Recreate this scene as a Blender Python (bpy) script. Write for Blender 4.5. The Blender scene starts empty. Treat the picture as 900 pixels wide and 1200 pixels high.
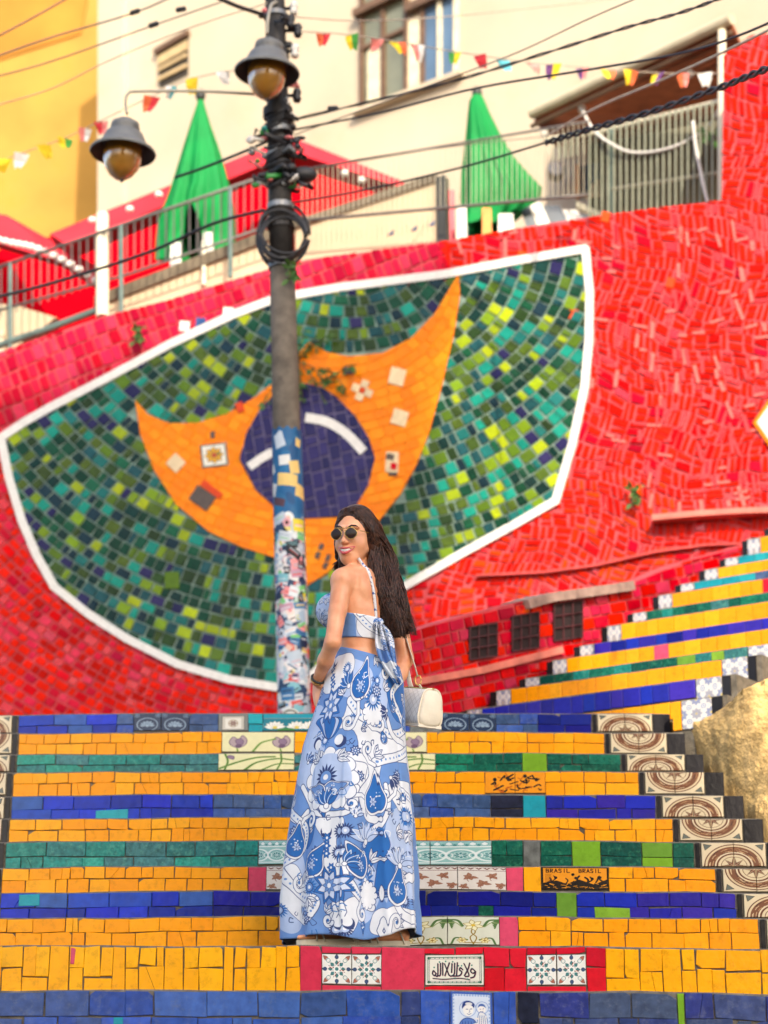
import bpy, bmesh, math, random
import numpy as np
from mathutils import Vector, Matrix, noise
from mathutils.geometry import tessellate_polygon
random.seed(7); np.random.seed(7)
SC = bpy.context.scene
COL = SC.collection

# ------------------------------------------------------------------ camera
F, TH = 2567.0, math.radians(16.7)          # focal length in photo pixels (900 x 1200), upward tilt
CT, ST = math.cos(TH), math.sin(TH)
cam = bpy.data.cameras.new('camera'); cam_o = bpy.data.objects.new('camera', cam); COL.objects.link(cam_o)
cam_o.location = (0, 0, 0); cam_o.rotation_euler = (math.pi/2 + TH, 0, 0)
cam.sensor_fit = 'VERTICAL'; cam.sensor_height = 36; cam.sensor_width = 27; cam.lens = 36*F/1200
cam.clip_start = 0.05; cam.clip_end = 500
cam.dof.use_dof = True; cam.dof.focus_distance = 8.45; cam.dof.aperture_fstop = 2.4; cam.dof.aperture_blades = 0
SC.camera = cam_o

# ------------------------------------------------------------------ daylight
SUN_EL, SUN_AZ = math.radians(33), math.radians(168)   # azimuth from +Y clockwise: behind the camera, a little to its right
sun_dir = Vector((math.sin(SUN_AZ)*math.cos(SUN_EL), math.cos(SUN_AZ)*math.cos(SUN_EL), math.sin(SUN_EL)))
W = bpy.data.worlds.new('World'); SC.world = W; W.use_nodes = True
nt = W.node_tree; nt.nodes.clear()
sk = nt.nodes.new('ShaderNodeTexSky'); sk.sky_type = 'NISHITA'; sk.sun_disc = False
sk.sun_elevation = SUN_EL; sk.sun_rotation = SUN_AZ; sk.air_density = 1.0; sk.dust_density = 3.0; sk.ozone_density = 0.6
bg = nt.nodes.new('ShaderNodeBackground'); bg.inputs[1].default_value = 0.15
wo = nt.nodes.new('ShaderNodeOutputWorld'); nt.links.new(sk.outputs[0], bg.inputs[0]); nt.links.new(bg.outputs[0], wo.inputs[0])
sl = bpy.data.lights.new('sun', 'SUN'); sl.energy = 2.0; sl.angle = math.radians(0.5); sl.color = (1, 0.90, 0.72)
so = bpy.data.objects.new('sun', sl); COL.objects.link(so); so.rotation_euler = sun_dir.to_track_quat('Z', 'Y').to_euler()
SC.view_settings.view_transform = 'Standard'; SC.view_settings.look = 'None'
SC.view_settings.exposure = 1.45; SC.view_settings.gamma = 1.0
SC.cycles.max_bounces = 6; SC.cycles.diffuse_bounces = 4; SC.cycles.glossy_bounces = 3; SC.cycles.transmission_bounces = 4
SC.cycles.caustics_reflective = False; SC.cycles.caustics_refractive = False
SC.cycles.use_denoising = True

# ------------------------------------------------------------------ geometry helpers
def ray(px, py):
    dx, dy = (px-450)/F, (600-py)/F
    k = 1/(CT - dy*ST)
    return dx*k, (ST + dy*CT)*k            # X/Y and Z/Y
def at(px, py, Y):
    a, c = ray(px, py); return Vector((a*Y, Y, c*Y))
def pix(p):
    q = Vector((p[0], p[1]*CT + p[2]*ST, -p[1]*ST + p[2]*CT)); return 450 + F*q.x/q.y, 600 - F*q.z/q.y
class Surf:
    """A vertical wall Y = y0 + m X; P(px, py) is the point of it seen at that place, off metres in front."""
    def __init__(s, y0, m):
        s.y0, s.m = y0, m
        s.n = Vector((m, -1, 0)).normalized(); s.n = s.n if s.n.y < 0 else -s.n
        s.u = Vector((1, m, 0)).normalized()
    def P(s, px, py, off=0.0):
        a, c = ray(px, py); Y = s.y0/(1 - s.m*a); return Vector((a*Y, Y, c*Y)) + s.n*off
    def at(s, X, Z, off=0.0): return Vector((X, s.y0 + s.m*X, Z)) + s.n*off
ORG = {}
def org(o): return ORG.get(o.name, Vector((0, 0, 0))) if o else Vector((0, 0, 0))
def tag(o, label=None, cat=None, group=None, kind=None):
    if label: o['label'] = label
    if cat: o['category'] = cat
    if group: o['group'] = group
    if kind: o['kind'] = kind
    return o
def thing(name, label, cat, loc=(0, 0, 0), group=None, kind=None):
    o = bpy.data.objects.new(name, None); COL.objects.link(o); o.empty_display_size = 0.1
    o.location = loc; ORG[o.name] = Vector(loc)
    return tag(o, label, cat, group, kind)
def link(name, verts, faces, mats, parent=None, midx=None, smooth=False, uvs=None, centre=True):
    """World-space verts -> one mesh object whose origin is its middle."""
    V = np.asarray([tuple(v) for v in verts], dtype=np.float64).reshape(-1, 3)
    c = (V.min(0)+V.max(0))/2 if centre else np.zeros(3)
    me = bpy.data.meshes.new(name); me.from_pydata((V-c).tolist(), [], faces)
    if not isinstance(mats, (list, tuple)): mats = [mats]
    for m in mats: me.materials.append(m)
    if midx is not None: me.polygons.foreach_set('material_index', np.asarray(midx, dtype=np.int32))
    if smooth: me.polygons.foreach_set('use_smooth', np.ones(len(me.polygons), dtype=bool))
    if uvs is not None:                    # one uv for each vertex
        ul = me.uv_layers.new(name='UVMap'); li = np.zeros(len(me.loops), dtype=np.int32); me.loops.foreach_get('vertex_index', li)
        ul.data.foreach_set('uv', np.asarray(uvs, dtype=np.float32)[li].ravel())
    me.update()
    o = bpy.data.objects.new(name, me); COL.objects.link(o)
    c = Vector(c); o.location = c - org(parent); o.parent = parent; ORG[o.name] = c
    return o
class MB:
    def __init__(s): s.v, s.f, s.m, s.uv = [], [], [], []
    def add(s, verts, faces, mi=0, uvs=None):
        b = len(s.v); s.v += [tuple(p) for p in verts]; s.f += [tuple(i+b for i in f) for f in faces]; s.m += [mi]*len(faces)
        s.uv += list(uvs) if uvs is not None else [(0.5, 0.5)]*len(verts); return s
    def box(s, c, size, rot=None, mi=0):
        sx, sy, sz = (d/2 for d in size); R = rot or Matrix.Identity(3); c = Vector(c)
        P = [c + R @ Vector((x*sx, y*sy, z*sz)) for x in (-1, 1) for y in (-1, 1) for z in (-1, 1)]
        return s.add(P, [(0, 1, 3, 2), (4, 6, 7, 5), (0, 4, 5, 1), (2, 3, 7, 6), (0, 2, 6, 4), (1, 5, 7, 3)], mi)
    def hexa(s, q, d, mi=0):
        """A quad q pushed along d into a slab."""
        P = [Vector(p) for p in q] + [Vector(p)+d for p in q]; n = len(q)
        return s.add(P, [tuple(range(n)), tuple(range(2*n-1, n-1, -1))] + [(i, i+n, (i+1) % n+n, (i+1) % n) for i in range(n)], mi)
    def tube(s, pts, r, n=8, mi=0, cap=True, flat=1.0):
        pts = [Vector(p) for p in pts]; m = len(pts); rr = r if isinstance(r, (list, tuple, np.ndarray)) else [r]*m
        t0 = (pts[1]-pts[0]).normalized(); up = Vector((0, 0, 1)) if abs(t0.z) < 0.9 else Vector((1, 0, 0))
        u = t0.cross(up).normalized(); V = []
        for i in range(m):
            t = (pts[min(i+1, m-1)]-pts[max(i-1, 0)]).normalized(); u = (u - t*u.dot(t)).normalized(); w = t.cross(u)
            for k in range(n):
                a = 2*math.pi*k/n; V.append(pts[i] + u*(rr[i]*math.cos(a)) + w*(rr[i]*flat*math.sin(a)))
        Fc = [(i*n+k, i*n+(k+1) % n, (i+1)*n+(k+1) % n, (i+1)*n+k) for i in range(m-1) for k in range(n)]
        if cap: Fc += [tuple(range(n-1, -1, -1)), tuple((m-1)*n+k for k in range(n))]
        return s.add(V, Fc, mi)
    def lathe(s, c, prof, n=24, mi=0, axis=None):
        """prof: (radius, height) pairs turned about a vertical axis through c."""
        c = Vector(c); R = axis or Matrix.Identity(3); V = []
        for r, z in prof:
            for k in range(n):
                a = 2*math.pi*k/n; V.append(c + R @ Vector((r*math.cos(a), r*math.sin(a), z)))
        m = len(prof)
        return s.add(V, [(i*n+k, i*n+(k+1) % n, (i+1)*n+(k+1) % n, (i+1)*n+k) for i in range(m-1) for k in range(n)], mi)
    def ellip(s, c, r, rot=None, n=16, m=10, mi=0):
        c = Vector(c); R = rot or Matrix.Identity(3); V = []
        for i in range(m+1):
            p = math.pi*i/m
            for k in range(n):
                a = 2*math.pi*k/n
                V.append(c + R @ Vector((r[0]*math.sin(p)*math.cos(a), r[1]*math.sin(p)*math.sin(a), r[2]*math.cos(p))))
        return s.add(V, [(i*n+k, (i+1)*n+k, (i+1)*n+(k+1) % n, i*n+(k+1) % n) for i in range(m) for k in range(n)], mi)
    def build(s, name, mats, parent=None, smooth=False, uv=False):
        return link(name, s.v, s.f, mats, parent, s.m, smooth, s.uv if uv else None)
def spline(pts, n):
    """Catmull-Rom through the points, n samples."""
    P = np.asarray([tuple(p) for p in pts], float); P = np.vstack([2*P[0]-P[1], P, 2*P[-1]-P[-2]]); k = len(P)-3
    t = np.linspace(0, k-1e-9, n); i = t.astype(int); u = (t-i)[:, None]; a, b, c, d = P[i], P[i+1], P[i+2], P[i+3]
    return 0.5*((2*b)+(c-a)*u+(2*a-5*b+4*c-d)*u*u+(3*b-a-3*c+d)*u**3)
def tile_geo(front, nrm, thick, bev, uvs=None):
    """A glazed piece: front outline with a small worn bevel and its sides; cheap (4 corners: 18 triangles)."""
    front = [Vector(p) for p in front]; n = len(front); c = sum(front, Vector())/n
    back = [p - nrm*thick for p in front]; rim = [p - nrm*bev for p in front]
    inn = []
    for p in front:
        d = c-p; L = d.length; inn.append(p + d*(min(bev*1.5, L*0.3)/max(L, 1e-6)))
    V = back+rim+inn
    Fc = [tuple(2*n+i for i in range(n))]
    for i in range(n):
        j = (i+1) % n; Fc += [(n+i, n+j, 2*n+j, 2*n+i), (i, j, n+j, n+i)]
    return V, Fc, (list(uvs)*3 if uvs else None)
def ngon(name, pts, nrm, thick, mat, parent, uvs=None):
    """A flat plate with any outline."""
    n = len(pts); V = [Vector(p) for p in pts] + [Vector(p)-nrm*thick for p in pts]
    Fc = [tuple(t) for t in tessellate_polygon([[Vector(p) for p in pts]])]
    Fc = [f if (V[f[1]]-V[f[0]]).cross(V[f[2]]-V[f[0]]).dot(nrm) > 0 else f[::-1] for f in Fc]
    Fc += [(i, i+n, (i+1) % n+n, (i+1) % n) for i in range(n)]
    return link(name, V, Fc, mat, parent)
def clip(subj, conv):
    """Sutherland-Hodgman: any outline cut to a convex one."""
    A = sum(conv[i][0]*conv[(i+1) % len(conv)][1]-conv[(i+1) % len(conv)][0]*conv[i][1] for i in range(len(conv)))
    if A < 0: conv = conv[::-1]
    out = list(subj)
    for i in range(len(conv)):
        (ax, ay), (bx, by) = conv[i], conv[(i+1) % len(conv)]; src, out = out, []
        if not src: return []
        f = lambda p: (bx-ax)*(p[1]-ay)-(by-ay)*(p[0]-ax)
        for j in range(len(src)):
            p, q = src[j-1], src[j]; fp, fq = f(p), f(q)
            if fq >= 0:
                if fp < 0: t = fp/(fp-fq); out.append((p[0]+(q[0]-p[0])*t, p[1]+(q[1]-p[1])*t))
                out.append(q)
            elif fp >= 0: t = fp/(fp-fq); out.append((p[0]+(q[0]-p[0])*t, p[1]+(q[1]-p[1])*t))
    return out
def area(p): return abs(sum(p[i-1][0]*p[i][1]-p[i][0]*p[i-1][1] for i in range(len(p))))/2 if len(p) > 2 else 0
def inside(p, poly):
    x, y = p; r = False
    for i in range(len(poly)):
        (x1, y1), (x2, y2) = poly[i-1], poly[i]
        if (y1 > y) != (y2 > y) and x < (x2-x1)*(y-y1)/(y2-y1)+x1: r = not r
    return r
def lerp_tab(tab, x):
    xs, ys = zip(*sorted(tab)); return float(np.interp(x, xs, ys))

# ------------------------------------------------------------------ materials
def lin(v): v /= 255.0; return v/12.92 if v <= 0.04045 else ((v+0.055)/1.055)**2.4
def C(r, g, b, k=0.8): return (lin(r)*k, lin(g)*k, lin(b)*k)
def mk(name):
    m = bpy.data.materials.new(name); m.use_nodes = True; t = m.node_tree; p = t.nodes['Principled BSDF']; return m, t, p
def nd(t, kind, **kw):
    n = t.nodes.new(kind)
    for k, v in kw.items(): setattr(n, k, v)
    return n
def mat(name, rgb, rough=0.6, var=0.25, scale=8.0, spec=0.5, bump=0.0, bscale=60.0, rnd=0.0, dirt=None, dirt_amt=0.0, metal=0.0, coat=0.0, dscale=5.0):
    """Colour with cloudy variation, optional change from piece to piece, stains and fine relief."""
    m, t, p = mk(name); L = t.links.new
    tc = nd(t, 'ShaderNodeTexCoord'); geo = nd(t, 'ShaderNodeNewGeometry')
    pos = geo.outputs['Position']
    nz = nd(t, 'ShaderNodeTexNoise'); nz.inputs['Scale'].default_value = scale; nz.inputs['Detail'].default_value = 5; L(pos, nz.inputs['Vector'])
    mr = nd(t, 'ShaderNodeMapRange'); mr.inputs[1].default_value = 0.3; mr.inputs[2].default_value = 0.7
    mr.inputs[3].default_value = 1-var; mr.inputs[4].default_value = 1+var; L(nz.outputs[0], mr.inputs[0])
    hsv = nd(t, 'ShaderNodeHueSaturation'); hsv.inputs['Color'].default_value = (*rgb, 1); L(mr.outputs[0], hsv.inputs['Value'])
    if rnd:
        oi = nd(t, 'ShaderNodeObjectInfo'); r2 = nd(t, 'ShaderNodeMapRange'); r2.inputs[3].default_value = 1-rnd; r2.inputs[4].default_value = 1+rnd*0.6
        L(oi.outputs['Random'], r2.inputs[0]); mu = nd(t, 'ShaderNodeMath', operation='MULTIPLY'); L(mr.outputs[0], mu.inputs[0]); L(r2.outputs[0], mu.inputs[1]); L(mu.outputs[0], hsv.inputs['Value'])
        r3 = nd(t, 'ShaderNodeMapRange'); r3.inputs[3].default_value = 0.5-rnd*0.02; r3.inputs[4].default_value = 0.5+rnd*0.02; L(oi.outputs['Random'], r3.inputs[0]); L(r3.outputs[0], hsv.inputs['Hue'])
    col = hsv.outputs[0]
    if dirt:
        n2 = nd(t, 'ShaderNodeTexNoise'); n2.inputs['Scale'].default_value = dscale; n2.inputs['Detail'].default_value = 8; n2.inputs['Roughness'].default_value = 0.7; L(pos, n2.inputs['Vector'])
        cr = nd(t, 'ShaderNodeMapRange'); cr.inputs[1].default_value = 0.52; cr.inputs[2].default_value = 0.72; cr.inputs[4].default_value = dirt_amt; L(n2.outputs[0], cr.inputs[0])
        mx = nd(t, 'ShaderNodeMix', data_type='RGBA'); L(cr.outputs[0], mx.inputs[0]); L(col, mx.inputs[6]); mx.inputs[7].default_value = (*dirt, 1); col = mx.outputs[2]
    L(col, p.inputs['Base Color'])
    p.inputs['Roughness'].default_value = rough; p.inputs['Metallic'].default_value = metal
    p.inputs['Specular IOR Level'].default_value = spec; p.inputs['Coat Weight'].default_value = coat
    if bump:
        n3 = nd(t, 'ShaderNodeTexNoise'); n3.inputs['Scale'].default_value = bscale; n3.inputs['Detail'].default_value = 4; L(pos, n3.inputs['Vector'])
        b = nd(t, 'ShaderNodeBump'); b.inputs['Strength'].default_value = bump; b.inputs['Distance'].default_value = 0.01; L(n3.outputs[0], b.inputs['Height']); L(b.outputs[0], p.inputs['Normal'])
    return m
def glaze(name, rgb, rnd=0.12, var=0.10, rough=0.22, dirt=None, amt=0.35, scale=25.0, bump=0.12, spec=0.16):
    return mat(name, rgb, rough, var, scale, spec, bump, 45.0, rnd, dirt or tuple(c*0.35 for c in rgb), amt, dscale=38.0)

# ------------------------------------------------------------------ drawing flat prints in memory (tiles, cloth, stickers)
class Cv:
    def __init__(s, w, h, bg): s.w, s.h = w, h; s.a = np.empty((h, w, 3), np.float32); s.a[:] = np.array(bg)/255.0
    def _box(s, x0, y0, x1, y1):
        x0, y0, x1, y1 = max(int(x0)-2, 0), max(int(y0)-2, 0), min(int(x1)+3, s.w), min(int(y1)+3, s.h)
        if x1 <= x0 or y1 <= y0: return None
        Y, X = np.mgrid[y0:y1, x0:x1]; return (slice(y0, y1), slice(x0, x1)), X+0.5, Y+0.5
    def _mix(s, sl_, d, col, op=1.0):
        al = np.clip(0.5-d, 0, 1)[..., None]*op; s.a[sl_] = s.a[sl_]*(1-al)+(np.array(col, np.float32)/255.0)*al
    def ell(s, x, y, rx, ry, ang, col, op=1.0):
        r = max(rx, ry); b = s._box(x-r, y-r, x+r, y+r)
        if b is None: return
        sl_, X, Y = b; c, q = math.cos(ang), math.sin(ang); u = ((X-x)*c+(Y-y)*q)/rx; v = (-(X-x)*q+(Y-y)*c)/ry
        s._mix(sl_, (np.hypot(u, v)-1)*min(rx, ry), col, op)
    def disc(s, x, y, r, col, op=1.0): s.ell(x, y, r, r, 0, col, op)
    def ring(s, x, y, r, w, col, op=1.0):
        b = s._box(x-r-w, y-r-w, x+r+w, y+r+w)
        if b is None: return
        sl_, X, Y = b; s._mix(sl_, np.abs(np.hypot(X-x, Y-y)-r)-w/2, col, op)
    def _seg(s, pts, X, Y, closed):
        d = np.full(X.shape, 1e9, np.float32); m = len(pts)
        for i in range(m if closed else m-1):
            (ax, ay), (bx, by) = pts[i], pts[(i+1) % m]; ex, ey = bx-ax, by-ay
            t = np.clip(((X-ax)*ex+(Y-ay)*ey)/(ex*ex+ey*ey+1e-9), 0, 1); d = np.minimum(d, np.hypot(X-ax-t*ex, Y-ay-t*ey))
        return d
    def line(s, pts, w, col, closed=False, op=1.0):
        P = np.asarray(pts, float); b = s._box(P[:, 0].min()-w, P[:, 1].min()-w, P[:, 0].max()+w, P[:, 1].max()+w)
        if b is None: return
        s._mix(b[0], s._seg(pts, b[1], b[2], closed)-w/2, col, op)
    def poly(s, pts, col, edge=None, ew=0, op=1.0):
        P = np.asarray(pts, float); b = s._box(P[:, 0].min(), P[:, 1].min(), P[:, 0].max(), P[:, 1].max())
        if b is None: return
        sl_, X, Y = b; ins = np.zeros(X.shape, bool)
        for i in range(len(pts)):
            (x1, y1), (x2, y2) = pts[i-1], pts[i]
            if y1 != y2: ins ^= ((y1 > Y) != (y2 > Y)) & (X < (x2-x1)*(Y-y1)/(y2-y1)+x1)
        d = s._seg(pts, X, Y, True); s._mix(sl_, np.where(ins, -d, d), col, op)
        if edge: s.line(pts, ew, edge, True)
    def rect(s, x0, y0, x1, y1, col): s.poly([(x0, y0), (x1, y0), (x1, y1), (x0, y1)], col)
    def curve(s, pts, w, col, n=24, op=1.0): s.line([tuple(p) for p in spline([(*p, 0) for p in pts], n)[:, :2]], w, col, op=op)
    def blob(s, pts, col, edge=None, ew=0, n=40):
        P = list(pts); k = len(P); Q = spline([(*P[i % k], 0) for i in range(-2, k+3)], 40*(k+4))[:, :2]
        Q = Q[2*40:-2*40][::max(1, 40*k//n)]; s.poly([tuple(p) for p in Q], col, edge, ew)
    def petal(s, x, y, r0, r1, w, ang, col, edge=None, ew=1.5):
        P = []
        for t in np.linspace(0, 1, 9): P.append((r0+(r1-r0)*t, w*math.sin(math.pi*t**0.8)))
        P += [(a, -b) for a, b in P[-2:0:-1]]; c, q = math.cos(ang), math.sin(ang)
        s.poly([(x+a*c-b*q, y+a*q+b*c) for a, b in P], col, edge, ew)
    def image(s, name):
        im = bpy.data.images.new(name, s.w, s.h); A = np.ones((s.h, s.w, 4), np.float32); A[..., :3] = s.a[::-1]
        im.pixels.foreach_set(A.ravel()); im.update(); im.pack(); return im
def print_mat(name, cv, rough=0.25, k=0.8, bump=0.06, cloth=False):
    m, t, p = mk(name); L = t.links.new
    im = nd(t, 'ShaderNodeTexImage'); im.image = cv.image(name); im.extension = 'REPEAT'
    uv = nd(t, 'ShaderNodeTexCoord'); L(uv.outputs['UV'], im.inputs[0])
    geo = nd(t, 'ShaderNodeNewGeometry'); nz = nd(t, 'ShaderNodeTexNoise'); nz.inputs['Scale'].default_value = 30; L(geo.outputs['Position'], nz.inputs['Vector'])
    mr = nd(t, 'ShaderNodeMapRange'); mr.inputs[3].default_value = k*0.88; mr.inputs[4].default_value = k*1.08; L(nz.outputs[0], mr.inputs[0])
    hs = nd(t, 'ShaderNodeHueSaturation'); L(im.outputs[0], hs.inputs['Color']); L(mr.outputs[0], hs.inputs['Value']); L(hs.outputs[0], p.inputs['Base Color'])
    p.inputs['Roughness'].default_value = rough; p.inputs['Specular IOR Level'].default_value = 0.2 if cloth else 0.3
    if cloth: p.inputs['Sheen Weight'].default_value = 0.15
    if bump:
        n3 = nd(t, 'ShaderNodeTexNoise'); n3.inputs['Scale'].default_value = 14 if cloth else 45; n3.inputs['Detail'].default_value = 4; L(geo.outputs['Position'], n3.inputs['Vector'])
        b = nd(t, 'ShaderNodeBump'); b.inputs['Strength'].default_value = bump; b.inputs['Distance'].default_value = 0.01; L(n3.outputs[0], b.inputs['Height']); L(b.outputs[0], p.inputs['Normal'])
    return m
# ------------------------------------------------------------------ shared surfaces
M_CEM = mat('grey cement grout', C(112, 104, 92), 0.85, 0.35, 30, 0.3, 0.5, 90)
M_CEMD = mat('dark cement', C(90, 86, 80), 0.9, 0.35, 20, 0.3, 0.5, 60)
M_BLACK = glaze('black glaze', C(38, 36, 40), 0.3)
GL = {}
def g(key, rgb, **k):
    GL[key] = [glaze(f'{key} glaze', C(*rgb), **k)]; return GL[key]
def gs(key, *rgbs, **k): GL[key] = [glaze(f'{key} glaze {i}', C(*c), **k) for i, c in enumerate(rgbs)]
gs('yellow', (255, 166, 12), (254, 158, 10), (255, 172, 20), (253, 160, 8), rnd=0.04, var=0.05, dirt=C(120, 70, 10), amt=0.35, rough=0.25)
gs('yellowbig', (255, 180, 10), (255, 174, 8), (254, 172, 10), rnd=0.04, var=0.05, dirt=C(120, 70, 10), amt=0.4, rough=0.25)
gs('blue', (28, 60, 192), (34, 74, 188), (24, 50, 180), (52, 92, 168), (22, 44, 160), rnd=0.2, var=0.2)
gs('slate', (58, 88, 150), (66, 92, 140), (50, 78, 150), (74, 96, 138), (62, 86, 128), rnd=0.2, var=0.3, dirt=C(120, 130, 150), amt=0.5)
gs('bigblue', (52, 86, 172), (58, 92, 180), (48, 78, 162), (68, 102, 172), (58, 84, 140), rnd=0.15, var=0.25, dirt=C(110, 120, 140), amt=0.5)
gs('bigslate', (52, 66, 118), (62, 76, 120), (70, 84, 112), (50, 60, 128), (46, 56, 110), rnd=0.15, var=0.3, dirt=C(120, 125, 140), amt=0.5)
gs('navy', (18, 28, 128), (16, 24, 118), (24, 34, 145), rnd=0.2)
gs('purple', (46, 34, 148), (54, 40, 160), (36, 38, 160), (28, 46, 176), rnd=0.2)
gs('teal', (28, 130, 120), (24, 118, 108), (38, 150, 132), (40, 112, 110), (60, 118, 120), rnd=0.2, var=0.35, scale=70, dirt=C(120, 200, 170), amt=0.4)
gs('turq', (30, 150, 165), (40, 165, 175), rnd=0.1)
gs('deepgreen', (14, 86, 70), (18, 100, 80), (24, 120, 92), (12, 74, 64), rnd=0.2, var=0.35, scale=70, dirt=C(90, 190, 140), amt=0.35)
gs('lime', (118, 165, 40), (130, 172, 50), (105, 150, 50), rnd=0.1)
gs('pink', (226, 78, 110), (220, 70, 100), rnd=0.08)
gs('red', (216, 24, 44), (206, 20, 40), (226, 30, 50), rnd=0.08)
gs('rosered', (222, 60, 84), (214, 52, 78), rnd=0.05)
gs('stone', (110, 112, 108), (120, 118, 108), rnd=0.15, var=0.4)
gs('dark', (40, 46, 44), (36, 40, 60), rnd=0.15, var=0.4)
gs('cream', (236, 226, 200), (228, 218, 190), rnd=0.06)

# ------------------------------------------------------------------ tile prints
def p_circle():
    c = Cv(256, 256, (226, 208, 172)); br = (92, 50, 34)
    for x in (6, 250):
        for y in (6, 250):
            sx, sy = (1 if x < 128 else -1), (1 if y < 128 else -1)
            c.poly([(x, y), (x+34*sx, y+6*sy), (x+20*sx, y+20*sy), (x+6*sx, y+34*sy)], (96, 104, 98), (60, 50, 40), 2)
    c.disc(128, 128, 122, br); c.disc(128, 128, 117, (222, 200, 160)); c.disc(128, 128, 108, (120, 72, 46))
    rs = random.Random(3)
    for i in range(60):
        a = rs.uniform(0, 6.28); r = rs.uniform(76, 106); n = 6
        c.line([(128+r*math.cos(a+j*0.06), 128+r*math.sin(a+j*0.06)+rs.uniform(-2, 2)) for j in range(n)], rs.uniform(1.5, 4), rs.choice([(216, 188, 146), (70, 36, 24), (196, 150, 104)]))
    c.ring(128, 128, 74, 6, (232, 216, 182)); c.ring(128, 128, 66, 4, br); c.disc(128, 128, 63, (224, 206, 168)); c.ring(128, 128, 50, 2.5, br)
    P = []
    for i in range(16):
        a = math.pi*i/8; r = 46 if i % 2 == 0 else 17; P.append((128+r*math.cos(a), 128+r*math.sin(a)))
    c.poly(P, (112, 66, 48), (70, 36, 26), 2)
    for i in range(8): a = math.pi*i/4; c.line([(128, 128), (128+44*math.cos(a), 128+44*math.sin(a))], 2, (210, 180, 140))
    return c
def p_star():
    c = Cv(128, 128, (238, 236, 226)); T, R, N = (70, 130, 130), (176, 104, 84), (64, 84, 120)
    for i in range(4):
        a = math.pi/2*i
        for s_, col in ((0.39, T), (0.78, R), (1.18, T)):
            c.petal(64, 64, 14, 40, 8, a+s_-0.39, col, (60, 70, 80), 1.2)
        c.petal(64, 64, 44, 66, 9, a, N, (60, 70, 80), 1.2); c.petal(64, 64, 50, 86, 10, a+0.785, R, (60, 70, 80), 1.2)
        x, y = 64+54*math.cos(a+0.785), 64+54*math.sin(a+0.785); c.disc(x, y, 12, (238, 236, 226)); c.ring(x, y, 9, 2.4, T)
    for i in range(4):
        a = math.pi/4*i; dx, dy = math.cos(a), math.sin(a)
        for o in (-1, 1): c.line([(64-90*dx-o*11*dy, 64-90*dy+o*11*dx), (64+90*dx-o*11*dy, 64+90*dy+o*11*dx)], 3.2, (246, 244, 236))
    c.disc(64, 64, 9, T); c.ring(64, 64, 9, 2, (240, 240, 230)); return c
def p_arabic():
    c = Cv(256, 128, (236, 232, 214)); K = (40, 48, 62); Gn = (70, 130, 110); Rr = (130, 50, 70)
    c.line([(8, 8), (248, 8), (248, 120), (8, 120)], 3, (50, 90, 80), True); c.line([(15, 15), (241, 15), (241, 113), (15, 113)], 1.6, (90, 70, 90), True)
    for i in range(12): c.disc(20+i*19.6, 11.5, 2.2, Gn); c.disc(20+i*19.6, 116.5, 2.2, Gn)
    for x, y in ((11, 11), (245, 11), (11, 117), (245, 117)): c.disc(x, y, 6, (60, 110, 90))
    for col, o, w in ((Rr, 1.6, 6), (K, 0, 5)):
        q = lambda P: [(x+o, y+o) for x, y in P]
        c.curve(q([(218, 66), (206, 58), (200, 70), (212, 78), (222, 70), (216, 92), (200, 98)]), w, col)      # waw
        c.curve(q([(196, 34), (188, 60), (172, 88)]), w, col); c.curve(q([(170, 36), (182, 60), (192, 88), (176, 92)]), w, col)   # lam-alif
        c.curve(q([(164, 62), (154, 54), (150, 64), (160, 72), (150, 88), (120, 90)]), w, col)                     # ghain
        c.curve(q([(140, 32), (138, 66), (136, 88)]), w, col); c.curve(q([(128, 34), (126, 80), (110, 90), (100, 82)]), w, col)
        c.curve(q([(116, 36), (114, 74)]), w, col); c.curve(q([(104, 32), (94, 60), (84, 88)]), w, col); c.curve(q([(82, 36), (92, 60), (102, 86)]), w, col)
        c.curve(q([(74, 32), (74, 86)]), w, col); c.curve(q([(64, 34), (63, 84), (50, 88)]), w, col); c.curve(q([(52, 36), (51, 88), (38, 86)]), w, col)
        c.curve(q([(40, 74), (32, 66), (28, 80), (38, 88), (44, 78)]), w, col); c.curve(q([(30, 100), (80, 104), (150, 100), (196, 106)]), w*0.7, col)
    for x, y in ((160, 46), (130, 100), (146, 46), (60, 28), (88, 26), (206, 44), (120, 28), (186, 104), (36, 52)): c.disc(x, y, 3.6, Gn)
    return c
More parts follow.
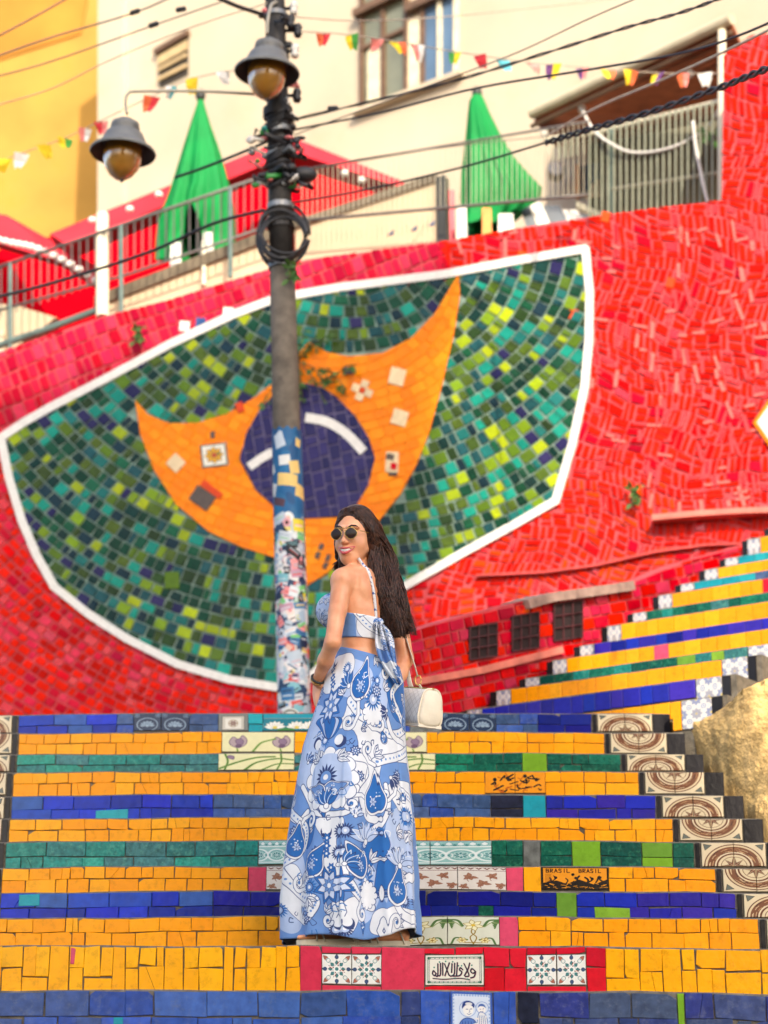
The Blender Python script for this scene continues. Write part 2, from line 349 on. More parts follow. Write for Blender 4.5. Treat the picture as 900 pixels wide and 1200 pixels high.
def p_saint():
    c = Cv(160, 200, (216, 226, 240)); B, D = (70, 104, 176), (40, 62, 130)
    c.line([(3, 3), (157, 3), (157, 197), (3, 197)], 9, (60, 92, 170), True)
    for i in range(14): c.disc(10+i*10.8, 12, 4, (150, 176, 220)); c.disc(10, 16+i*14, 4, (150, 176, 220)); c.disc(150, 16+i*14, 4, (150, 176, 220))
    c.blob([(30, 200), (34, 130), (58, 104), (92, 112), (104, 150), (100, 200)], (92, 126, 196), D, 3)
    for i in range(5): c.curve([(46+i*11, 118), (42+i*13, 160), (40+i*13, 200)], 2.4, D)
    c.ring(66, 66, 32, 2, (110, 140, 200)); c.ring(122, 60, 24, 2, (110, 140, 200))
    c.ell(68, 70, 20, 26, 0.1, (244, 240, 232)); c.blob([(44, 66), (48, 42), (68, 34), (90, 44), (90, 62), (80, 52), (58, 52)], D)
    c.ell(70, 46, 14, 6, 0, (230, 228, 224)); c.line([(60, 68), (66, 68)], 2.5, D); c.line([(76, 67), (82, 66)], 2.5, D); c.curve([(72, 70), (74, 78), (70, 80)], 1.6, D); c.curve([(64, 86), (71, 89), (79, 84)], 2, D)
    c.ell(120, 66, 15, 18, -0.15, (246, 240, 232)); c.blob([(105, 60), (112, 46), (128, 46), (136, 60), (126, 54), (114, 54)], B); c.line([(113, 66), (117, 66)], 2, D); c.line([(124, 65), (128, 64)], 2, D); c.curve([(115, 75), (120, 77), (125, 74)], 1.8, D)
    c.blob([(108, 84), (132, 84), (142, 120), (136, 160), (104, 150)], (232, 230, 228), B, 2.4); c.curve([(92, 128), (112, 124), (124, 112)], 9, (240, 232, 222)); c.curve([(136, 96), (120, 106), (98, 104)], 7, (240, 232, 222))
    for i in range(4): c.curve([(112+i*6, 92), (110+i*8, 124), (110+i*8, 150)], 1.8, B)
    return c
def p_floral():
    c = Cv(160, 160, (222, 224, 204)); G1, Yl, Br = (86, 120, 66), (226, 190, 60), (150, 120, 50)
    for sx in (1, -1):
        q = lambda P: [(80+sx*(x-80), y) for x, y in P]
        c.curve(q([(80, 160), (70, 120), (86, 90), (78, 50)]), 4, Br)
        for i in range(5): c.curve(q([(20-i*2, 30+i*9), (4, 20+i*4), (-6, 40)]), 5, G1)
        c.curve(q([(46, 52), (30, 20), (0, 16)]), 9, G1); c.curve(q([(44, 58), (24, 34), (0, 34)]), 4, (150, 168, 110))
        c.curve(q([(10, 160), (24, 124), (60, 134)]), 7, G1); c.curve(q([(80, 150), (50, 150), (40, 120)]), 4, Br)
        for a in range(6): c.petal(sx*(44-80)+80, 138, 3, 17, 5, a*1.047, (242, 232, 170), (160, 120, 40), 1.5)
    for a in range(6): c.petal(80, 48, 4, 34, 9, a*1.047+0.3, (244, 238, 196), (150, 130, 50), 2)
    c.disc(80, 48, 7, Yl)
    return c
def p_aqua():
    c = Cv(160, 160, (150, 196, 190)); Wt = (232, 240, 236); D = (74, 140, 140)
    for i in range(5): c.petal(16+i*32, 30, 0, 26, 10, -1.57, Wt, D, 1.6); c.petal(32*i, 34, 0, 16, 6, -1.57, D)
    c.rect(0, 34, 160, 42, Wt)
    for i in range(3):
        c.ring(i*80, 98, 40, 8, Wt); c.ring(i*80, 98, 31, 2, D)
        for a in range(8): c.petal(i*80, 98, 4, 24, 6, a*0.785, D, Wt, 1.6)
        c.ring(40+i*80, 98, 18, 4, Wt); c.disc(40+i*80, 98, 8, D)
    c.rect(0, 146, 160, 152, Wt); return c
def p_maple():
    c = Cv(160, 160, (232, 224, 214)); B = (168, 116, 92)
    for i in range(6): c.poly([(i*28, 4), (i*28+14, 18), (i*28+28, 4)], (120, 66, 62)); c.disc(14+i*28, 6, 3, (230, 220, 210))
    c.line([(0, 24), (160, 24)], 3, (120, 66, 62))
    for (x, y, r, a0) in ((40, 70, 30, 0.3), (118, 62, 26, 1.0), (84, 118, 30, 2.2), (20, 140, 22, 0.8), (146, 132, 26, 1.7)):
        for a in range(5): c.petal(x, y, 0, r*(1 if a % 2 == 0 else 0.8), r*0.28, a0+a*1.05, B, (130, 84, 66), 1.4)
        c.curve([(x, y), (x-10, y+18), (x-6, y+34)], 2.4, (140, 92, 72))
    return c
def p_iris(k):
    c = Cv(256, 128, (232, 226, 176)); Gr, Pu = (110, 150, 66), (140, 116, 140)
    if k == 0:
        for ox in (58, 214):
            c.blob([(ox-34, 64), (ox-20, 30), (ox, 46), (ox+14, 20), (ox+30, 50), (ox+24, 84), (ox, 104), (ox-24, 92)], (176, 156, 160), (96, 76, 96), 2.5)
            c.blob([(ox-12, 60), (ox+4, 40), (ox+18, 62), (ox+6, 90)], Pu, (90, 66, 90), 2); c.ell(ox, 92, 12, 14, 0.2, (110, 84, 110)); c.line([(ox-6, 110), (ox-2, 128)], 6, Gr)
        c.curve([(110, 128), (140, 70), (190, 44)], 9, Gr)
    else:
        for P, w in (([(0, 120), (60, 70), (130, 30), (190, 24)], 12), ([(90, 128), (130, 70), (200, 40), (256, 52)], 11), ([(20, 128), (30, 60), (20, 0)], 8), ([(150, 128), (200, 84), (256, 84)], 9), ([(200, 128), (214, 60), (212, 0)], 7)):
            c.curve(P, w, Gr); c.curve(P, w*0.3, (66, 100, 50))
        c.petal(34, 10, 0, 40, 12, 1.2, Pu, (90, 70, 90), 2)
    return c
def p_fan():
    c = Cv(128, 128, (34, 52, 82)); Wt = (150, 172, 190)
    c.ring(64, 84, 50, 5, Wt)
    for i in range(7): c.petal(64, 92, 8, 40, 9, -math.pi+i*math.pi/6, Wt, (34, 52, 82), 2)
    c.disc(64, 92, 10, Wt)
    for x in (12, 116): c.disc(x, 14, 8, (96, 120, 146)); c.ring(x, 14, 13, 2, Wt)
    return c
def p_orange(k):
    c = Cv(320, 128, (240, 150, 20)); K = (30, 20, 14); rs = random.Random(5+k)
    def word(txt, x, y, h, w, col):
        G = {'B': [[(0, 1), (0, 0), (.8, .1), (.8, .45), (0, .5), (.9, .6), (.9, .95), (0, 1)]], 'R': [[(0, 1), (0, 0), (.9, .15), (.8, .45), (0, .5), (.9, 1)]], 'A': [[(0, 1), (.5, 0), (1, 1)], [(.2, .65), (.8, .65)]],
             'S': [[(.9, .1), (.2, 0), (0, .3), (.9, .6), (.8, 1), (0, .95)]], 'I': [[(.5, 0), (.5, 1)]], 'L': [[(0, 0), (0, 1), (.9, 1)]]}
        for ch in txt:
            for st in G[ch]: c.line([(x+a*w, y+b*h) for a, b in st], 4.5, col)
            x += w*1.45
    if k == 0:
        c.rect(0, 0, 320, 128, (38, 26, 16)); c.rect(5, 5, 315, 123, (236, 150, 24)); word('BRASIL', 20, 10, 20, 14, (60, 30, 10)); word('BRASIL', 180, 10, 20, 13, (60, 30, 10))
        c.poly([(5, 123), (5, 90), (70, 76), (120, 96), (180, 70), (250, 98), (315, 70), (315, 123)], K)
        for i in range(12): x = rs.uniform(20, 300); y = rs.uniform(50, 92); c.curve([(x, y), (x+rs.uniform(-16, 16), y+14), (x+rs.uniform(-24, 24), y+34)], rs.uniform(4, 10), K)
        for x, y in ((66, 60), (150, 42), (164, 62), (244, 66), (282, 58)): c.disc(x, y, 8, K)
        for i in range(26): x = rs.uniform(10, 300); y = rs.uniform(84, 120); c.line([(x, y), (x+rs.uniform(8, 26), y+rs.uniform(-9, 9))], 3, (236, 150, 24))
        for i in range(8): y = 40+i*6; c.line([(14, y), (52-rs.uniform(0, 12), y)], 2, (120, 60, 10))
    else:
        for i in range(30): x = rs.uniform(10, 310); y = rs.uniform(14, 116); c.curve([(x, y), (x+rs.uniform(-24, 24), y+rs.uniform(-16, 16)), (x+rs.uniform(-40, 40), y+rs.uniform(-24, 24))], rs.uniform(4, 11), rs.choice([K, K, (190, 90, 10)]))
        for x in (50, 120, 214, 276): c.disc(x, rs.uniform(24, 50), 11, K)
        c.line([(160, 0), (160, 128)], 3, (70, 40, 20))
    return c
def p_splotch():
    c = Cv(128, 128, (214, 212, 208)); rs = random.Random(11)
    for x in (0, 64, 128):
        for y in (0, 64, 128):
            for a in range(8): c.petal(x, y, 6, 26, 6, a*0.785, (140, 146, 176) if (x+y) % 128 else (164, 160, 168), (120, 126, 160), 1)
            c.disc(x, y, 5, (190, 170, 110))
    for x in (32, 96):
        for y in (32, 96): c.ring(x, y, 10, 3, (130, 140, 180)); c.disc(x, y, 4, (150, 160, 190))
    return c
def p_lily():
    c = Cv(200, 100, (20, 122, 140)); c.rect(0, 0, 200, 26, (24, 150, 170)); c.line([(0, 27), (200, 27)], 3, (150, 150, 140))
    for x in (44, 126, 176):
        for a in range(7): c.petal(x, 84, 0, 42, 11, -math.pi+0.2+a*0.45, (246, 244, 236), (170, 170, 150), 1.5)
        c.disc(x, 82, 9, (226, 200, 90))
    c.ell(86, 96, 34, 12, 0, (60, 130, 70)); return c
def p_frame():
    c = Cv(128, 96, (126, 128, 124)); c.rect(14, 12, 114, 92, (196, 190, 176)); c.rect(28, 24, 100, 84, (226, 222, 210)); c.ring(64, 54, 20, 4, (170, 150, 120))
    for a in range(6): c.petal(64, 54, 2, 18, 5, a*1.047, (150, 120, 110), (110, 90, 80), 1)
    c.line([(14, 12), (114, 12), (114, 92), (14, 92)], 3, (84, 88, 86), True); return c
def p_daisy():
    c = Cv(96, 96, (238, 232, 214)); c.line([(3, 3), (93, 3), (93, 93), (3, 93)], 5, (60, 60, 40), True)
    for a in range(8): c.petal(48, 48, 6, 36, 10, a*0.785, (236, 170, 20), (70, 60, 30), 2); c.petal(48, 48, 8, 30, 5, a*0.785+0.39, (70, 100, 60))
    c.disc(48, 48, 9, (180, 60, 30)); return c
PM = {k: print_mat(k.replace('_', ' ') + ' print', f) for k, f in dict(circle=p_circle(), star=p_star(), arabic=p_arabic(), saint=p_saint(), floral=p_floral(), aqua=p_aqua(), maple=p_maple(), iris=p_iris(0), irisleaf=p_iris(1), fan=p_fan(), figures=p_orange(1), letters=p_orange(0), splotch=p_splotch(), lily=p_lily(), framed=p_frame(), daisy=p_daisy()).items()}

# ------------------------------------------------------------------ ground and the shade giver behind the photographer
M_ASPH = mat('asphalt', C(84, 82, 80), 0.9, 0.3, 3, 0.3, 0.5, 40)
def grid_ground():
    b = MB(); b.add([(-160, -160, -1.62), (160, -160, -1.62), (160, 160, -1.62), (-160, 160, -1.62)], [(0, 1, 2, 3)]); return tag(b.build('ground', M_ASPH), kind='structure')
grid_ground()

# ------------------------------------------------------------------ the broad steps
VS = {-1: 1160, 0: 1108, 1: 1073, 2: 1043, 3: 1014, 4: 984, 5: 957, 6: 930, 7: 903, 8: 882, 9: 857, 10: 835}
def YK(k): return 7.81 if k == -1 else 8.1 if k == 0 else 8.58 + 0.26*(k-1)
ZK = {k: at(450, v, YK(k)).z for k, v in VS.items()}
LEFT = {10: 22, 9: 22, 8: 20, 7: 16, 6: 14, 5: 11, 4: 7, 3: 3, 2: 1, 1: -6, 0: -16, -1: -26}
RIGHT = {10: 693, 9: 708, 8: 727, 7: 748, 6: 768, 5: 788, 4: 813, 3: 838, 2: 862, 1: 889, 0: 918, -1: 950}
YEL = ('yellow',)
STEPS = {
 10: [(22, 137, 'blue'), (137, 157, 'slate'), (157, 189, '*fan'), (189, 222, '*fan'), (222, 256, 'slate'), (256, 291, '*framed'), (291, 308, 'turq'), (308, 372, '*lily'), (372, 480, 'slate'), (480, 517, 'stone'), (517, 550, '*fan'), (550, 581, '*fan'), (581, 630, 'slate'), (630, 693, 'navy')],
 9: [(22, 260, 'yellow'), (260, 345, '*iris'), (345, 415, 'yellow'), (415, 500, '*iris'), (500, 708, 'yellow')],
 8: [(20, 256, 'teal'), (256, 345, '*irisleaf'), (345, 420, 'teal'), (420, 510, '*irisleaf'), (510, 612, 'deepgreen'), (612, 641, 'lime1'), (641, 727, 'deepgreen')],
 7: [(16, 568, 'yellow'), (568, 639, '*figures'), (639, 748, 'yellow')],
 6: [(14, 250, 'blue'), (250, 330, 'slate'), (330, 575, 'slate'), (575, 613, 'dark'), (613, 640, 'turq1'), (640, 768, 'purple')],
 5: [(11, 788, 'yellow')],
 4: [(7, 303, 'teal'), (303, 346, '*aqua'), (346, 432, '*aqua'), (432, 504, '*aqua'), (504, 576, '*aqua'), (576, 613, 'deepgreen'), (613, 633, 'stone1'), (633, 670, 'deepgreen'), (670, 704, 'lime1'), (704, 752, 'deepgreen'), (752, 788, 'lime'), (788, 813, 'deepgreen')],
 3: [(3, 291, 'yellow'), (291, 312, 'pink1'), (312, 366, '*maple'), (366, 420, 'yellow'), (420, 478, '*maple'), (478, 536, '*maple'), (536, 593, '*maple'), (593, 613, 'pink1'), (613, 634, 'yellow1'), (634, 713, '*letters'), (713, 838, 'yellow')],
 2: [(1, 250, 'blue'), (250, 330, 'navy'), (330, 652, 'navy'), (652, 676, 'lime1'), (676, 862, 'purple')],
 1: [(-6, 400, 'yellow'), (400, 462, '*floral'), (462, 524, '*floral'), (524, 585, '*floral'), (585, 607, 'pink1'), (607, 889, 'yellow')],
 0: [(-16, 352, 'yellowbig'), (352, 377, 'rosered1'), (377, 412, '*star'), (412, 447, '*star'), (447, 498, 'rosered1'), (498, 567, '*arabic'), (567, 617, 'red'), (617, 652, '*star'), (652, 687, '*star'), (687, 710, 'red'), (710, 918, 'yellowbig')],
 -1: [(-26, 352, 'bigblue'), (352, 470, 'bigblue'), (470, 493, 'bigslate'), (493, 527, 'bigblue1'), (527, 578, '*saint'), (578, 606, 'bigblue1'), (606, 632, 'dark'), (632, 794, 'bigslate'), (794, 803, 'lime1'), (803, 950, 'bigslate')]}
NRM = Vector((0, -1, 0))
def sag(k, px):
    """Old steps: the nosing dips a little towards both ends."""
    t = (px-430)/430.0; return -(0.010*t*t if k > 0 else 0.010*max(t, 0)**2) + 0.0022*math.sin(px*0.021+k*1.7) + 0.0015*math.sin(px*0.057+k*2.9)
def build_step(k):
    Y, Z = YK(k), ZK[k]; zl = ZK.get(k-1, Z-0.19); vis_v = VS.get(k-1, 1214)
    L, R = LEFT[k], RIGHT[k]; X = lambda px: at(px, (VS[k]+vis_v)/2, Y).x
    xl, xr = X(L)-0.45, X(R)+0.39
    Yn = YK(k+1)+0.02 if k < 10 else Y+0.75
    b = MB(); n = 26; V = []
    for i in range(n+1):
        x = xl+(xr-xl)*i/n; dz = sag(k, 450+F*x/(Y*CT+Z*ST))
        V += [(x, Y, zl-0.3), (x, Y, Z+dz-0.006), (x, Y+0.006, Z+dz), (x, Yn, Z+dz), (x, Yn, zl-0.3)]
    Fc = [(i*5+j, (i+1)*5+j, (i+1)*5+(j+1) % 5, i*5+(j+1) % 5) for i in range(n) for j in range(5)]
    Fc += [(0, 1, 2, 3, 4), tuple(n*5+j for j in (4, 3, 2, 1, 0))]
    b.add(V, Fc)
    st = tag(b.build('stair_step', M_CEM), kind='structure')
    zv = at(450, vis_v-0.5, Y).z; zb = max(zv, zl+0.004) if k > -1 else zl+0.01      # lowest part of the riser that shows
    zfull = zl+0.004
    def piece(px0, px1, f0, f1, m, uv=None, jit=1.0, th=0.008, label=None, x01=None):
        """f: 0 at the nosing, 1 at the lowest line that shows; below that the last row runs on to the tread."""
        x0, x1 = (X(px0), X(px1)) if x01 is None else x01
        h = Z-0.005-zb; gp = 0.0015*(1.3 if k < 1 else 1.0)
        z0, z1 = Z-0.005-f0*h, (Z-0.005-f1*h if f1 < 0.999 else (zfull if uv is None else zb))
        d0, d1 = sag(k, px0), sag(k, px1); J = lambda: random.uniform(-1, 1)*0.0021*jit*(1.6 if k < 1 else 1)
        pts = [(x0+gp+J(), Y, z1+d0+gp+J()), (x1-gp+J(), Y, z1+d1+gp+J()), (x1-gp+J(), Y, z0+d1-gp+J()), (x0+gp+J(), Y, z0+d0-gp+J())]
        pts = [Vector(p)+NRM*th for p in pts]
        if uv is None and jit > 0.5 and random.random() < 0.2:           # a chipped corner
            i = random.randrange(4); a, bb, c = pts[i-1], pts[i], pts[(i+1) % 4]; u = random.uniform(0.08, 0.25)
            pts[i:i+1] = [bb+(a-bb)*u, bb+(c-bb)*u]
        uvs = [(uv[0], uv[1]), (uv[2], uv[1]), (uv[2], uv[3]), (uv[0], uv[3])] if uv else None
        v, f, u = tile_geo(pts, NRM, th+0.006, 0.0016, uvs)
        if uv is None and jit > 0.5 and len(pts) == 4 and random.random() < 0.09:      # cracked across
            a, c_ = random.uniform(.25, .75), random.uniform(.25, .75); b_, t_ = pts[0].lerp(pts[1], a), pts[3].lerp(pts[2], c_); e_ = Vector((0.0006, 0, 0))
            for q in ([pts[0], b_-e_, t_-e_, pts[3]], [b_+e_, pts[1], pts[2], t_+e_]): v, f, u = tile_geo(q, NRM, th+0.006, 0.001); link('tile', v, f, m, st)
            return
        o = link('tile', v, f, m, st, None, False, u)
        if label: o['label'] = label
    def rows(px0, px1, pal, cut, wmin, wmax, low=None):
        for (a, c, fam) in ((0, cut, pal), (cut, 1, low or pal)):
            x = px0; 
            while x < px1-1:
                w = random.uniform(wmin, wmax)
                if random.random() < 0.22: w *= 0.55
                e = x+w
                if px1-e < wmin*0.55: e = px1
                piece(x, e, a+random.uniform(-.015, .015)*(a > 0), c, random.choice(GL[fam])); x = e
    def big(px0, px1, pal):
        x = px0
        while x < px1-1:
            w = random.uniform(26, 46); e = x+w
            if px1-e < 22: e = px1
            m = lambda: random.choice(GL[pal]); t = random.random()
            if t < 0.36:
                c = random.uniform(0.38, 0.58); s_ = random.uniform(-6, 6)
                if random.random() < 0.4: piece(x, (x+e)/2+s_, 0, c, m()); piece((x+e)/2+s_, e, 0, c, m())
                else: piece(x, e, 0, c, m())
                piece(x, e, c, 1, m())
            elif t < 0.68: c = random.uniform(0.68, 0.78); h = (x+e)/2+random.uniform(-4, 4); piece(x, h, 0, c, m()); piece(h, e, 0, c, m()); piece(x, e, c, 1, m())
            elif t < 0.84: c = random.uniform(0.4, 0.55); piece(x, e, 0, c, m()); h = (x+e)/2+random.uniform(-5, 5); piece(x, h, c, 1, m()); piece(h, e, c, 1, m())
            else: h = x+(e-x)*random.uniform(0.4, 0.6); piece(x, h, 0, 1, m()); piece(h, e, 0, 0.5, m()); piece(h, e, 0.5, 1, m())
            x = e
    LAB = {'arabic': 'white tile with dark Arabic lettering', 'saint': 'blue and white tile of a saint holding a child', 'letters': 'orange tile with black figures and lettering', 'figures': 'orange tile with black figures', 'lily': 'teal tile with white water lilies', 'framed': 'grey tile with a framed medallion',
           'star': 'white tile with teal and brown star pattern', 'floral': 'white tile with green and yellow flowers', 'aqua': 'aqua tile with interlaced rings', 'maple': 'white tile with brown leaves', 'iris': 'cream tile with purple iris', 'irisleaf': 'cream tile with green iris leaves', 'fan': 'dark navy tile with pale fan'}
    for px0, px1, key in STEPS[k]:
        if key[0] == '*':
            q = key[1:]; uv = (0, 0, 1, 1)
            if q in ('star', 'arabic'):
                piece(px0, px1, 0.18, 0.9, PM[q], uv, 0.3, 0.009, LAB[q])
                if q == 'arabic' or STEPS[k].index((px0, px1, key)) in (2, 7):
                    e = px1 if q == 'arabic' else px1+35
                    rr = 'rosered' if px0 < 450 else 'red'
                    piece(px0, (px0+e)/2, 0, 0.17, random.choice(GL[rr])); piece((px0+e)/2, e, 0, 0.17, random.choice(GL[rr])); piece(px0, e, 0.91, 1, random.choice(GL[rr]))
            else: piece(px0, px1, 0, 1, PM[q], uv, 0.3, 0.009, LAB[q])
        elif key[-1] == '1': piece(px0, px1, 0, 1, random.choice(GL[key[:-1]]))
        elif key == 'yellowbig': big(px0, px1, key)
        elif key == 'yellow': rows(px0, px1, key, 0.5, 19+0.6*(10-k), 31+0.8*(10-k))
        elif key in ('bigblue', 'bigslate'): rows(px0, px1, key, 0.5, 38, 62)
        elif key == 'red': rows(px0, px1, key, 0.48, 24, 50)
        else: rows(px0, px1, key, 0.62, 26+0.7*(10-k), 44+0.9*(10-k), {'teal': 'teal', 'blue': 'blue', 'deepgreen': 'deepgreen'}.get(key))
    # odd accents seen in the rows
    if k == 0: piece(82, 88.5, 0.02, 0.44, GL['pink'][0], th=0.0105)
    if k == 2: piece(22, 47, 0.03, 0.55, GL['turq'][0], th=0.0105); piece(696, 738, 0.63, 1, GL['lime'][1], th=0.0105); piece(560, 578, 0.62, 1, GL['deepgreen'][0], th=0.0105)
    if k == 6: piece(113, 151, 0.66, 1, GL['turq'][1], th=0.0105)
    if k == -1: piece(133, 145, 0.5, 1.0, GL['turq'][0], th=0.0105)
    # side columns: black strip, round ornament (two tiles), black end tile; the same in part at the other side
    s0 = X(R); half = 0.1375; up = (k % 2 == 0)
    v0, v1 = (0.5, 1.0) if up else (0.0, 0.5)
    for (a, c, m, uv, nm) in ((0.006, 0.026, M_BLACK, None, None), (0.031, 0.031+half, PM['circle'], (0, v0, 0.5, v1), 1), (0.031+half, 0.031+2*half, PM['circle'], (0.5, v0, 1, v1), 1), (0.036+2*half, 0.036+2*half+0.088, M_BLACK, None, None)):
        piece(R, R, 0, 1, m, uv, 0.3, 0.010, 'cream tile with part of a brown ring ornament' if nm else None, (s0+a, s0+c))
    s1 = X(L)
    for (a, c, m, uv) in ((-0.030, -0.007, M_BLACK, None), (-0.034-half, -0.034, PM['circle'], (0.5, v0, 1, v1)), (-0.034-2*half, -0.034-half, PM['circle'], (0, v0, 0.5, v1))):
        piece(L, L, 0, 1, m, uv, 0.3, 0.010, 'cream tile with part of a brown ring ornament' if uv else None, (s1+a, s1+c))
    return st
for k in range(-1, 11): build_step(k)
# the flight goes on down below the picture to the street
b = MB(); 
for j in range(1, 12):
    z = ZK[-1]-0.19*j; y = 7.81-0.29*j; b.box((0.35+0.04*j, y+0.165, z-0.4), (4.6, 0.325, 0.8))
tag(b.build('lower_steps', M_CEM), kind='structure')
# the landing at the top
b = MB(); b.box((-1.0, 14.15, ZK[10]-0.31), (8.4, 5.6, 0.6)); tag(b.build('landing_floor', M_CEM), kind='structure')
# ------------------------------------------------------------------ the great mosaic wall with the flag mural
WALL = Surf(15.8, -0.33)
gs('wallred', (214, 0, 18), (206, 0, 14), (222, 2, 22), (180, 0, 20), (226, 10, 28), (214, 0, 18), rnd=0.25, var=0.15, rough=0.3, spec=0.05); GL['wallred'].append(glaze('shining red glaze', C(210, 6, 24), 0.15, 0.1, 0.12, spec=0.5))
gs('wallpinksheen', (206, 22, 62), (212, 34, 72), (190, 10, 50), (214, 54, 84), (180, 0, 40), rnd=0.2, var=0.12, rough=0.4, spec=0.08)
gs('wallorange', (212, 24, 0), (204, 8, 8), (220, 50, 6), (184, 0, 16), (208, 4, 12), rnd=0.2, var=0.15, rough=0.45, spec=0.06)
gs('mgreen', (16, 72, 46), (12, 52, 44), (22, 90, 58), (42, 66, 22), (20, 48, 58), (30, 80, 84), (10, 60, 36), (84, 108, 26), (62, 84, 26), rnd=0.3, var=0.25, rough=0.2)
gs('mteal', (20, 134, 116), (26, 150, 128), (30, 110, 104), rnd=0.15, rough=0.2)
gs('mlime', (152, 172, 14), (172, 188, 16), (120, 150, 20), (86, 116, 16), rnd=0.15, rough=0.22)
gs('mpurple', (36, 32, 78), (44, 38, 84), rnd=0.2, rough=0.2)
gs('morange', (255, 142, 0), (253, 136, 0), (255, 150, 4), (252, 132, 0), rnd=0.03, var=0.06, rough=0.3)
gs('mviolet', (46, 38, 92), (52, 44, 98), (40, 34, 84), rnd=0.12, rough=0.25)
M_REDBED = mat('pink mortar', C(206, 78, 84), 0.8, 0.25, 6, 0.3, 0.3, 60)
M_GREYBED = mat('pale green mortar', C(128, 150, 138), 0.8, 0.3, 10, 0.3, 0.3, 60)
M_ORBED = mat('orange mortar', C(254, 146, 6), 0.8, 0.2, 10, 0.3, 0.3, 60)
M_VIBED = mat('violet mortar', C(104, 96, 128), 0.8, 0.2, 10, 0.3, 0.3, 60)
M_WHITE = glaze('white glaze', C(238, 234, 226), 0.03, 0.06, dirt=C(170, 160, 150), amt=0.4)
TOP = [(-60, 430), (0, 413), (117, 372), (197, 352), (300, 320), (360, 304), (520, 283), (640, 262), (760, 245), (846, 235), (848, 64), (880, 42), (985, 30)]
OUT = TOP + [(985, 1000), (-60, 1000)]
BORD = [(3, 514), (30, 496), (60, 479), (120, 448), (200, 405), (275, 370), (325, 351), (400, 338), (450, 332), (520, 323), (600, 308), (687, 293), (692, 345), (691, 400), (686, 455), (672, 520), (652, 588), (600, 618), (540, 651), (477, 687), (425, 728), (385, 775), (352, 806), (325, 806), (270, 797), (210, 779), (150, 749), (105, 720), (65, 688), (45, 652), (27, 610), (12, 560)]
ORANGE = [(160, 470), (175, 487), (200, 497), (232, 497), (268, 486), (300, 467), (324, 448), (345, 425), (362, 402), (385, 414), (410, 419), (450, 415), (482, 398), (510, 370), (528, 340), (538, 323), (540, 345), (533, 392), (520, 448), (505, 505), (488, 548), (470, 580), (440, 618), (412, 648), (384, 673), (360, 688), (340, 680), (322, 654), (284, 642), (246, 624), (208, 592), (182, 552), (166, 510)]
VIOLET = [(283, 540), (290, 510), (308, 478), (332, 456), (356, 450), (378, 455), (395, 466), (417, 488), (434, 515), (441, 538), (433, 570), (412, 606), (360, 609), (330, 600), (302, 576)]
wall = thing('mosaic_wall', 'towering red mosaic retaining wall with a green and orange flag mural edged in white', 'wall', WALL.P(450, 1000))
o = ngon('mortar', [WALL.P(x, y) for x, y in OUT], WALL.n, 0.4, M_REDBED, wall)
o = ngon('mural_bed', [WALL.P(x, y, 0.011) for x, y in BORD], WALL.n, 0.0105, M_GREYBED, wall)
o = ngon('orange_bed', [WALL.P(x, y, 0.024) for x, y in ORANGE], WALL.n, 0.012, M_ORBED, wall)
o = ngon('violet_bed', [WALL.P(x, y, 0.031) for x, y in VIOLET], WALL.n, 0.006, M_VIBED, wall)
def polar(cx, cy, r0, r1, h, w0, w1, a0=0, a1=6.2832, wob=0.0, rs=random.Random(1), gap=1.0):
    r = r0
    while r < r1:
        a = a0+rs.uniform(0, 0.05); hh = h*rs.uniform(0.85, 1.15)
        while a < a1:
            w = rs.uniform(w0, w1)/max(r, 20); f = lambda rr, aa: (cx+(rr+wob*math.sin(aa*5+rr*0.02))*math.cos(aa), cy+(rr+wob*math.sin(aa*5+rr*0.02))*math.sin(aa)*0.92)
            g_ = gap; q = rs.uniform(-1.2, 1.2)
            yield [f(r+g_, a+g_/r), f(r+hh-g_, a+(g_+q)/r), f(r+hh-g_+q*0.5, a+w-g_/r), f(r+g_, a+w-(g_-q*0.6)/r)]
            a += w
        r += hh
def rowfill(x0, y0, x1, y1, ang, h, w0, w1, bend=0.0, rs=random.Random(2), gap=0.9):
    c, s_ = math.cos(ang), math.sin(ang); mx, my = (x0+x1)/2, (y0+y1)/2; R = math.hypot(x1-x0, y1-y0)/2+10
    f = lambda u, v: (mx+u*c-(v+bend*math.sin(u*0.016))*s_, my+u*s_+(v+bend*math.sin(u*0.016))*c)
    v = -R
    while v < R:
        hh = h*rs.uniform(0.8, 1.2); u = -R+rs.uniform(0, w0)
        while u < R:
            w = rs.uniform(w0, w1); j = [rs.uniform(-0.8, 0.8) for _ in range(4)]
            q = [f(u+gap, v+gap+j[0]), f(u+w-gap+j[1], v+gap), f(u+w-gap+j[2], v+hh-gap+j[3]), f(u+gap, v+hh-gap)]
            if x0-20 < q[0][0] < x1+20 and y0-20 < q[0][1] < y1+20: yield q
            u += w
        v += hh
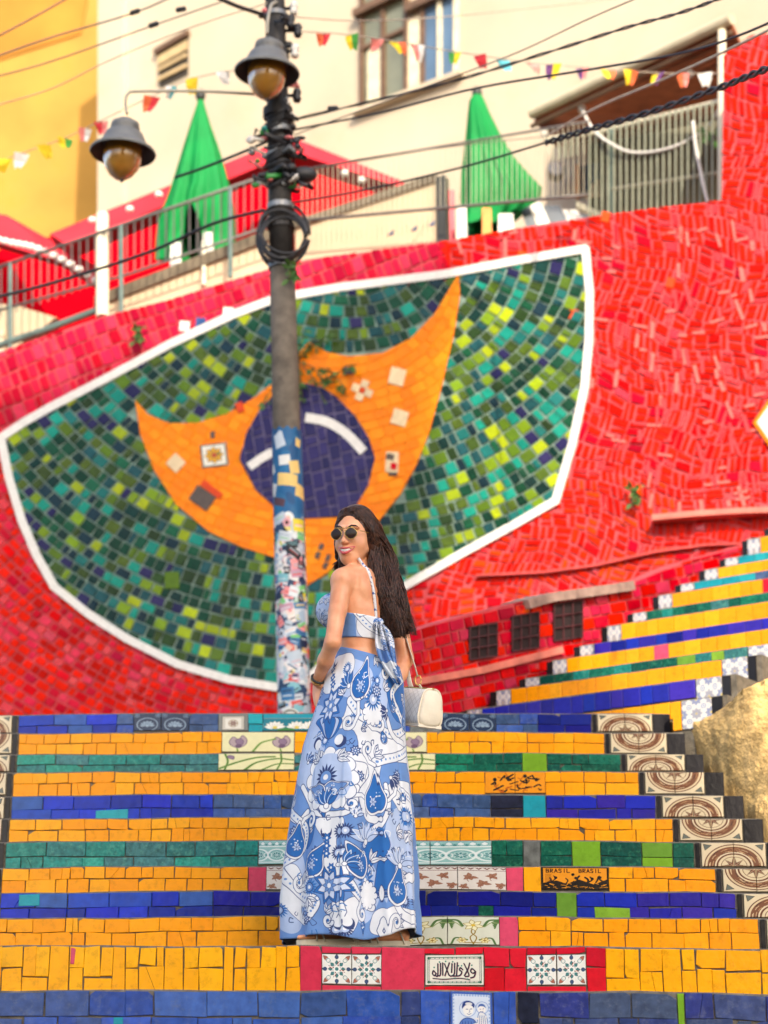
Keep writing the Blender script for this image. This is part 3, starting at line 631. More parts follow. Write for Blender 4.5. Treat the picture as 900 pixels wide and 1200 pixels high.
def woven(x0, y0, x1, y1, ang, h, bend, rs, gap):
    """Rows of small offcuts: bars set upright, bars laid in pairs, and odd squares."""
    c, s_ = math.cos(ang), math.sin(ang); mx, my = (x0+x1)/2, (y0+y1)/2; R = math.hypot(x1-x0, y1-y0)/2+10
    def f(u, v): b = v+bend*math.sin(u*0.014)+5*math.sin(u*0.05+v*0.03); u += 6*math.sin(v*0.04+u*0.01); return (mx+u*c-b*s_, my+u*s_+b*c)
    def cell(u0, v0, u1, v1):
        j = [rs.uniform(-1.0, 1.0) for _ in range(8)]
        return [f(u0+gap+j[0], v0+gap+j[1]), f(u1-gap+j[2], v0+gap+j[3]), f(u1-gap+j[4], v1-gap+j[5]), f(u0+gap+j[6], v1-gap+j[7])]
    v = -R
    while v < R:
        hh = h*rs.uniform(0.75, 1.25); u = -R+rs.uniform(0, h)
        while u < R:
            t = rs.random(); w = rs.uniform(11, 21); cs = []
            if t < 0.40: k = rs.choice([1, 2, 2, 3]); w = k*rs.uniform(6.5, 9); cs = [(u+i*w/k, v, u+(i+1)*w/k, v+hh) for i in range(k)]
            elif t < 0.80: m = hh*rs.uniform(0.38, 0.62); a, b = rs.uniform(-4, 4), 0; cs = [(u, v, u+w, v+m), (u, v+m, u+w, v+hh)]
            else: w = hh*rs.uniform(0.6, 0.95); m = hh*rs.uniform(.55, .75); cs = [(u, v, u+w, v+m), (u, v+m, u+w, v+hh)]
            for q in cs:
                p = f((q[0]+q[2])/2, (q[1]+q[3])/2)
                if x0-20 < p[0] < x1+20 and y0-20 < p[1] < y1+20: yield cell(*q)
            u += w
        v += hh
def lay(cells, name, stuff, parent, pick, zone, off, th, surf, keep=None, most=300, bev=0.002, tilt=0.003):
    """Lay pieces inside an outline: the largest as parts, the rest as one part."""
    got = []
    for q in cells:
        cx, cy = sum(p[0] for p in q)/4, sum(p[1] for p in q)/4
        if not (-40 < cx < 980): continue
        if keep and not keep(cx, cy): continue
        p = q
        if zone:
            if not all(inside(a, zone) for a in q): p = clip(zone, q)
        if len(p) < 3 or area(p) < 16: continue
        got.append((area(p) if cx > 2 and cx < 898 else 0, p, cx, cy))
    got.sort(key=lambda t: -t[0]); rest = MB(); mats = []
    for i, (A, p, cx, cy) in enumerate(got):
        P = [surf.P(x, y, off+random.uniform(-tilt, tilt)+0.002) for x, y in p]
        if (P[1]-P[0]).cross(P[2]-P[0]).dot(surf.n) < 0: P = P[::-1]
        v, f, _ = tile_geo(P, surf.n, th, bev); m = pick(cx, cy)
        if i < most: link(name, v, f, m, parent)
        else:
            if m not in mats: mats.append(m)
            rest.add(v, f, mats.index(m))
    if rest.v: tag(rest.build(stuff, mats, parent), kind='stuff')
    return len(got)
def pick_green(x, y):
    t = random.random(); right = x > 450
    if t < (0.56 if not right else 0.50): return random.choice(GL['mgreen'])
    if t < 0.70: return random.choice(GL['mteal'])
    if t < (0.90 if not right else 0.93): return random.choice(GL['mlime'])
    return random.choice(GL['mpurple'] if random.random() < 0.6 else GL['mgreen'])
in_or = lambda x, y: inside((x, y), ORANGE)
n1 = lay(polar(400, 250, 20, 620, 14.2, 8, 18, -0.9, 3.9, 3.0), 'green_tile', 'green_tiling', wall, pick_green, BORD, 0.020, 0.012, WALL, lambda x, y: not in_or(x, y))
n2 = lay(polar(380, 300, 20, 420, 13, 12, 20, -0.6, 3.8, 2.0, random.Random(4), 0.6), 'orange_tile', 'orange_tiling', wall, lambda x, y: random.choice(GL['morange']), ORANGE, 0.0275, 0.008, WALL, lambda x, y: not inside((x, y), VIOLET), bev=0.0008, tilt=0.001)
n3 = lay(rowfill(280, 440, 445, 612, 1.35, 12, 9, 22, 4), 'violet_tile', 'violet_tiling', wall, lambda x, y: random.choice(GL['mviolet']), VIOLET, 0.0355, 0.008, WALL)
in_b = lambda x, y: inside((x, y), BORD)
def pick_red(x, y):
    if 470 < x < 790 and y > 560 and random.random() < 0.75: return random.choice(GL['wallorange'])
    if x < 520 and (y < 520 or random.random() < 0.25): return random.choice(GL['wallpinksheen'])  # upper left band: the sky's sheen is put into pinker tile colours
    return random.choice(GL['wallred'])
def red_cells():
    for q in polar(430, 300, 120, 800, 11, 8, 18, 1.2, 4.4, 3.0, random.Random(5), 1.2):
        if q[0][0] < 508 and q[0][1] > 503: yield q
    for q in rowfill(-40, 240, 520, 540, -0.36, 19, 8, 15, 3, random.Random(6), 1.2):
        if q[0][1] <= 505 and q[0][0] < 520: yield q
    for q in woven(480, 0, 985, 860, 0.14, 17.5, 14, random.Random(8), 1.35):
        if q[0][0] >= 506: yield q
n4 = lay(red_cells(), 'red_tile', 'red_tiling', wall, pick_red, OUT, 0.010, 0.010, WALL, lambda x, y: not in_b(x, y) and y < 850)
print('WALL', n1, n2, n3, n4)
# white edge of the mural
def strip(name, pts, w, off, th, m, parent, surf, closed=False):
    P = [Vector((x, y)) for x, y in pts]; n = len(P); A, B = [], []
    for i in range(n):
        d = (P[(i+1) % n]-P[i-1]) if closed else (P[min(i+1, n-1)]-P[max(i-1, 0)])
        d.normalize(); q = Vector((-d.y, d.x))*w/2; A.append(P[i]+q); B.append(P[i]-q)
    b = MB()
    V = [surf.P(p.x, p.y, off) for p in A]+[surf.P(p.x, p.y, off) for p in B]+[surf.P(p.x, p.y, off-th) for p in A]+[surf.P(p.x, p.y, off-th) for p in B]
    for i in range(n if closed else n-1):
        j = (i+1) % n
        b.add([V[i], V[j], V[n+j], V[n+i], V[2*n+i], V[2*n+j], V[3*n+j], V[3*n+i]], [(0, 1, 2, 3), (0, 4, 5, 1), (3, 2, 6, 7), (0, 3, 7, 4), (1, 5, 6, 2)])
    return b.build(name, m, parent)
for i in range(len(BORD)):                        # each straight length is a piece of its own
    a, b_ = Vector(BORD[i]), Vector(BORD[(i+1) % len(BORD)]); d = (b_-a).normalized(); strip('border_piece', [tuple(a-d*2.2), tuple(b_+d*2.2)], 9.5, 0.030+0.0012*(i % 3), 0.028, M_WHITE, wall, WALL)
strip('white_band', [tuple(p)[:2] for p in spline([(360, 491, 0), (385, 496, 0), (408, 510, 0), (428, 531, 0)], 9)], 11, 0.041, 0.010, M_WHITE, wall, WALL)
strip('white_band', [(294, 549), (308, 539), (322, 531)], 10, 0.041, 0.010, M_WHITE, wall, WALL)
def accent(name, cx, cy, w, h, ang, m, off=0.036, uv=False):
    c, s_ = math.cos(ang), math.sin(ang); q = [(cx+a*w/2*c-b*h/2*s_, cy+a*w/2*s_+b*h/2*c) for a, b in ((-1, 1), (1, 1), (1, -1), (-1, -1))]
    v, f, u = tile_geo([WALL.P(x, y, off) for x, y in q], WALL.n, 0.012, 0.002, [(0, 0), (1, 0), (1, 1), (0, 1)] if uv else None)
    return link(name, v, f, m, wall, None, False, u)
GREYBR = glaze('grey brown glaze', C(96, 84, 76)); PALE = glaze('pale glaze', C(240, 214, 170)); DKOR = glaze('red orange glaze', C(226, 76, 20))
accent('flower_tile', 253, 535, 31, 27, -0.12, PM['daisy'], uv=True); accent('cream_tile', 208, 544, 17, 17, 0.75, PALE); accent('grey_tile', 239, 585, 26, 20, 0.6, GREYBR); accent('red_orange_tile', 250, 575, 28, 8, 0.65, DKOR, 0.0365)
accent('cream_tile', 467, 443, 18, 20, 0.25, PALE); accent('cream_tile', 470, 491, 18, 18, 0.3, PALE); accent('red_orange_tile', 283, 479, 9, 12, -0.4, DKOR); accent('dark_tile', 251, 511, 5, 8, 0, GREYBR); accent('dark_tile', 410, 436, 11, 9, 0, GREYBR)
for a in range(4): accent('flower_petal_tile', 426+8*math.cos(a*1.571+0.4), 459+8*math.sin(a*1.571+0.4), 9, 9, 0.4+a*1.571, PALE)
accent('red_orange_tile', 426, 459, 6, 6, 0.5, DKOR, 0.037)
accent('figure_tile', 461, 543, 15, 24, 0.05, PALE); accent('dark_tile', 459, 537, 9, 7, 0.3, GREYBR, 0.038); accent('red_orange_tile', 463, 548, 7, 8, 0.1, GL['wallred'][0], 0.038); accent('dark_tile', 462, 557, 10, 4, 0, GREYBR, 0.038)
for x, y in ((386, 655), (374, 652), (383, 664), (378, 642)): accent('dark_tile', x, y, 5, 8, 0.4, GREYBR)
accent('green_plate', 203, 681, 17, 20, 0, GL['mlime'][3], 0.030)
for x, y, m in ((217, 383, 0), (236, 379, 1), (268, 367, 0)): accent('pale_tile', x, y, 12, 12, 0.1, M_WHITE if m == 0 else GL['slate'][0], 0.016)
for x, y in ((710, 255), (612, 301), (672, 369), (786, 332)): accent('orange_tile', x, y, 10, 12, 0.2, DKOR, 0.018)
# long pale and pink slivers scattered in the red
PINKS = [glaze('salmon glaze', C(238, 120, 110), 0.1), glaze('light red glaze', C(232, 70, 70), 0.1)]
rs = random.Random(21)
sl_ = MB()
for i in range(230):
    x, y = rs.uniform(520, 905), rs.uniform(265, 600)
    if in_b(x, y) or inside((x, y), [(470, 560), (690, 500), (790, 620), (470, 760)]): continue
    w, h = (rs.uniform(3, 5), rs.uniform(9, 26)) if rs.random() < 0.6 else (rs.uniform(8, 18), 3); a = 0.25*math.sin(x*0.02)+rs.uniform(-0.15, 0.15)
    c, s_ = math.cos(a), math.sin(a); q = [(x+u*w/2*c-v*h/2*s_, y+u*w/2*s_+v*h/2*c) for u, v in ((-1, 1), (1, 1), (1, -1), (-1, -1))]
    if any(in_b(*t) or not inside(t, OUT) for t in q): continue
    v, f, _ = tile_geo([WALL.P(*t, 0.0155) for t in q], WALL.n, 0.008, 0.001); sl_.add(v, f, rs.randrange(2))
tag(sl_.build('pale_slivers', PINKS, wall), kind='stuff')
M_LEDGE = mat('light salmon ledge', C(226, 128, 112), 0.6, 0.25, 6, 0.4, 0.3, 40)
M_LEDGE2 = mat('cement ledge', C(168, 140, 130), 0.8, 0.3, 9, 0.3, 0.4, 40)
M_REDP = mat('red painted ledge', C(198, 24, 40), 0.5, 0.25, 9, 0.4, 0.3, 40)
strip('ledge', [(768, 612), (820, 607), (870, 604), (990, 600)], 6.5, 0.13, 0.13, M_LEDGE, wall, WALL)  # sunlit lightness of this ledge front is put into its salmon colour
strip('ledge', [(560, 676), (640, 672), (700, 664), (770, 648), (830, 640), (868, 639)], 2.6, 0.05, 0.05, mat('pinkish red ledge', C(214, 74, 70), 0.7, 0.3, 9), wall, WALL)  # thin ledge line, pinker and lighter than the tiles round it
# ------------------------------------------------------------------ sign on the wall
dm = thing('diamond_sign', 'white diamond tile with an orange edge high on the red wall', 'sign', WALL.P(903, 497))
def dia(s_, off, m, nm): 
    q = [(903+dx*s_, 497+dy*s_*1.45) for dx, dy in ((-1, 0), (0, 1), (1, 0), (0, -1))]; v, f, _ = tile_geo([WALL.P(*t, off) for t in q], WALL.n, 0.02, 0.002); link(nm, v, f, m, dm)
dia(20, 0.034, GL['morange'][1], 'edge'); dia(15, 0.040, M_WHITE, 'panel')

# ------------------------------------------------------------------ the upper flight that turns away to the side
UL = [(546, 832), (580, 810), (614, 792), (646, 774), (678, 754), (710, 734), (740, 716), (770, 698), (796, 682), (824, 668), (848, 652), (874, 632), (900, 616), (926, 600)]
UL = [(x, y+(3 if i and i % 2 == 0 else 0)) for i, (x, y) in enumerate(UL)]
UP = [at(x, y, 11.8+0.215*i) for i, (x, y) in enumerate(UL)]
UD = Vector((0.82, -0.5724, 0)); UA = Vector((0.5724, 0.82, 0)); UN = -UA
PALS = ['purple', 'yellow', 'deepgreen', 'yellow', 'purple', 'yellow', 'deepgreen', 'yellow', 'slate', 'yellow', 'teal', 'yellow', 'navy', 'yellow']
for i, P in enumerate(UP):
    nx = UP[i+1] if i+1 < len(UP) else P+UA*0.27+Vector((0, 0, 0.15)); zl = UP[i-1].z if i else ZK[10]-0.01
    run = (nx-P); run.z = 0; run = UA*(run.dot(UA)+0.03); Ln = 1.40
    b = MB(); q = [P, P+UD*Ln, P+UD*Ln+run, P+run]; b.hexa(q, Vector((0, 0, -1.7-P.z)))
    st = tag(b.build('stair_step', M_CEM), kind='structure')
    h = P.z-zl
    def upiece(s0, s1, m, f0=0.04, f1=0.97, uv=None, th=0.009, label=None):
        j = lambda: random.uniform(-0.002, 0.002)
        pts = [P+UD*(s+ds)+Vector((0, 0, -h*f+j()))+UN*th for s, ds, f in ((s0, .0015, f1), (s1, -.0015, f1), (s1, -.0015, f0), (s0, .0015, f0))]
        v, f, u = tile_geo(pts, UN, th+0.005, 0.002, uv); o = link('tile', v, f, m, st, None, False, u)
        if label: o['label'] = label
    full = [(0, 0), (1, 0), (1, 1), (0, 1)]
    upiece(0.012, 0.105, PM['splotch'], uv=full, label='white end tile with blue flower pattern'); upiece(-0.03, 0.010, M_BLACK)
    s = 0.109; key = PALS[i]
    while s < Ln-0.01:
        w = random.uniform(0.07, 0.12); e = s+w
        if Ln-e < 0.05: e = Ln
        k = key; t = random.random(); q = s/Ln
        if key == 'deepgreen': k = 'lime' if q > 0.6 and t < 0.6 else 'deepgreen' if t < 0.75 else 'teal'
        if key == 'purple' and t < 0.25: k = 'navy'
        if key in ('slate', 'teal') and q < 0.35: k = 'turq'
        m = random.choice(GL[k]); u = None; lb = None
        if key != 'yellow' and t > 0.985: m = PM['splotch']; u = full; lb = 'white tile with blue flower pattern'
        if i == 7 and 0.50 < q < 0.62: m = GL['red'][0]
        if i == 3 and 0.42 < q < 0.5: m = GL['pink'][0]
        if i == 0: upiece(s, e, m, 0.04, 0.5); upiece(s, e, GL['yellow'][0], 0.54, 0.97)
        else: upiece(s, e, m, uv=u, label=lb)
        s = e
    upiece(Ln+0.004, Ln+0.15, PM['splotch'], uv=full, label='white end tile with blue flower pattern'); upiece(Ln+0.154, Ln+0.20, M_BLACK)
    b = MB(); b.hexa([P+UD*(Ln+0.001)+Vector((0, 0, -0.004)), P+UD*(Ln+0.23)+Vector((0, 0, -0.004)), P+UD*(Ln+0.23)+run*0.98+Vector((0, 0, -0.004)), P+UD*(Ln+0.001)+run*0.98+Vector((0, 0, -0.004))], Vector((0, 0, -1.65-P.z))); b.build('end_block', M_CEM, st)
P = UP[0]-UA*0.26+UD*1.40; zt = UP[0].z-0.165
b = MB(); b.hexa([Vector((p.x, p.y, zt)) for p in (P, P+UD*0.30, P+UD*0.30+UA*0.3, P+UA*0.3)], Vector((0, 0, -0.5))); st = tag(b.build('stair_step', M_CEM), kind='structure')
for s0, s1, m in ((0.0, 0.045, GL['yellow'][0]), (0.05, 0.215, PM['splotch']), (0.22, 0.275, M_BLACK)):
    pts = [Vector((P.x, P.y, 0))+UD*s+Vector((0, 0, z_))+UN*0.009 for s, z_ in ((s0, zt-0.15), (s1, zt-0.15), (s1, zt-0.005), (s0, zt-0.005))]; v, f, u = tile_geo(pts, UN, 0.014, 0.002, full); link('tile', v, f, m, st, None, False, u)
# inner side wall along that flight, with three dark grilles
m_ = UA.y/UA.x; off_p = UP[0]-UD*0.045; SIDE = Surf(off_p.y-m_*off_p.x, m_)
SOUT = [(480, 741), (540, 722), (620, 703), (680, 694), (735, 686), (800, 659), (868, 641), (905, 622), (905, 740), (560, 880), (480, 900)]
sw = thing('stair_side_wall', 'low red tiled wall with three dark square grilles beside the upper flight', 'wall', SIDE.P(560, 880))
ngon('mortar', [SIDE.P(x, y) for x, y in SOUT], SIDE.n, 0.14, M_REDBED, sw)
lay(rowfill(470, 600, 910, 860, -0.2, 13, 9, 20, 3, random.Random(31), 1.1), 'red_tile', 'red_tiling', sw, lambda x, y: random.choice(GL['wallpinksheen'] if random.random() < 0.3 else GL['wallred']), SOUT, 0.008, 0.008, SIDE, lambda x, y: y < 850)
M_GRIL = mat('dark maroon grille', C(70, 24, 30), 0.6, 0.3, 20); M_HOLE = mat('dark opening', C(34, 14, 18), 0.9, 0.2, 10)
for x0, x1, ya, yb in ((547, 579, 736, 774), (597, 628, 723, 764), (646, 679, 709, 752)):
    gr = ngon('grille', [SIDE.P(x, y, 0.014) for x, y in ((x0, yb), (x1, yb-5), (x1, ya-5), (x0, ya))], SIDE.n, 0.012, M_HOLE, sw)
    for t in (0.0, 0.33, 0.66, 1.0):
        for (a, c, d, e) in (((x0+(x1-x0)*t), ya-5*t, (x0+(x1-x0)*t), yb-5*t), (x0, ya+(yb-ya)*t, x1, ya-5+(yb-ya)*t)):
            bb = MB(); bb.tube([SIDE.P(a, c, 0.02), SIDE.P(d, e, 0.02)], 0.006, 5); bb.build('bar', M_GRIL, gr)
strip('cap', [(612, 709), (640, 701), (690, 694), (736, 687)], 11, 0.05, 0.19, M_LEDGE2, sw, SIDE)
strip('plinth', [(482, 800), (560, 786), (655, 762)], 8, 0.03, 0.03, M_LEDGE, sw, SIDE)

# ------------------------------------------------------------------ rough rock between the two flights
M_ROCK = mat('golden rough render', C(224, 184, 120), 0.95, 0.35, 9, 0.1, 1.0, 70, dirt=C(150, 132, 106), dirt_amt=0.5, dscale=4)
A = spline([(x, y, Y) for x, y, Y in ((764, 834, 11.25), (784, 856, 11.0), (812, 882, 10.75), (846, 912, 10.4), (878, 940, 10.1), (902, 968, 9.8), (945, 1030, 9.2), (1000, 1130, 8.3))], 120)
B = spline([(x, y, Y) for x, y, Y in ((776, 845, 11.1), (800, 850, 10.85), (830, 838, 10.6), (852, 822, 10.4), (880, 804, 10.2), (930, 788, 10.1), (985, 800, 9.8), (1040, 850, 9.2), (1080, 900, 8.6))], 120)
b = MB(); nu, nv = 120, 90; V = []
for i in range(nu):
    pa, pb = at(*A[i]), at(*B[i])
    for j in range(nv):
        t = j/(nv-1); p = pa.lerp(pb, t); bul = math.sin(math.pi*t)*0.03
        d = noise.fractal(p*3, 0.9, 2.0, 5)*0.022 + noise.fractal(p*18, 0.7, 2.0, 5)*0.010
        V.append(p+Vector((-0.35, -0.75, 0.55))*(d+bul))
base = len(V)
b2 = MB(); nw = 24; V2 = []                              # the bank runs on beyond the edge of the picture
for i in range(nu):
    p0 = V[i*nv+nv-1]
    for j in range(nw):
        t = j/(nw-1); q = p0+Vector((3.4*t, 0.5*t, 0.35*math.sin(t*3.1)-0.9*t*t)); V2.append(q+Vector((0, -0.5, 0.6))*(0.08*t*noise.fractal(q*3, 0.9, 2.0, 4) if j else 0))
for i in range(nu): p = V2[i*nw+nw-1]; V2.append(Vector((p.x+0.2, p.y, -1.7)))
for j in range(nw): p = V2[j]; V2.append(Vector((p.x, p.y+0.3, -1.7)))
for j in range(nw): p = V2[(nu-1)*nw+j]; V2.append(Vector((p.x, p.y-0.3, -1.7)))
s0_ = nu*nw
b2.add(V2, [(i*nw+j, (i+1)*nw+j, (i+1)*nw+j+1, i*nw+j+1) for i in range(nu-1) for j in range(nw-1)]+[(i*nw+nw-1, (i+1)*nw+nw-1, s0_+i+1, s0_+i) for i in range(nu-1)]+[(s0_+nu+j, j, j+1, s0_+nu+j+1) for j in range(nw-1)]+[((nu-1)*nw+j, s0_+nu+nw+j, s0_+nu+nw+j+1, (nu-1)*nw+j+1) for j in range(nw-1)])
tag(b2.build('rock_bank', M_ROCK, smooth=True), kind='structure')
for i in range(nu): p = V[i*nv]; V.append(Vector((p.x+0.1, p.y+0.25, -1.7)))
for i in range(nu): p = V[i*nv+nv-1]; V.append(Vector((p.x+0.1, p.y+0.2, -1.7)))
Fc = [(i*nv+j, (i+1)*nv+j, (i+1)*nv+j+1, i*nv+j+1) for i in range(nu-1) for j in range(nv-1)]
Fc += [(base+i, base+i+1, (i+1)*nv, i*nv) for i in range(nu-1)] + [(i*nv+nv-1, (i+1)*nv+nv-1, base+nu+i+1, base+nu+i) for i in range(nu-1)]
e0 = len(V)
for j in range(nv): p = V[(nu-1)*nv+j]; V.append(Vector((p.x, p.y-0.1, -1.7)))
Fc += [((nu-1)*nv+j, e0+j, e0+j+1, (nu-1)*nv+j+1) for j in range(nv-1)]
b.add(V, Fc); tag(b.build('rock_bank', M_ROCK, smooth=True), kind='structure')
# ------------------------------------------------------------------ block across the street behind the photographer: it keeps the steps in shade
M_PLAST = mat('pale plaster', C(226, 214, 190), 0.9, 0.12, 1.5, 0.2, 0.2, 20)
blk = thing('apartment_block', 'tall plain plastered block across the street that shades the steps', 'building', (1.4, -16, -1.6))
b = MB(); b.box((1.4, -16, 10.9), (8.8, 12, 25)); b.build('wall', M_PLAST, blk)
b = MB(); b.box((1.4, -16, 23.53), (9.2, 12.4, 0.25)); b.build('roof', M_CEMD, blk)
M_DGLASS = mat('dark window glass', C(50, 58, 64), 0.1, 0.1, 3)
wm = MB()
for iz in range(7):
    for ix in range(3):
        b = MB(); b.box((-1.6+ix*3.0, -9.97, 1.4+iz*3.1), (1.2, 0.1, 1.5)); b.build('window', M_DGLASS, blk)

sh_ = thing('side_house', 'pale plastered house beside the upper flight, beyond the rough bank', 'building', (10, 15, -1.6))
MB().box((10.5, 15, 4.5), (8, 12, 12.2)).build('wall', M_PLAST, sh_); MB().box((10.5, 15, 10.72), (8.4, 12.4, 0.2)).build('roof', M_CEMD, sh_)
for iy in range(3): MB().box((6.47, 11+iy*3.6, 6.0), (0.1, 1.1, 1.5)).build('window', M_DGLASS, sh_)
# ------------------------------------------------------------------ terrace above the wall and the houses
tag(MB().box((0, 22.5, 6.42), (26, 10, 0.3)).build('terrace_floor', M_CEM), kind='structure')
FAC = Surf(22.0, -0.75)
M_CREAM = mat('cream house plaster', C(252, 232, 202, 0.54), 0.9, 0.10, 0.8, 0.2, 0.25, 14, dirt=C(206, 176, 130), dirt_amt=0.35, dscale=0.9)
M_OCHRE = mat('ochre house plaster', C(246, 188, 92, 0.52), 0.9, 0.14, 1.2, 0.2, 0.25, 10, dirt=C(214, 140, 40), dirt_amt=0.55, dscale=1.2)
M_BROWN = mat('brown window wood', C(112, 84, 62), 0.6, 0.25, 10); M_BLUEGL = mat('blue window glass', C(96, 122, 150), 0.15, 0.2, 2); M_GREYGL = mat('grey green window glass', C(128, 130, 110), 0.15, 0.25, 2)
M_CURT = mat('cream curtain', C(236, 224, 190), 0.9, 0.15, 12); M_DARK = mat('dark vent', C(64, 56, 46), 0.8, 0.2, 10); M_SLAT = mat('louvre slat', C(206, 178, 130), 0.7, 0.15, 10)
cb = thing('house', 'cream plastered house with tall windows rising behind the terrace', 'building', FAC.at(2, 6.1))
def fq(pts, off): return [FAC.P(x, y, off) for x, y in pts]
xl = FAC.P(118, 150).x
ngon('wall', [FAC.at(xl, 5.8), FAC.at(9, 5.8), FAC.at(9, 18), FAC.at(xl, 18)], FAC.n, 5.0, M_CREAM, cb)
def flat(name, pts, off, th, m, parent, surf=None): s_ = surf or FAC; return ngon(name, [s_.P(x, y, off) for x, y in pts], s_.n, th, m, parent)
flat('pilaster', [(121, 260), (150, 248), (150, -60), (121, -60)], 0.10, 0.12, M_CREAM, cb)
vt = flat('window', [(188, 104), (221, 88), (221, 40), (186, 62)], 0.012, 0.03, M_DARK, cb)
flat('frame', [(184, 66), (223, 43), (223, 37), (184, 60)], 0.07, 0.09, M_BROWN, vt)
for i, t in enumerate((0.14, 0.50, 0.80)): y0, y1 = 64+t*38, 44+t*42; flat('slat', [(187, y0+(9 if i < 1 else 2.5)), (221, y1+(9 if i < 1 else 2.5)), (221, y1-1.5), (187, y0-1.5)], 0.04+0.005*i, 0.02, M_SLAT, vt)
w1 = flat('window', [(424, 131), (479, 109), (479, -40), (424, -40)], 0.012, 0.03, M_GREYGL, cb)
for x in (424, 449, 476): flat('frame', [(x, 131-(x-424)*0.4), (x+4, 129.5-(x-424)*0.4), (x+4, -40), (x, -40)], 0.05, 0.05, M_BROWN, w1)
flat('frame', [(420, 24), (480, -4), (480, -12), (420, 16)], 0.12, 0.13, M_BROWN, w1); flat('frame', [(424, 62), (480, 36), (480, 32), (424, 58)], 0.058, 0.05, M_BROWN, w1)
flat('curtain', [(432, 126), (447, 120), (447, 60), (438, 50), (432, 62)], 0.02, 0.01, M_CURT, w1)
flat('curtain', [(480, 110), (496, 103), (496, 20), (480, 26)], 0.03, 0.04, M_CURT, cb)
w2 = flat('window', [(497, 103), (537, 87), (537, -40), (497, -40)], 0.012, 0.03, M_BLUEGL, cb)
for x in (495, 515, 534): flat('frame', [(x, 103.5-(x-497)*0.4), (x+4, 102-(x-497)*0.4), (x+4, -40), (x, -40)], 0.05, 0.05, M_CURT if x > 500 else M_BROWN, w2)
flat('frame', [(482, 18), (540, -8), (540, -16), (482, 10)], 0.12, 0.13, M_BROWN, w2); flat('sill', [(418, 138), (545, 90), (545, 85), (418, 133)], 0.10, 0.12, M_CREAM, cb)
YEL = Surf(28.5, -0.15)
yb = thing('yellow_house', 'ochre yellow house wall beside the cream house', 'building', YEL.at(-5, 6.1))
ngon('wall', [YEL.at(-14, 5.8), YEL.at(-2.6, 5.8), YEL.at(-2.6, 20), YEL.at(-14, 20)], YEL.n, 4.0, M_OCHRE, yb)
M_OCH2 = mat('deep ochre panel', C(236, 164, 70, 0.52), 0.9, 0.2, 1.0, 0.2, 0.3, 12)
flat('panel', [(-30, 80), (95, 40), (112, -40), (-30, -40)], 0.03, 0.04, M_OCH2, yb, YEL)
# ------------------------------------------------------------------ parapets, railing
PAR = Surf(16.25, -0.33)
M_PARA = mat('cream painted parapet', C(246, 226, 188, 0.62), 0.85, 0.1, 2, 0.2, 0.3, 30); M_CAP = mat('grey stone cap', C(120, 108, 88), 0.85, 0.3, 8); M_POSTBK = mat('dark painted post', C(52, 54, 50), 0.5, 0.2, 10)
pw = thing('parapet_wall', 'long cream parapet strip on top of the pink tiles beside the lamp post', 'wall', PAR.P(220, 350))
flat('wall', [(116, 385), (336, 330), (336, 272), (300, 288), (116, 360)], 0, 0.12, M_PARA, pw, PAR); flat('cap', [(112, 361), (337, 275), (337, 262), (112, 348)], 0.03, 0.18, M_CAP, pw, PAR)
pw2 = thing('parapet_wall', 'cream wedge shaped parapet with a grey sloping cap between post and red canopy', 'wall', PAR.P(440, 290))
flat('wall', [(346, 325), (518, 300), (518, 214), (505, 212), (346, 268)], 0, 0.12, M_PARA, pw2, PAR); flat('cap', [(342, 270), (512, 213), (512, 205), (342, 261)], 0.03, 0.18, M_CAP, pw2, PAR); flat('post', [(514, 296), (525, 294), (523, 207), (513, 210)], 0.04, 0.1, M_POSTBK, pw2, PAR)
for x, y in ((458, 273), (485, 268), (506, 262)): flat('drain_spot', [(x-4, y+3), (x+3, y+2), (x+4, y-4)], 0.006, 0.006, GL['slate'][3], pw2, PAR)
pw3 = thing('parapet_wall', 'short cream parapet end under the low red awning', 'wall', PAR.P(20, 390))
flat('wall', [(-40, 420), (16, 408), (66, 372), (20, 358), (-40, 352)], 0, 0.12, M_PARA, pw3, PAR); flat('post', [(-3, 425), (6, 422), (6, 388), (-3, 388)], 0.03, 0.1, M_CURT, pw3, PAR)
RAIL = Surf(16.0, -0.33)
M_RAIL = mat('grey painted steel', C(104, 98, 94), 0.45, 0.15, 10, 0.5); M_RAILG = mat('grey green steel', C(96, 118, 112), 0.5, 0.2, 10)
rl = thing('railing', 'grey steel railing of thin upright bars above the pink tiles', 'railing', RAIL.P(150, 370))
up = lambda x: 316-0.343*(x+10); lo = lambda x: 377-0.345*(x+10) if x > -50 else 380
for f, r in ((up, 0.015), (lo, 0.012)): MB().tube([RAIL.P(-60, f(-60)), RAIL.P(150, f(150)), RAIL.P(336, f(336))], r, 8).build('rail', M_RAIL, rl, True)
for i in range(36): x = -8+i*9.2; MB().tube([RAIL.P(x, up(x)+1), RAIL.P(x, lo(x)-1)], 0.0065, 5).build('bar', M_RAIL, rl)
for x in (142, 12, 270): MB().tube([RAIL.P(x, up(x)), RAIL.P(x, lo(x)+45)], 0.019, 8).build('post', M_RAILG, rl)
MB().tube([RAIL.P(-30, 415), RAIL.P(60, 384), RAIL.P(118, 362)], 0.03, 8).build('lower_rail', M_RAILG, rl)
r2 = thing('railing', 'fine pale mesh railing in front of the cream wedge parapet and the second green parasol', 'railing', RAIL.P(500, 290))
u2 = lambda x: 200-(x-350)*0.17; l2 = lambda x: 259-(x-350)*0.09
for f, r in ((u2, 0.010), (l2, 0.013)): MB().tube([RAIL.P(350, f(350)), RAIL.P(500, f(500)), RAIL.P(650, f(650)), RAIL.P(690, f(690))], r, 6).build('rail', M_RAIL, r2, True)
M_THIN = mat('pale thin wire', C(196, 186, 160), 0.5, 0.1, 10)
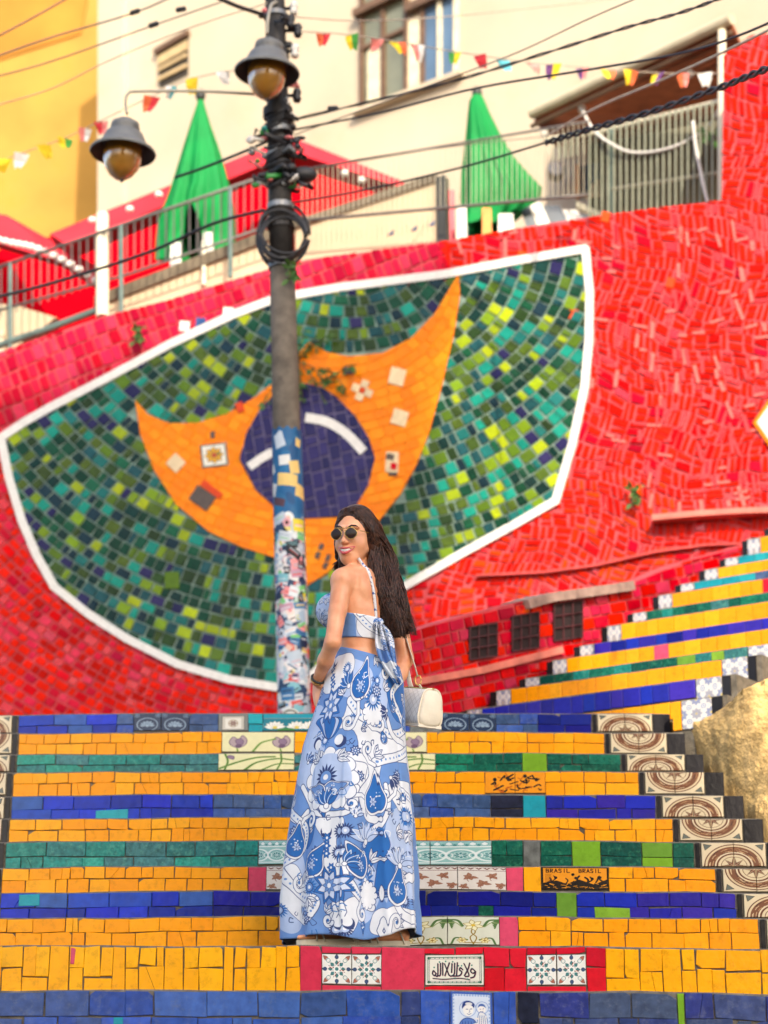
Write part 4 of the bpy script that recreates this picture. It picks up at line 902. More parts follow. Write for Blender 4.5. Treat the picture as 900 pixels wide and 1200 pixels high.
for i in range(56): x = 354+i*6; MB().tube([RAIL.P(x, u2(x)), RAIL.P(x, l2(x))], 0.0035, 4).build('bar', M_THIN, r2)

# ------------------------------------------------------------------ red canopies
M_CANVAS = mat('red canopy cloth', C(214, 6, 28, .75), 0.85, 0.10, 3, 0.0); M_CANVLIT = mat('sunlit tone red canopy cloth', C(232, 60, 72, .75), 0.85, 0.10, 3, 0.05); M_CREAMP = mat('cream painted post', C(246, 234, 204), 0.6, 0.08, 6); M_WHT = mat('white trim', C(244, 238, 228), 0.7, 0.08, 8)  # slopes: sunlight on the red cloth is put into a lighter base colour
def quad3(pts): return [at(*p) for p in pts]
cn = thing('canopy', 'big red peaked canopy on cream posts over the terrace', 'canopy', at(235, 330, 18.2))
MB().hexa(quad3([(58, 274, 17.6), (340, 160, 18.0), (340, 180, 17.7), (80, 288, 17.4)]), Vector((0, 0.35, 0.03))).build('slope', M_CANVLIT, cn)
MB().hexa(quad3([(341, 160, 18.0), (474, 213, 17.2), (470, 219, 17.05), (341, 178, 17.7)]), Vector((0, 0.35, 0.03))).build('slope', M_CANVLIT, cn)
bp = [(-30, 300, 19.2), (60, 277, 19.2), (200, 226, 19.0), (340, 168, 18.8), (472, 214, 18.6), (470, 262, 18.6), (340, 330, 18.8), (-30, 420, 19.2)]
bb = MB(); P = quad3(bp); n = len(P); V = []
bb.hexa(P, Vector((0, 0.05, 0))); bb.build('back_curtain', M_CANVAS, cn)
for x0, x1, y0, y1 in ((112, 128, 252, 372), (236, 242, 284, 335)):
    MB().tube([at((x0+x1)/2, y0, 16.9), at((x0+x1)/2, y1, 16.6)], (x1-x0)/2*0.0066, 10).build('post', M_CREAMP, cn)
for x, y in ((108, 258), (152, 245), (186, 228), (404, 203), (424, 211)): MB().ellip(at(x, y, 17.0), (0.035, 0.03, 0.03)).build('tie', M_WHT, cn, True)
c2 = thing('awning', 'low faded red awning with a scalloped white edge at the terrace end', 'awning', at(60, 320, 18))
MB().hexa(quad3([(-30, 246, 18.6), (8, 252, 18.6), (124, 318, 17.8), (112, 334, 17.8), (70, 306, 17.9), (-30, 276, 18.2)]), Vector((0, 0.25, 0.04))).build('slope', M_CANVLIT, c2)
ed = spline([(-20, 276, 17.5), (12, 284, 17.4), (40, 290, 17.3), (75, 305, 17.2), (112, 328, 17.1)], 16)
for i, p in enumerate(ed): MB().ellip(at(*p), (0.04, 0.02, 0.03), None, 8, 6).build('scallop', M_WHT, c2, True)
# ------------------------------------------------------------------ closed green parasols
M_GREEN = mat('green parasol cloth', C(4, 138, 64), 0.7, 0.12, 6, 0.25, 0.2, 20); M_STEEL = mat('dull steel tube', C(150, 148, 140), 0.4, 0.1, 10, metal=0.6)
def parasol(label, Y, prof, hem, base):
    """prof: (py, left px, right px) from tip down; hem(a): extra drop in pixels round the edge."""
    t = thing('parasol', label, 'parasol', at(base[0], base[1], Y), 'closed green parasols'); nu = 96; V = []; uv = []; px_seed = base[0]*0.37
    rows_ = []
    for py, x0, x1 in prof: rows_.append((py, (x0+x1)/2, (x1-x0)/2))
    for shell in (0, 1):
        for i, (py, cx, hw) in enumerate(rows_):
            fr = i/(len(rows_)-1)
            for k in range(nu):
                a = 2*math.pi*k/nu; fold = 1+0.34*fr*(1-2*abs(math.sin(4*a+0.5*math.sin(3*a+px_seed)))**0.7)*0.8+0.08*fr*math.sin(13*a)
                d = hem(a)*max(0, fr-0.55)/0.45; p = at(cx, py+d, Y); fold += 0.10*fr*noise.noise(Vector((math.cos(a)*2.2+px_seed, math.sin(a)*2.2, fr*3)))+0.05*fr*noise.noise(Vector((math.cos(a)*6+px_seed, math.sin(a)*6, fr*5))); r = hw*Y/F*fold-(0.004 if shell else 0); d += fr*9*noise.noise(Vector((a*2.5, px_seed, 0)))
                V.append(p+Vector((math.cos(a)*r, math.sin(a)*r*0.9, 0)))
    m = len(rows_); Fc = []
    for sh in (0, 1):
        for i in range(m-1):
            for k in range(nu):
                q = [sh*m*nu+i*nu+k, sh*m*nu+i*nu+(k+1) % nu, sh*m*nu+(i+1)*nu+(k+1) % nu, sh*m*nu+(i+1)*nu+k]; Fc.append(tuple(q[::-1] if sh == 0 else q))
    Fc += [((m-1)*nu+k, (m-1)*nu+(k+1) % nu, m*nu+(m-1)*nu+(k+1) % nu, m*nu+(m-1)*nu+k) for k in range(nu)]
    link('canopy', V, Fc, M_GREEN, t, smooth=True)
    py, cx, hw = rows_[0]; MB().ellip(at(cx, py-1, Y), (0.045, 0.045, 0.06)).build('finial', M_POSTBK, t, True)
    MB().tube([at(cx, py+8, Y), at(base[0], base[1], Y)], 0.024, 8).build('pole', M_STEEL, t)
    return t
fr_arch = lambda lo_, hi: (lambda a: lo_ if abs(math.cos(a)) > 0.55 or math.sin(a) > 0 else lo_-(hi)*(1-abs(math.cos(a))/0.55)**0.7)
parasol('closed green parasol beside the lamp post under the vent window', 17.4, [(113, 232, 238), (122, 230, 240), (145, 222, 247), (170, 214, 256), (200, 205, 264), (225, 198, 269), (243, 192, 271), (262, 189, 271), (280, 188, 270), (300, 187, 269)], fr_arch(3, 52), (236, 330))
parasol('closed green parasol flaring to one side beside the veranda', 17.0, [(110, 554, 564), (118, 549, 569), (135, 547, 576), (160, 545, 588), (185, 543, 602), (205, 542, 616), (225, 541, 630), (245, 541, 628), (262, 541, 604)], lambda a: 10-26*max(0, math.cos(a))**2-18*max(0, -math.sin(a))**6*(math.cos(a*3) > 0), (570, 285))
# things left on the terrace beneath them: stools and a board
M_WPL = mat('white plastic', C(240, 238, 228), 0.45, 0.05, 6); M_ORP = mat('orange plastic', C(244, 150, 20), 0.45, 0.05, 6); M_PINKP = mat('pink plastic', C(226, 60, 80), 0.45, 0.05, 6)
def chair(px, py, Y, m, label, s=1.0):
    tp_ = at(px, py, Y); base = Vector((tp_.x, tp_.y, 6.57)); h = tp_.z-base.z; t = thing('bar_chair', label, 'chair', base, 'slender plastic chairs on the terrace'); w = 0.075*s
    MB().box(base+Vector((0, 0, h*0.6)), (w*2.1, w*2.1, 0.03)).build('seat', m, t); MB().hexa([base+Vector((-w, -w, h*0.62)), base+Vector((w, -w, h*0.62)), base+Vector((w*0.8, -w*1.3, h)), base+Vector((-w*0.8, -w*1.3, h))], Vector((0, 0.025, 0))).build('backrest', m, t)
    for sx in (-1, 1):
        for sy in (-1, 1): MB().tube([base+Vector((sx*w*0.9, sy*w*0.9, h*0.59)), base+Vector((sx*w, sy*w, 0))], 0.012, 6).build('leg', m, t)
chair(245, 276, 17.0, M_WPL, 'white chair beneath the parasol by the lamp post', 0.7); chair(207, 288, 17.1, M_WPL, 'white chair at the lower corner of the parasol by the lamp post', 0.7)
chair(541, 245, 16.7, M_WPL, 'white chair close beside the dark post, near the flaring parasol', 0.6); chair(570, 247, 16.7, M_ORP, 'orange chair beneath the flaring parasol', 0.6); chair(527, 226, 16.9, M_PINKP, 'pink chair just behind the dark post', 0.6); chair(592, 256, 16.7, M_WPL, 'white chair beneath the flaring parasol, next to the orange one', 1.0)

# ------------------------------------------------------------------ veranda
vr = thing('veranda', 'veranda with a ribbed brown roof and grey green bars above the red wall', 'veranda', at(745, 250, 17))
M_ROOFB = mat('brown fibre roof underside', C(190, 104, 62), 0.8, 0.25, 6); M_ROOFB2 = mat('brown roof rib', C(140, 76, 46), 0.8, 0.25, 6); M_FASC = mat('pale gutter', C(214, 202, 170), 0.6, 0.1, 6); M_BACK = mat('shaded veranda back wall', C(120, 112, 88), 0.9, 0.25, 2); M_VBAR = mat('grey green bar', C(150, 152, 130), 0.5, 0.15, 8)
fl, frr = at(625, 137, 17.2), at(856, 26, 15.6); bl, br_ = at(655, 172, 19.3), at(900, 128, 17.7)
MB().hexa([fl, frr, br_, bl], Vector((0, 0, 0.05))).build('roof', M_ROOFB, vr)
for i in range(11):
    t = (i+0.5)/11; MB().hexa([fl.lerp(bl, t)+Vector((0, -0.02, -0.03)), frr.lerp(br_, t)+Vector((0, -0.02, -0.03)), frr.lerp(br_, t)+Vector((0, 0.05, -0.03)), fl.lerp(bl, t)+Vector((0, 0.05, -0.03))], Vector((0, 0, 0.028))).build('roof_rib', M_ROOFB2, vr)
MB().tube([fl+Vector((-.02, -.06, 0)), frr+Vector((0, -.06, 0))], 0.05, 10).build('gutter', M_FASC, vr); MB().tube([fl+Vector((-.02, -.02, -0.1)), frr+Vector((0, -.02, -0.1))], 0.02, 6).build('batten', M_BROWN, vr)
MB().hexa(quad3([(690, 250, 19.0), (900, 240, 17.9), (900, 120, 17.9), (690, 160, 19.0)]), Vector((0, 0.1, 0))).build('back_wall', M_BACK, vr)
MB().hexa(quad3([(640, 300, 19.2), (692, 290, 18.9), (692, 165, 18.9), (640, 175, 19.2)]), Vector((0, 0.1, 0))).build('back_wall', M_CREAM, vr)
MB().tube([at(846, 240, 15.6), at(846, 36, 15.6)], 0.033, 10).build('post', M_CREAMP, vr); MB().tube([at(715, 262, 16.6), at(715, 152, 16.6)], 0.028, 8).build('post', M_RAILG, vr)
MB().tube([at(637, 163, 17.1), at(700, 155, 16.8), at(846, 118, 15.7)], 0.02, 8).build('top_rail', M_CREAMP, vr); MB().tube([at(716, 222, 16.6), at(846, 202, 15.7)], 0.018, 8).build('middle_rail', M_THIN, vr)
for i in range(28):
    t = i/27; x = 648+t*194; y0 = 160-t*42; y1 = 262-t*24; Yb = 17.0-1.35*t
    MB().tube([at(x, y0, Yb), at(x, y1 if x > 690 else y0+28, Yb)], 0.010, 5).build('bar', M_VBAR, vr)
cl = thing('wall_clock', 'round white wall clock on the cream wall beside the veranda bars', 'clock', at(651, 204, 18.9))
R90 = Matrix.Rotation(math.pi/2, 3, 'X'); MB().lathe(at(651, 204, 18.95), [(0.0, 0.12), (0.07, 0.12), (0.085, 0.10), (0.085, 0.0)], 24, 0, R90).build('case', M_STEEL, cl, True); MB().lathe(at(651, 204, 18.95), [(0.0, 0.125), (0.066, 0.125), (0.066, 0.11)], 24, 0, R90).build('dial', M_WHT, cl)
pc = thing('picture', 'small framed picture in blue and white on the veranda wall', 'picture', at(690, 212, 18.6))
MB().hexa(quad3([(677, 232, 18.6), (702, 228, 18.6), (702, 190, 18.6), (679, 194, 18.6)]), Vector((0, 0.04, 0))).build('panel', M_BLUEGL, pc); MB().hexa(quad3([(683, 232, 18.57), (702, 229, 18.57), (702, 210, 18.57), (694, 216, 18.57)]), Vector((0, 0.02, 0))).build('drawing', M_CURT, pc); MB().tube(quad3([(677, 233, 18.57), (677, 193, 18.57)]), 0.02, 6).build('frame', M_ORP, pc)
aw = thing('striped_awning', 'grey and white striped cloth awning beside the flaring parasol', 'awning', at(650, 280, 16.9))
stp = [(628, 640), (640, 654), (654, 674), (674, 692), (692, 706)]
for i, (x0, x1) in enumerate(stp): MB().hexa(quad3([(x0-4+i*4, 290, 16.7), (x1-4+i*4, 286, 16.7), (x1-22+i*2, 232+i*5, 17.4), (x0-22+i*2, 232+i*5, 17.4)]), Vector((0, 0.02, 0.02))).build('stripe', M_WHT if i % 2 else mat('grey awning cloth', C(120, 126, 134), 0.8, 0.1, 6), aw)
MB().hexa(quad3([(676, 236, 17.0), (735, 262, 16.6), (735, 268, 16.6), (676, 242, 17.0)]), Vector((0, 0.06, 0))).build('edge_board', M_CURT, aw)
cb2 = thing('hanging_cord', 'pale cord draped in loops across the veranda bars', 'cord', at(745, 180, 16.3))
MB().tube([at(*p) for p in spline([(682, 128, 16.8), (694, 150, 16.7), (712, 166, 16.5), (744, 179, 16.3), (790, 172, 16.0), (830, 148, 15.8), (846, 120, 15.6)], 30)], 0.012, 6).build('loop', M_WHT, cb2, True); MB().tube([at(*p) for p in spline([(812, 142, 15.8), (816, 175, 15.8), (824, 215, 15.75), (830, 240, 15.7)], 14)], 0.014, 6).build('drop', M_WHT, cb2, True)
for x, y in ((682, 128), (808, 86), (638, 156)): MB().ellip(at(x, y, 15.9+(846-x)*0.006), (0.035, 0.035, 0.04)).build('bulb', M_WHT, cb2, True)

# ------------------------------------------------------------------ lamp post with its stickers, and the two lamps
PY = 13.0
pxp = lambda py: 322+0.0275*py
def pp(py, dx=0, dy=0.0): return at(pxp(py)+dx, py, PY+dy)
M_POLE = mat('weathered grey post', C(112, 102, 90), 0.8, 0.3, 12, 0.3, 0.4, 40, dirt=C(60, 54, 48), dirt_amt=0.6); M_POLEB = mat('black tape and tar', C(48, 44, 42), 0.6, 0.3, 20, 0.4, 0.4, 50); M_CLAMP = mat('grey metal clamp', C(140, 142, 144), 0.4, 0.2, 20, metal=0.4)
post = thing('lamp_post', 'tall weathered post plastered with stickers at the top of the steps', 'lamp post', at(349, 985, PY))
ys = [1000, 850, 700, 560, 420, 312]; MB().tube([pp(y) for y in ys], [0.100, 0.098, 0.094, 0.089, 0.084, 0.080], 20).build('shaft', M_POLE, post, True)
ys = [311, 200, 100, 0, -70]; MB().tube([pp(y) for y in ys], [0.079, 0.075, 0.070, 0.066, 0.063], 20).build('upper_shaft', M_POLEB, post, True)
def stickers():
    c = Cv(360, 1100, (46, 70, 104)); rs = random.Random(4)
    c.rect(0, 0, 360, 300, (28, 96, 148)); 
    for i in range(60): x, y = rs.uniform(0, 360), rs.uniform(0, 300); c.ell(x, y, rs.uniform(10, 40), rs.uniform(8, 30), rs.uniform(0, 3), rs.choice([(34, 110, 160), (22, 80, 130), (40, 104, 150)]))
    for (x, y) in ((150, 40), (230, 46), (110, 130), (180, 170), (96, 190), (240, 205), (140, 240), (60, 90), (300, 110), (170, 106), (210, 128)):
        w, h = rs.uniform(12, 44), rs.uniform(10, 26); a = rs.uniform(-0.4, 0.4); co, si = math.cos(a), math.sin(a)
        c.poly([(x+u*w*co-v*h*si, y+u*w*si+v*h*co) for u, v in ((-1, -1), (1, -1), (1, 1), (-1, 1))], rs.choice([(226, 226, 220), (236, 200, 120), (200, 210, 220), (90, 60, 70)]))
    pal = [(206, 214, 220), (190, 204, 216), (226, 232, 236), (214, 224, 230), (240, 228, 220), (236, 236, 230), (226, 228, 232), (214, 222, 226), (40, 60, 100), (24, 40, 70), (236, 214, 60), (220, 80, 70), (240, 150, 150), (130, 190, 200), (60, 120, 170), (120, 200, 120), (30, 30, 36), (230, 190, 170), (170, 190, 210), (244, 244, 240), (200, 150, 170)]
    for i in range(720):
        y = 285+850*rs.random()**0.9; x = rs.uniform(0, 360); w, h = rs.uniform(8, 28), rs.uniform(7, 22); a = rs.uniform(-0.6, 0.6); co, si = math.cos(a), math.sin(a); col = rs.choice(pal)
        if rs.random() < 0.34: c.disc(x, y, h, col); c.ring(x, y, h*0.75, 2, rs.choice(pal)); c.disc(x, y, h*0.4, rs.choice(pal))
        else:
            c.poly([(x+u*w*co-v*h*si, y+u*w*si+v*h*co) for u, v in ((-1, -1), (1, -1), (1, 1), (-1, 1))], col)
            for j in range(rs.randrange(1, 4)): v = rs.uniform(-0.6, 0.6); c.line([(x-w*0.7*co-v*h*si, y-w*0.7*si+v*h*co), (x+w*0.6*co-v*h*si, y+w*0.6*si+v*h*co)], rs.uniform(2, 4.5), rs.choice(pal))
    c.disc(166, 956, 42, (226, 226, 214)); c.ring(166, 956, 34, 5, (60, 60, 56)); c.ell(166, 952, 22, 14, 0, (220, 196, 60)); c.ell(166, 964, 18, 8, 0, (90, 90, 60))
    return c
M_STK = print_mat('sticker collage', stickers(), 0.55, 0.8, 0.1)
n = 40; V, uv = [], []
lev = list(range(506, 901, 20))
for i, y in enumerate(lev):
    r = 0.0975+0.010*(y-506)/400-0.004
    for k in range(n+1): a = 2*math.pi*k/n; V.append(pp(y)+Vector((math.sin(a)*r, math.cos(a)*r, 0.012*math.sin(k*1.7) if i == 0 else 0))); uv.append((1-k/n+0.0, 1-(y-506)/394))
link('sticker_wrap', V, [(i*(n+1)+k, (i+1)*(n+1)+k, (i+1)*(n+1)+k+1, i*(n+1)+k+1) for i in range(len(lev)-1) for k in range(n)], M_STK, post, None, True, uv)
def band(y, h, r, m, nm='clamp'): MB().tube([pp(y), pp(y+h)], r, 20).build(nm, m, post)
for y, h, r, m in ((307, 8, 0.090, M_CLAMP), (240, 6, 0.088, M_CLAMP), (205, 9, 0.095, M_POLEB), (150, 8, 0.093, M_CLAMP), (128, 10, 0.098, M_POLEB), (60, 8, 0.086, M_POLEB), (16, 5, 0.080, M_CLAMP), (180, 6, 0.088, M_CLAMP), (264, 5, 0.088, M_POLEB)): band(y, h, r, m)
M_CBL = mat('black cable sheath', C(40, 40, 44), 0.5, 0.2, 20)
rs = random.Random(9)
for i in range(9):                                  # coils of spare cable hung on both sides of the post
    cy = 272+rs.uniform(-8, 8); rr = rs.uniform(24, 30)*0.0050; tl = rs.uniform(-0.25, 0.25); c0 = pp(cy, 2, -0.13+0.012*i)
    MB().tube([c0+Vector((math.cos(a)*rr*1.15, math.sin(a)*0.03+0.01*i, math.sin(a+tl)*rr*(1.25+0.05*i))) for a in np.linspace(0, 6.1, 30)], 0.009, 6).build('cable_coil', M_CBL, post, True)
rs = random.Random(12); COLS = [M_CBL, M_POLEB, M_CLAMP, M_CBL, mat('teal cable end', C(40, 150, 140), 0.5), mat('pink tag', C(236, 130, 130), 0.5), M_CBL, mat('green tag', C(60, 150, 70), 0.5), M_WHT, M_CBL]
for i in range(70):                                 # the tangle of connectors, knots and insulators
    y = rs.choice([rs.uniform(118, 225), rs.uniform(150, 180), rs.uniform(195, 215), rs.uniform(0, 120)]); sx = rs.choice([-1, 1, 1]); dx = sx*rs.uniform(8, 34 if 140 < y < 225 else 20); p = pp(y, dx, -0.08+rs.uniform(-0.06, 0.1))
    if rs.random() < 0.5: MB().tube([p, p+Vector((rs.uniform(-0.06, 0.06), rs.uniform(-.03, .03), rs.uniform(-0.05, 0.05))), p+Vector((-sx*0.08, 0.03, rs.uniform(-0.05, 0.05)))], rs.uniform(0.010, 0.02), 6).build('connector', rs.choice(COLS), post, True)
    else: MB().ellip(p, (rs.uniform(0.015, 0.035), 0.02, rs.uniform(0.012, 0.03)), None, 8, 6).build('connector', rs.choice(COLS), post, True)
for i in range(14): 
    y = 135+i*6.2; MB().tube([p for p in [pp(y+4*math.sin(a*2)+2, 0)+Vector((math.cos(a)*(0.092+0.01*math.sin(3*a+i)), math.sin(a)*0.1, 0.02*math.sin(a+i))) for a in np.linspace(0, 6.28, 18)]], 0.008, 5).build('wire_turn', M_CBL, post, True)
bb = MB(); bb.ellip(pp(205, 28, -0.02), (0.09, 0.06, 0.055)); bb.build('splice_box', M_CBL, post, True)
for y, dx in ((10, 26), (26, 22), (60, 26), (112, 27), (36, 30)): MB().lathe(pp(y, dx-4, -.03), [(0.0, -0.05), (0.022, -0.045), (0.03, -0.02), (0.018, 0.0), (0.03, 0.02), (0.022, 0.045), (0, 0.05)], 12).build('insulator', M_WHT if y in (10, 60) else M_CBL, post, True); MB().tube([pp(y, 0), pp(y, dx)], 0.012, 6).build('bracket', M_CBL, post)
M_SHADE = mat('grey painted lamp shade', C(116, 116, 114), 0.5, 0.15, 8, 0.5); M_SHIN = mat('dark inside of lamp shade', C(74, 64, 64), 0.6, 0.2, 8)
m_, t_, p_ = mk('amber lamp glass'); p_.inputs['Base Color'].default_value = (*C(196, 138, 50), 1); p_.inputs['Roughness'].default_value = 0.12; p_.inputs['Transmission Weight'].default_value = 0.35; p_.inputs['Specular IOR Level'].default_value = 0.7; M_AMB = m_
M_ARM = mat('pale grey steel arm', C(186, 178, 160), 0.5, 0.1, 10)
def lamp(label, px, rimpy, Y, arm, tip, group='hanging street lamps'):
    c = at(px, rimpy, Y); s = Y/F; t = thing('street_lamp', label, 'street lamp', c, group)
    pr = [(3, 47), (9, 46), (10, 43), (18, 40), (19, 33), (17, 30), (24, 25), (28, 16), (31, 9), (41, 2), (43, -1), (42, -3)]
    R = Matrix.Rotation(0.05, 3, 'Y')
    MB().lathe(c, [(r*s, z*s) for r, z in pr], 40, 0, R).build('shade', M_SHADE, t, True)
    MB().lathe(c, [(42*s, -3*s), (39*s, 0*s), (29*s, 7*s), (25*s, 14*s), (0.5*s, 15*s)], 40, 0, R).build('shade_lining', M_SHIN, t, True)
    MB().lathe(c, [(23*s, 10*s), (25*s, 0), (25*s, -10*s), (22*s, -22*s), (15*s, -32*s), (7*s, -38*s), (1*s, -40*s)], 32, 0, R).build('globe', M_AMB, t, True)
    MB().ellip(c+Vector((0, 0, -40*s)), (3*s, 3*s, 3*s), None, 8, 6).build('tip', M_SHIN, t, True)
    MB().lathe(c, [(24*s, 13*s), (26.5*s, 12*s), (26.5*s, 8*s), (24*s, 7*s)], 32, 0, R).build('collar', M_SHIN, t, True)
    MB().tube([at(*a) for a in spline(arm, 24)], 0.010, 10).build('arm', M_ARM, t, True)
lamp('hanging lamp whose shade overlaps the post, amber globe below', 313, 84, 12.72, [(313, 40, 12.72), (314, 22, 12.72), (318, 6, 12.78), (324, 2, 12.95)], None)
lamp('hanging lamp out on its thin arm over the ochre house corner, amber globe below', 144, 178, 12.72, [(149, 134, 12.72), (147, 120, 12.72), (150, 110, 12.72), (162, 107, 12.74), (240, 107, 12.85), (325, 112, 12.95)], None)

# ------------------------------------------------------------------ overhead cables
CABG = 'overhead cables'
M_CBG = mat('greyed cable', C(120, 112, 108), 0.6, 0.2, 10); M_CBP = mat('pale cable', C(190, 176, 158), 0.6, 0.15, 10)
def cable(label, pts, r, m=M_CBL, n=40, strands=1):
    P = [at(*p) for p in spline(pts, n)]; b = MB()
    for s_ in range(strands):
        off = lambda i: Vector((0, math.cos(i*0.9+s_*math.pi)*r*1.2, math.sin(i*0.9+s_*math.pi)*r*1.3)) if strands > 1 else Vector()
        b.tube([p+off(i) for i, p in enumerate(P)], r, 6)
    o = b.build('cable', m, None, True); tag(o, label, 'cable', CABG); return o
cable('thick twisted black cable crossing the veranda bars down to the flaring parasol', [(960, 60, 9.0), (900, 80, 9.6), (840, 104, 10.2), (760, 132, 11.0), (690, 152, 11.6), (640, 167, 12.0)], 0.010, M_CBL, 90, 2)
cable('thin dark tail of the twisted cable running behind the parasol to the post', [(640, 167, 12.0), (545, 195, 12.6), (430, 222, 12.9), (340, 238, 12.97)], 0.007)
cable('dark cable sweeping from the post past the parasol tip over the veranda roof', [(345, 152, 12.95), (450, 131, 12.4), (560, 103, 11.8), (700, 80, 11), (800, 62, 10.4), (870, 40, 9.9), (960, 0, 9.2)], 0.007)
cable('pair of dark wires slanting over the plain cream facade', [(860, -8, 10), (800, 14, 10.4), (735, 32, 10.9), (640, 62, 11.6), (520, 98, 12.2), (345, 140, 12.95)], 0.005, M_CBL, 50, 2)
cable('pale wire slanting beneath the pair over the cream facade', [(760, -8, 10.6), (690, 22, 11), (600, 64, 11.6), (470, 112, 12.4), (345, 158, 12.95)], 0.004, M_CBG)
cable('thin grey wire from the window sill to the post', [(345, 20, 12.95), (420, 24, 13.4), (540, 18, 14.5), (760, -6, 16)], 0.004, M_CBP)
cable('drooping black cable along the railing to the coil on the post', [(-20, 352, 13.5), (60, 332, 13.5), (173, 296, 13.3), (250, 262, 13.1), (310, 246, 12.95)], 0.011)
cable('black wire crossing the parasol beside the post', [(205, 208, 13.4), (240, 196, 13.3), (290, 176, 13.1), (330, 158, 12.95)], 0.010)
cable('highest grey wire over the ochre house', [(-20, 52, 13.0), (40, 20, 13.0), (100, -14, 13.0)], 0.006, M_CBG)
cable('grey wire over the ochre house with a black splice at the cream corner', [(-20, 72, 13.0), (60, 44, 13.0), (157, 15, 13.0), (215, -10, 13.0)], 0.006, M_CBG)
cable('sagging grey wire from the ochre house to the vent window with a black splice', [(-20, 94, 13.0), (60, 72, 13.0), (182, 29, 13.0), (260, 2, 13.0)], 0.005, M_CBG)
cable('lowest pale wire over the ochre house', [(-20, 128, 13.2), (60, 104, 13.1), (130, 70, 13.0), (230, 30, 13.0), (325, 0, 12.95)], 0.004, M_CBP)
cable('thick black cable coming down to the top of the lamp on the post', [(240, -10, 12.4), (275, 6, 12.6), (308, 17, 12.9)], 0.014)
cable('pale wire from the post low over the wedge parapet and the parasol', [(345, 200, 12.95), (450, 182, 13.5), (560, 168, 14.2), (640, 160, 15)], 0.004, M_CBG)
cable('grey cable from the post rising over the veranda roof ribs', [(640, 160, 14.0), (700, 126, 13), (780, 92, 12), (850, 60, 11.2), (960, 6, 10)], 0.008, M_CBP)
for x, y, a in ((158, 14, 0.35), (180, 29, 0.35), (212, 11, 0.2), (390, 127, 0.05)):
    c = at(x, y, 12.98); d = Vector((math.cos(a), 0, math.sin(a)))*0.036; o = MB().tube([c-d, c-d*0.8, c+d*0.8, c+d], [0.008, 0.018, 0.018, 0.008], 8).build('cable_splice', M_CBL); tag(o, {158: 'larger black splice on the wire at the cream corner', 180: 'black splice on the wire beside the vent window', 212: 'small black splice above the vent window', 390: 'black splice on the wire just beside the post'}[x], 'cable splice', 'splices on the overhead wires')

# ------------------------------------------------------------------ bunting
FLG = {k: mat(k+' flag paper', C(*v), 0.8, 0.1, 20) for k, v in dict(orange=(240, 110, 60), yellow=(250, 214, 30), green=(70, 160, 60), pink=(244, 140, 130), red=(224, 50, 60), turquoise=(110, 210, 220), purple=(110, 60, 120), white=(240, 238, 232)).items()}
def bunting(label, line, flags, Y0, Y1, group=None):
    P = spline([(x, y, Y0+(Y1-Y0)*(x-line[0][0])/(line[-1][0]-line[0][0])) for x, y in line], 60); pts = [at(*p) for p in P]
    t = thing('bunting', label, 'bunting', pts[0], 'strings of party bunting'); MB().tube(pts, 0.004, 5).build('string', M_CBP, t, True)
    rs = random.Random(len(flags))
    for x, c1, c2 in flags:
        i = int(np.argmin(np.abs(P[:, 0]-x))); p = pts[i]; w, h = rs.uniform(0.042, 0.06), rs.uniform(0.09, 0.13); tw = rs.uniform(-0.5, 0.5); sw = rs.uniform(-0.04, 0.04)
        u = Vector((math.cos(tw), math.sin(tw), 0)); n_ = Vector((-math.sin(tw), math.cos(tw), 0)); dn = Vector((sw, 0, -h))
        V = []
        for s_ in (0, 1):
            for a, tt in ((-1, 0), (0, 0), (1, 0), (-0.8, .5), (0.0, .5), (0.8, .5), (-0.4, 1), (0, 0.86), (0.4, 1)): V.append(p+u*(a*w)+dn*tt+n_*(0.02*math.sin(3*tt+a+x)+0.002*s_))
        q = [(0, 1, 4, 3), (1, 2, 5, 4), (3, 4, 7, 6), (4, 5, 8, 7)]; Fc = q+[tuple(9+k for k in reversed(f)) for f in q]
        link('flag', V, Fc, [FLG[c1], FLG[c2]], t, [0, 1, 0, 1, 0, 1, 0, 1])
    return t
bunting('string of paper flags crossing from the post past the windows to the veranda', [(340, 36), (420, 42), (530, 60), (620, 73), (700, 80), (780, 86), (846, 86)],
        [(378, 'orange', 'red'), (412, 'yellow', 'green'), (440, 'pink', 'pink'), (468, 'yellow', 'orange'), (494, 'pink', 'white'), (530, 'green', 'yellow'), (563, 'red', 'red'), (592, 'turquoise', 'turquoise'), (625, 'pink', 'pink'), (652, 'purple', 'yellow'), (680, 'purple', 'pink'), (712, 'yellow', 'orange'), (740, 'yellow', 'orange'), (769, 'yellow', 'purple'), (797, 'orange', 'pink'), (827, 'white', 'white')], 13.0, 14.6)
bunting('string of paper flags hanging across the ochre house to the vent window', [(-20, 196), (30, 178), (80, 160), (125, 138), (180, 112), (226, 92), (300, 78)],
        [(4, 'yellow', 'yellow'), (25, 'white', 'white'), (49, 'yellow', 'yellow'), (76, 'yellow', 'green'), (100, 'pink', 'white'), (120, 'red', 'pink'), (176, 'orange', 'red'), (199, 'white', 'turquoise'), (224, 'yellow', 'yellow'), (262, 'white', 'white')], 15.0, 14.0)

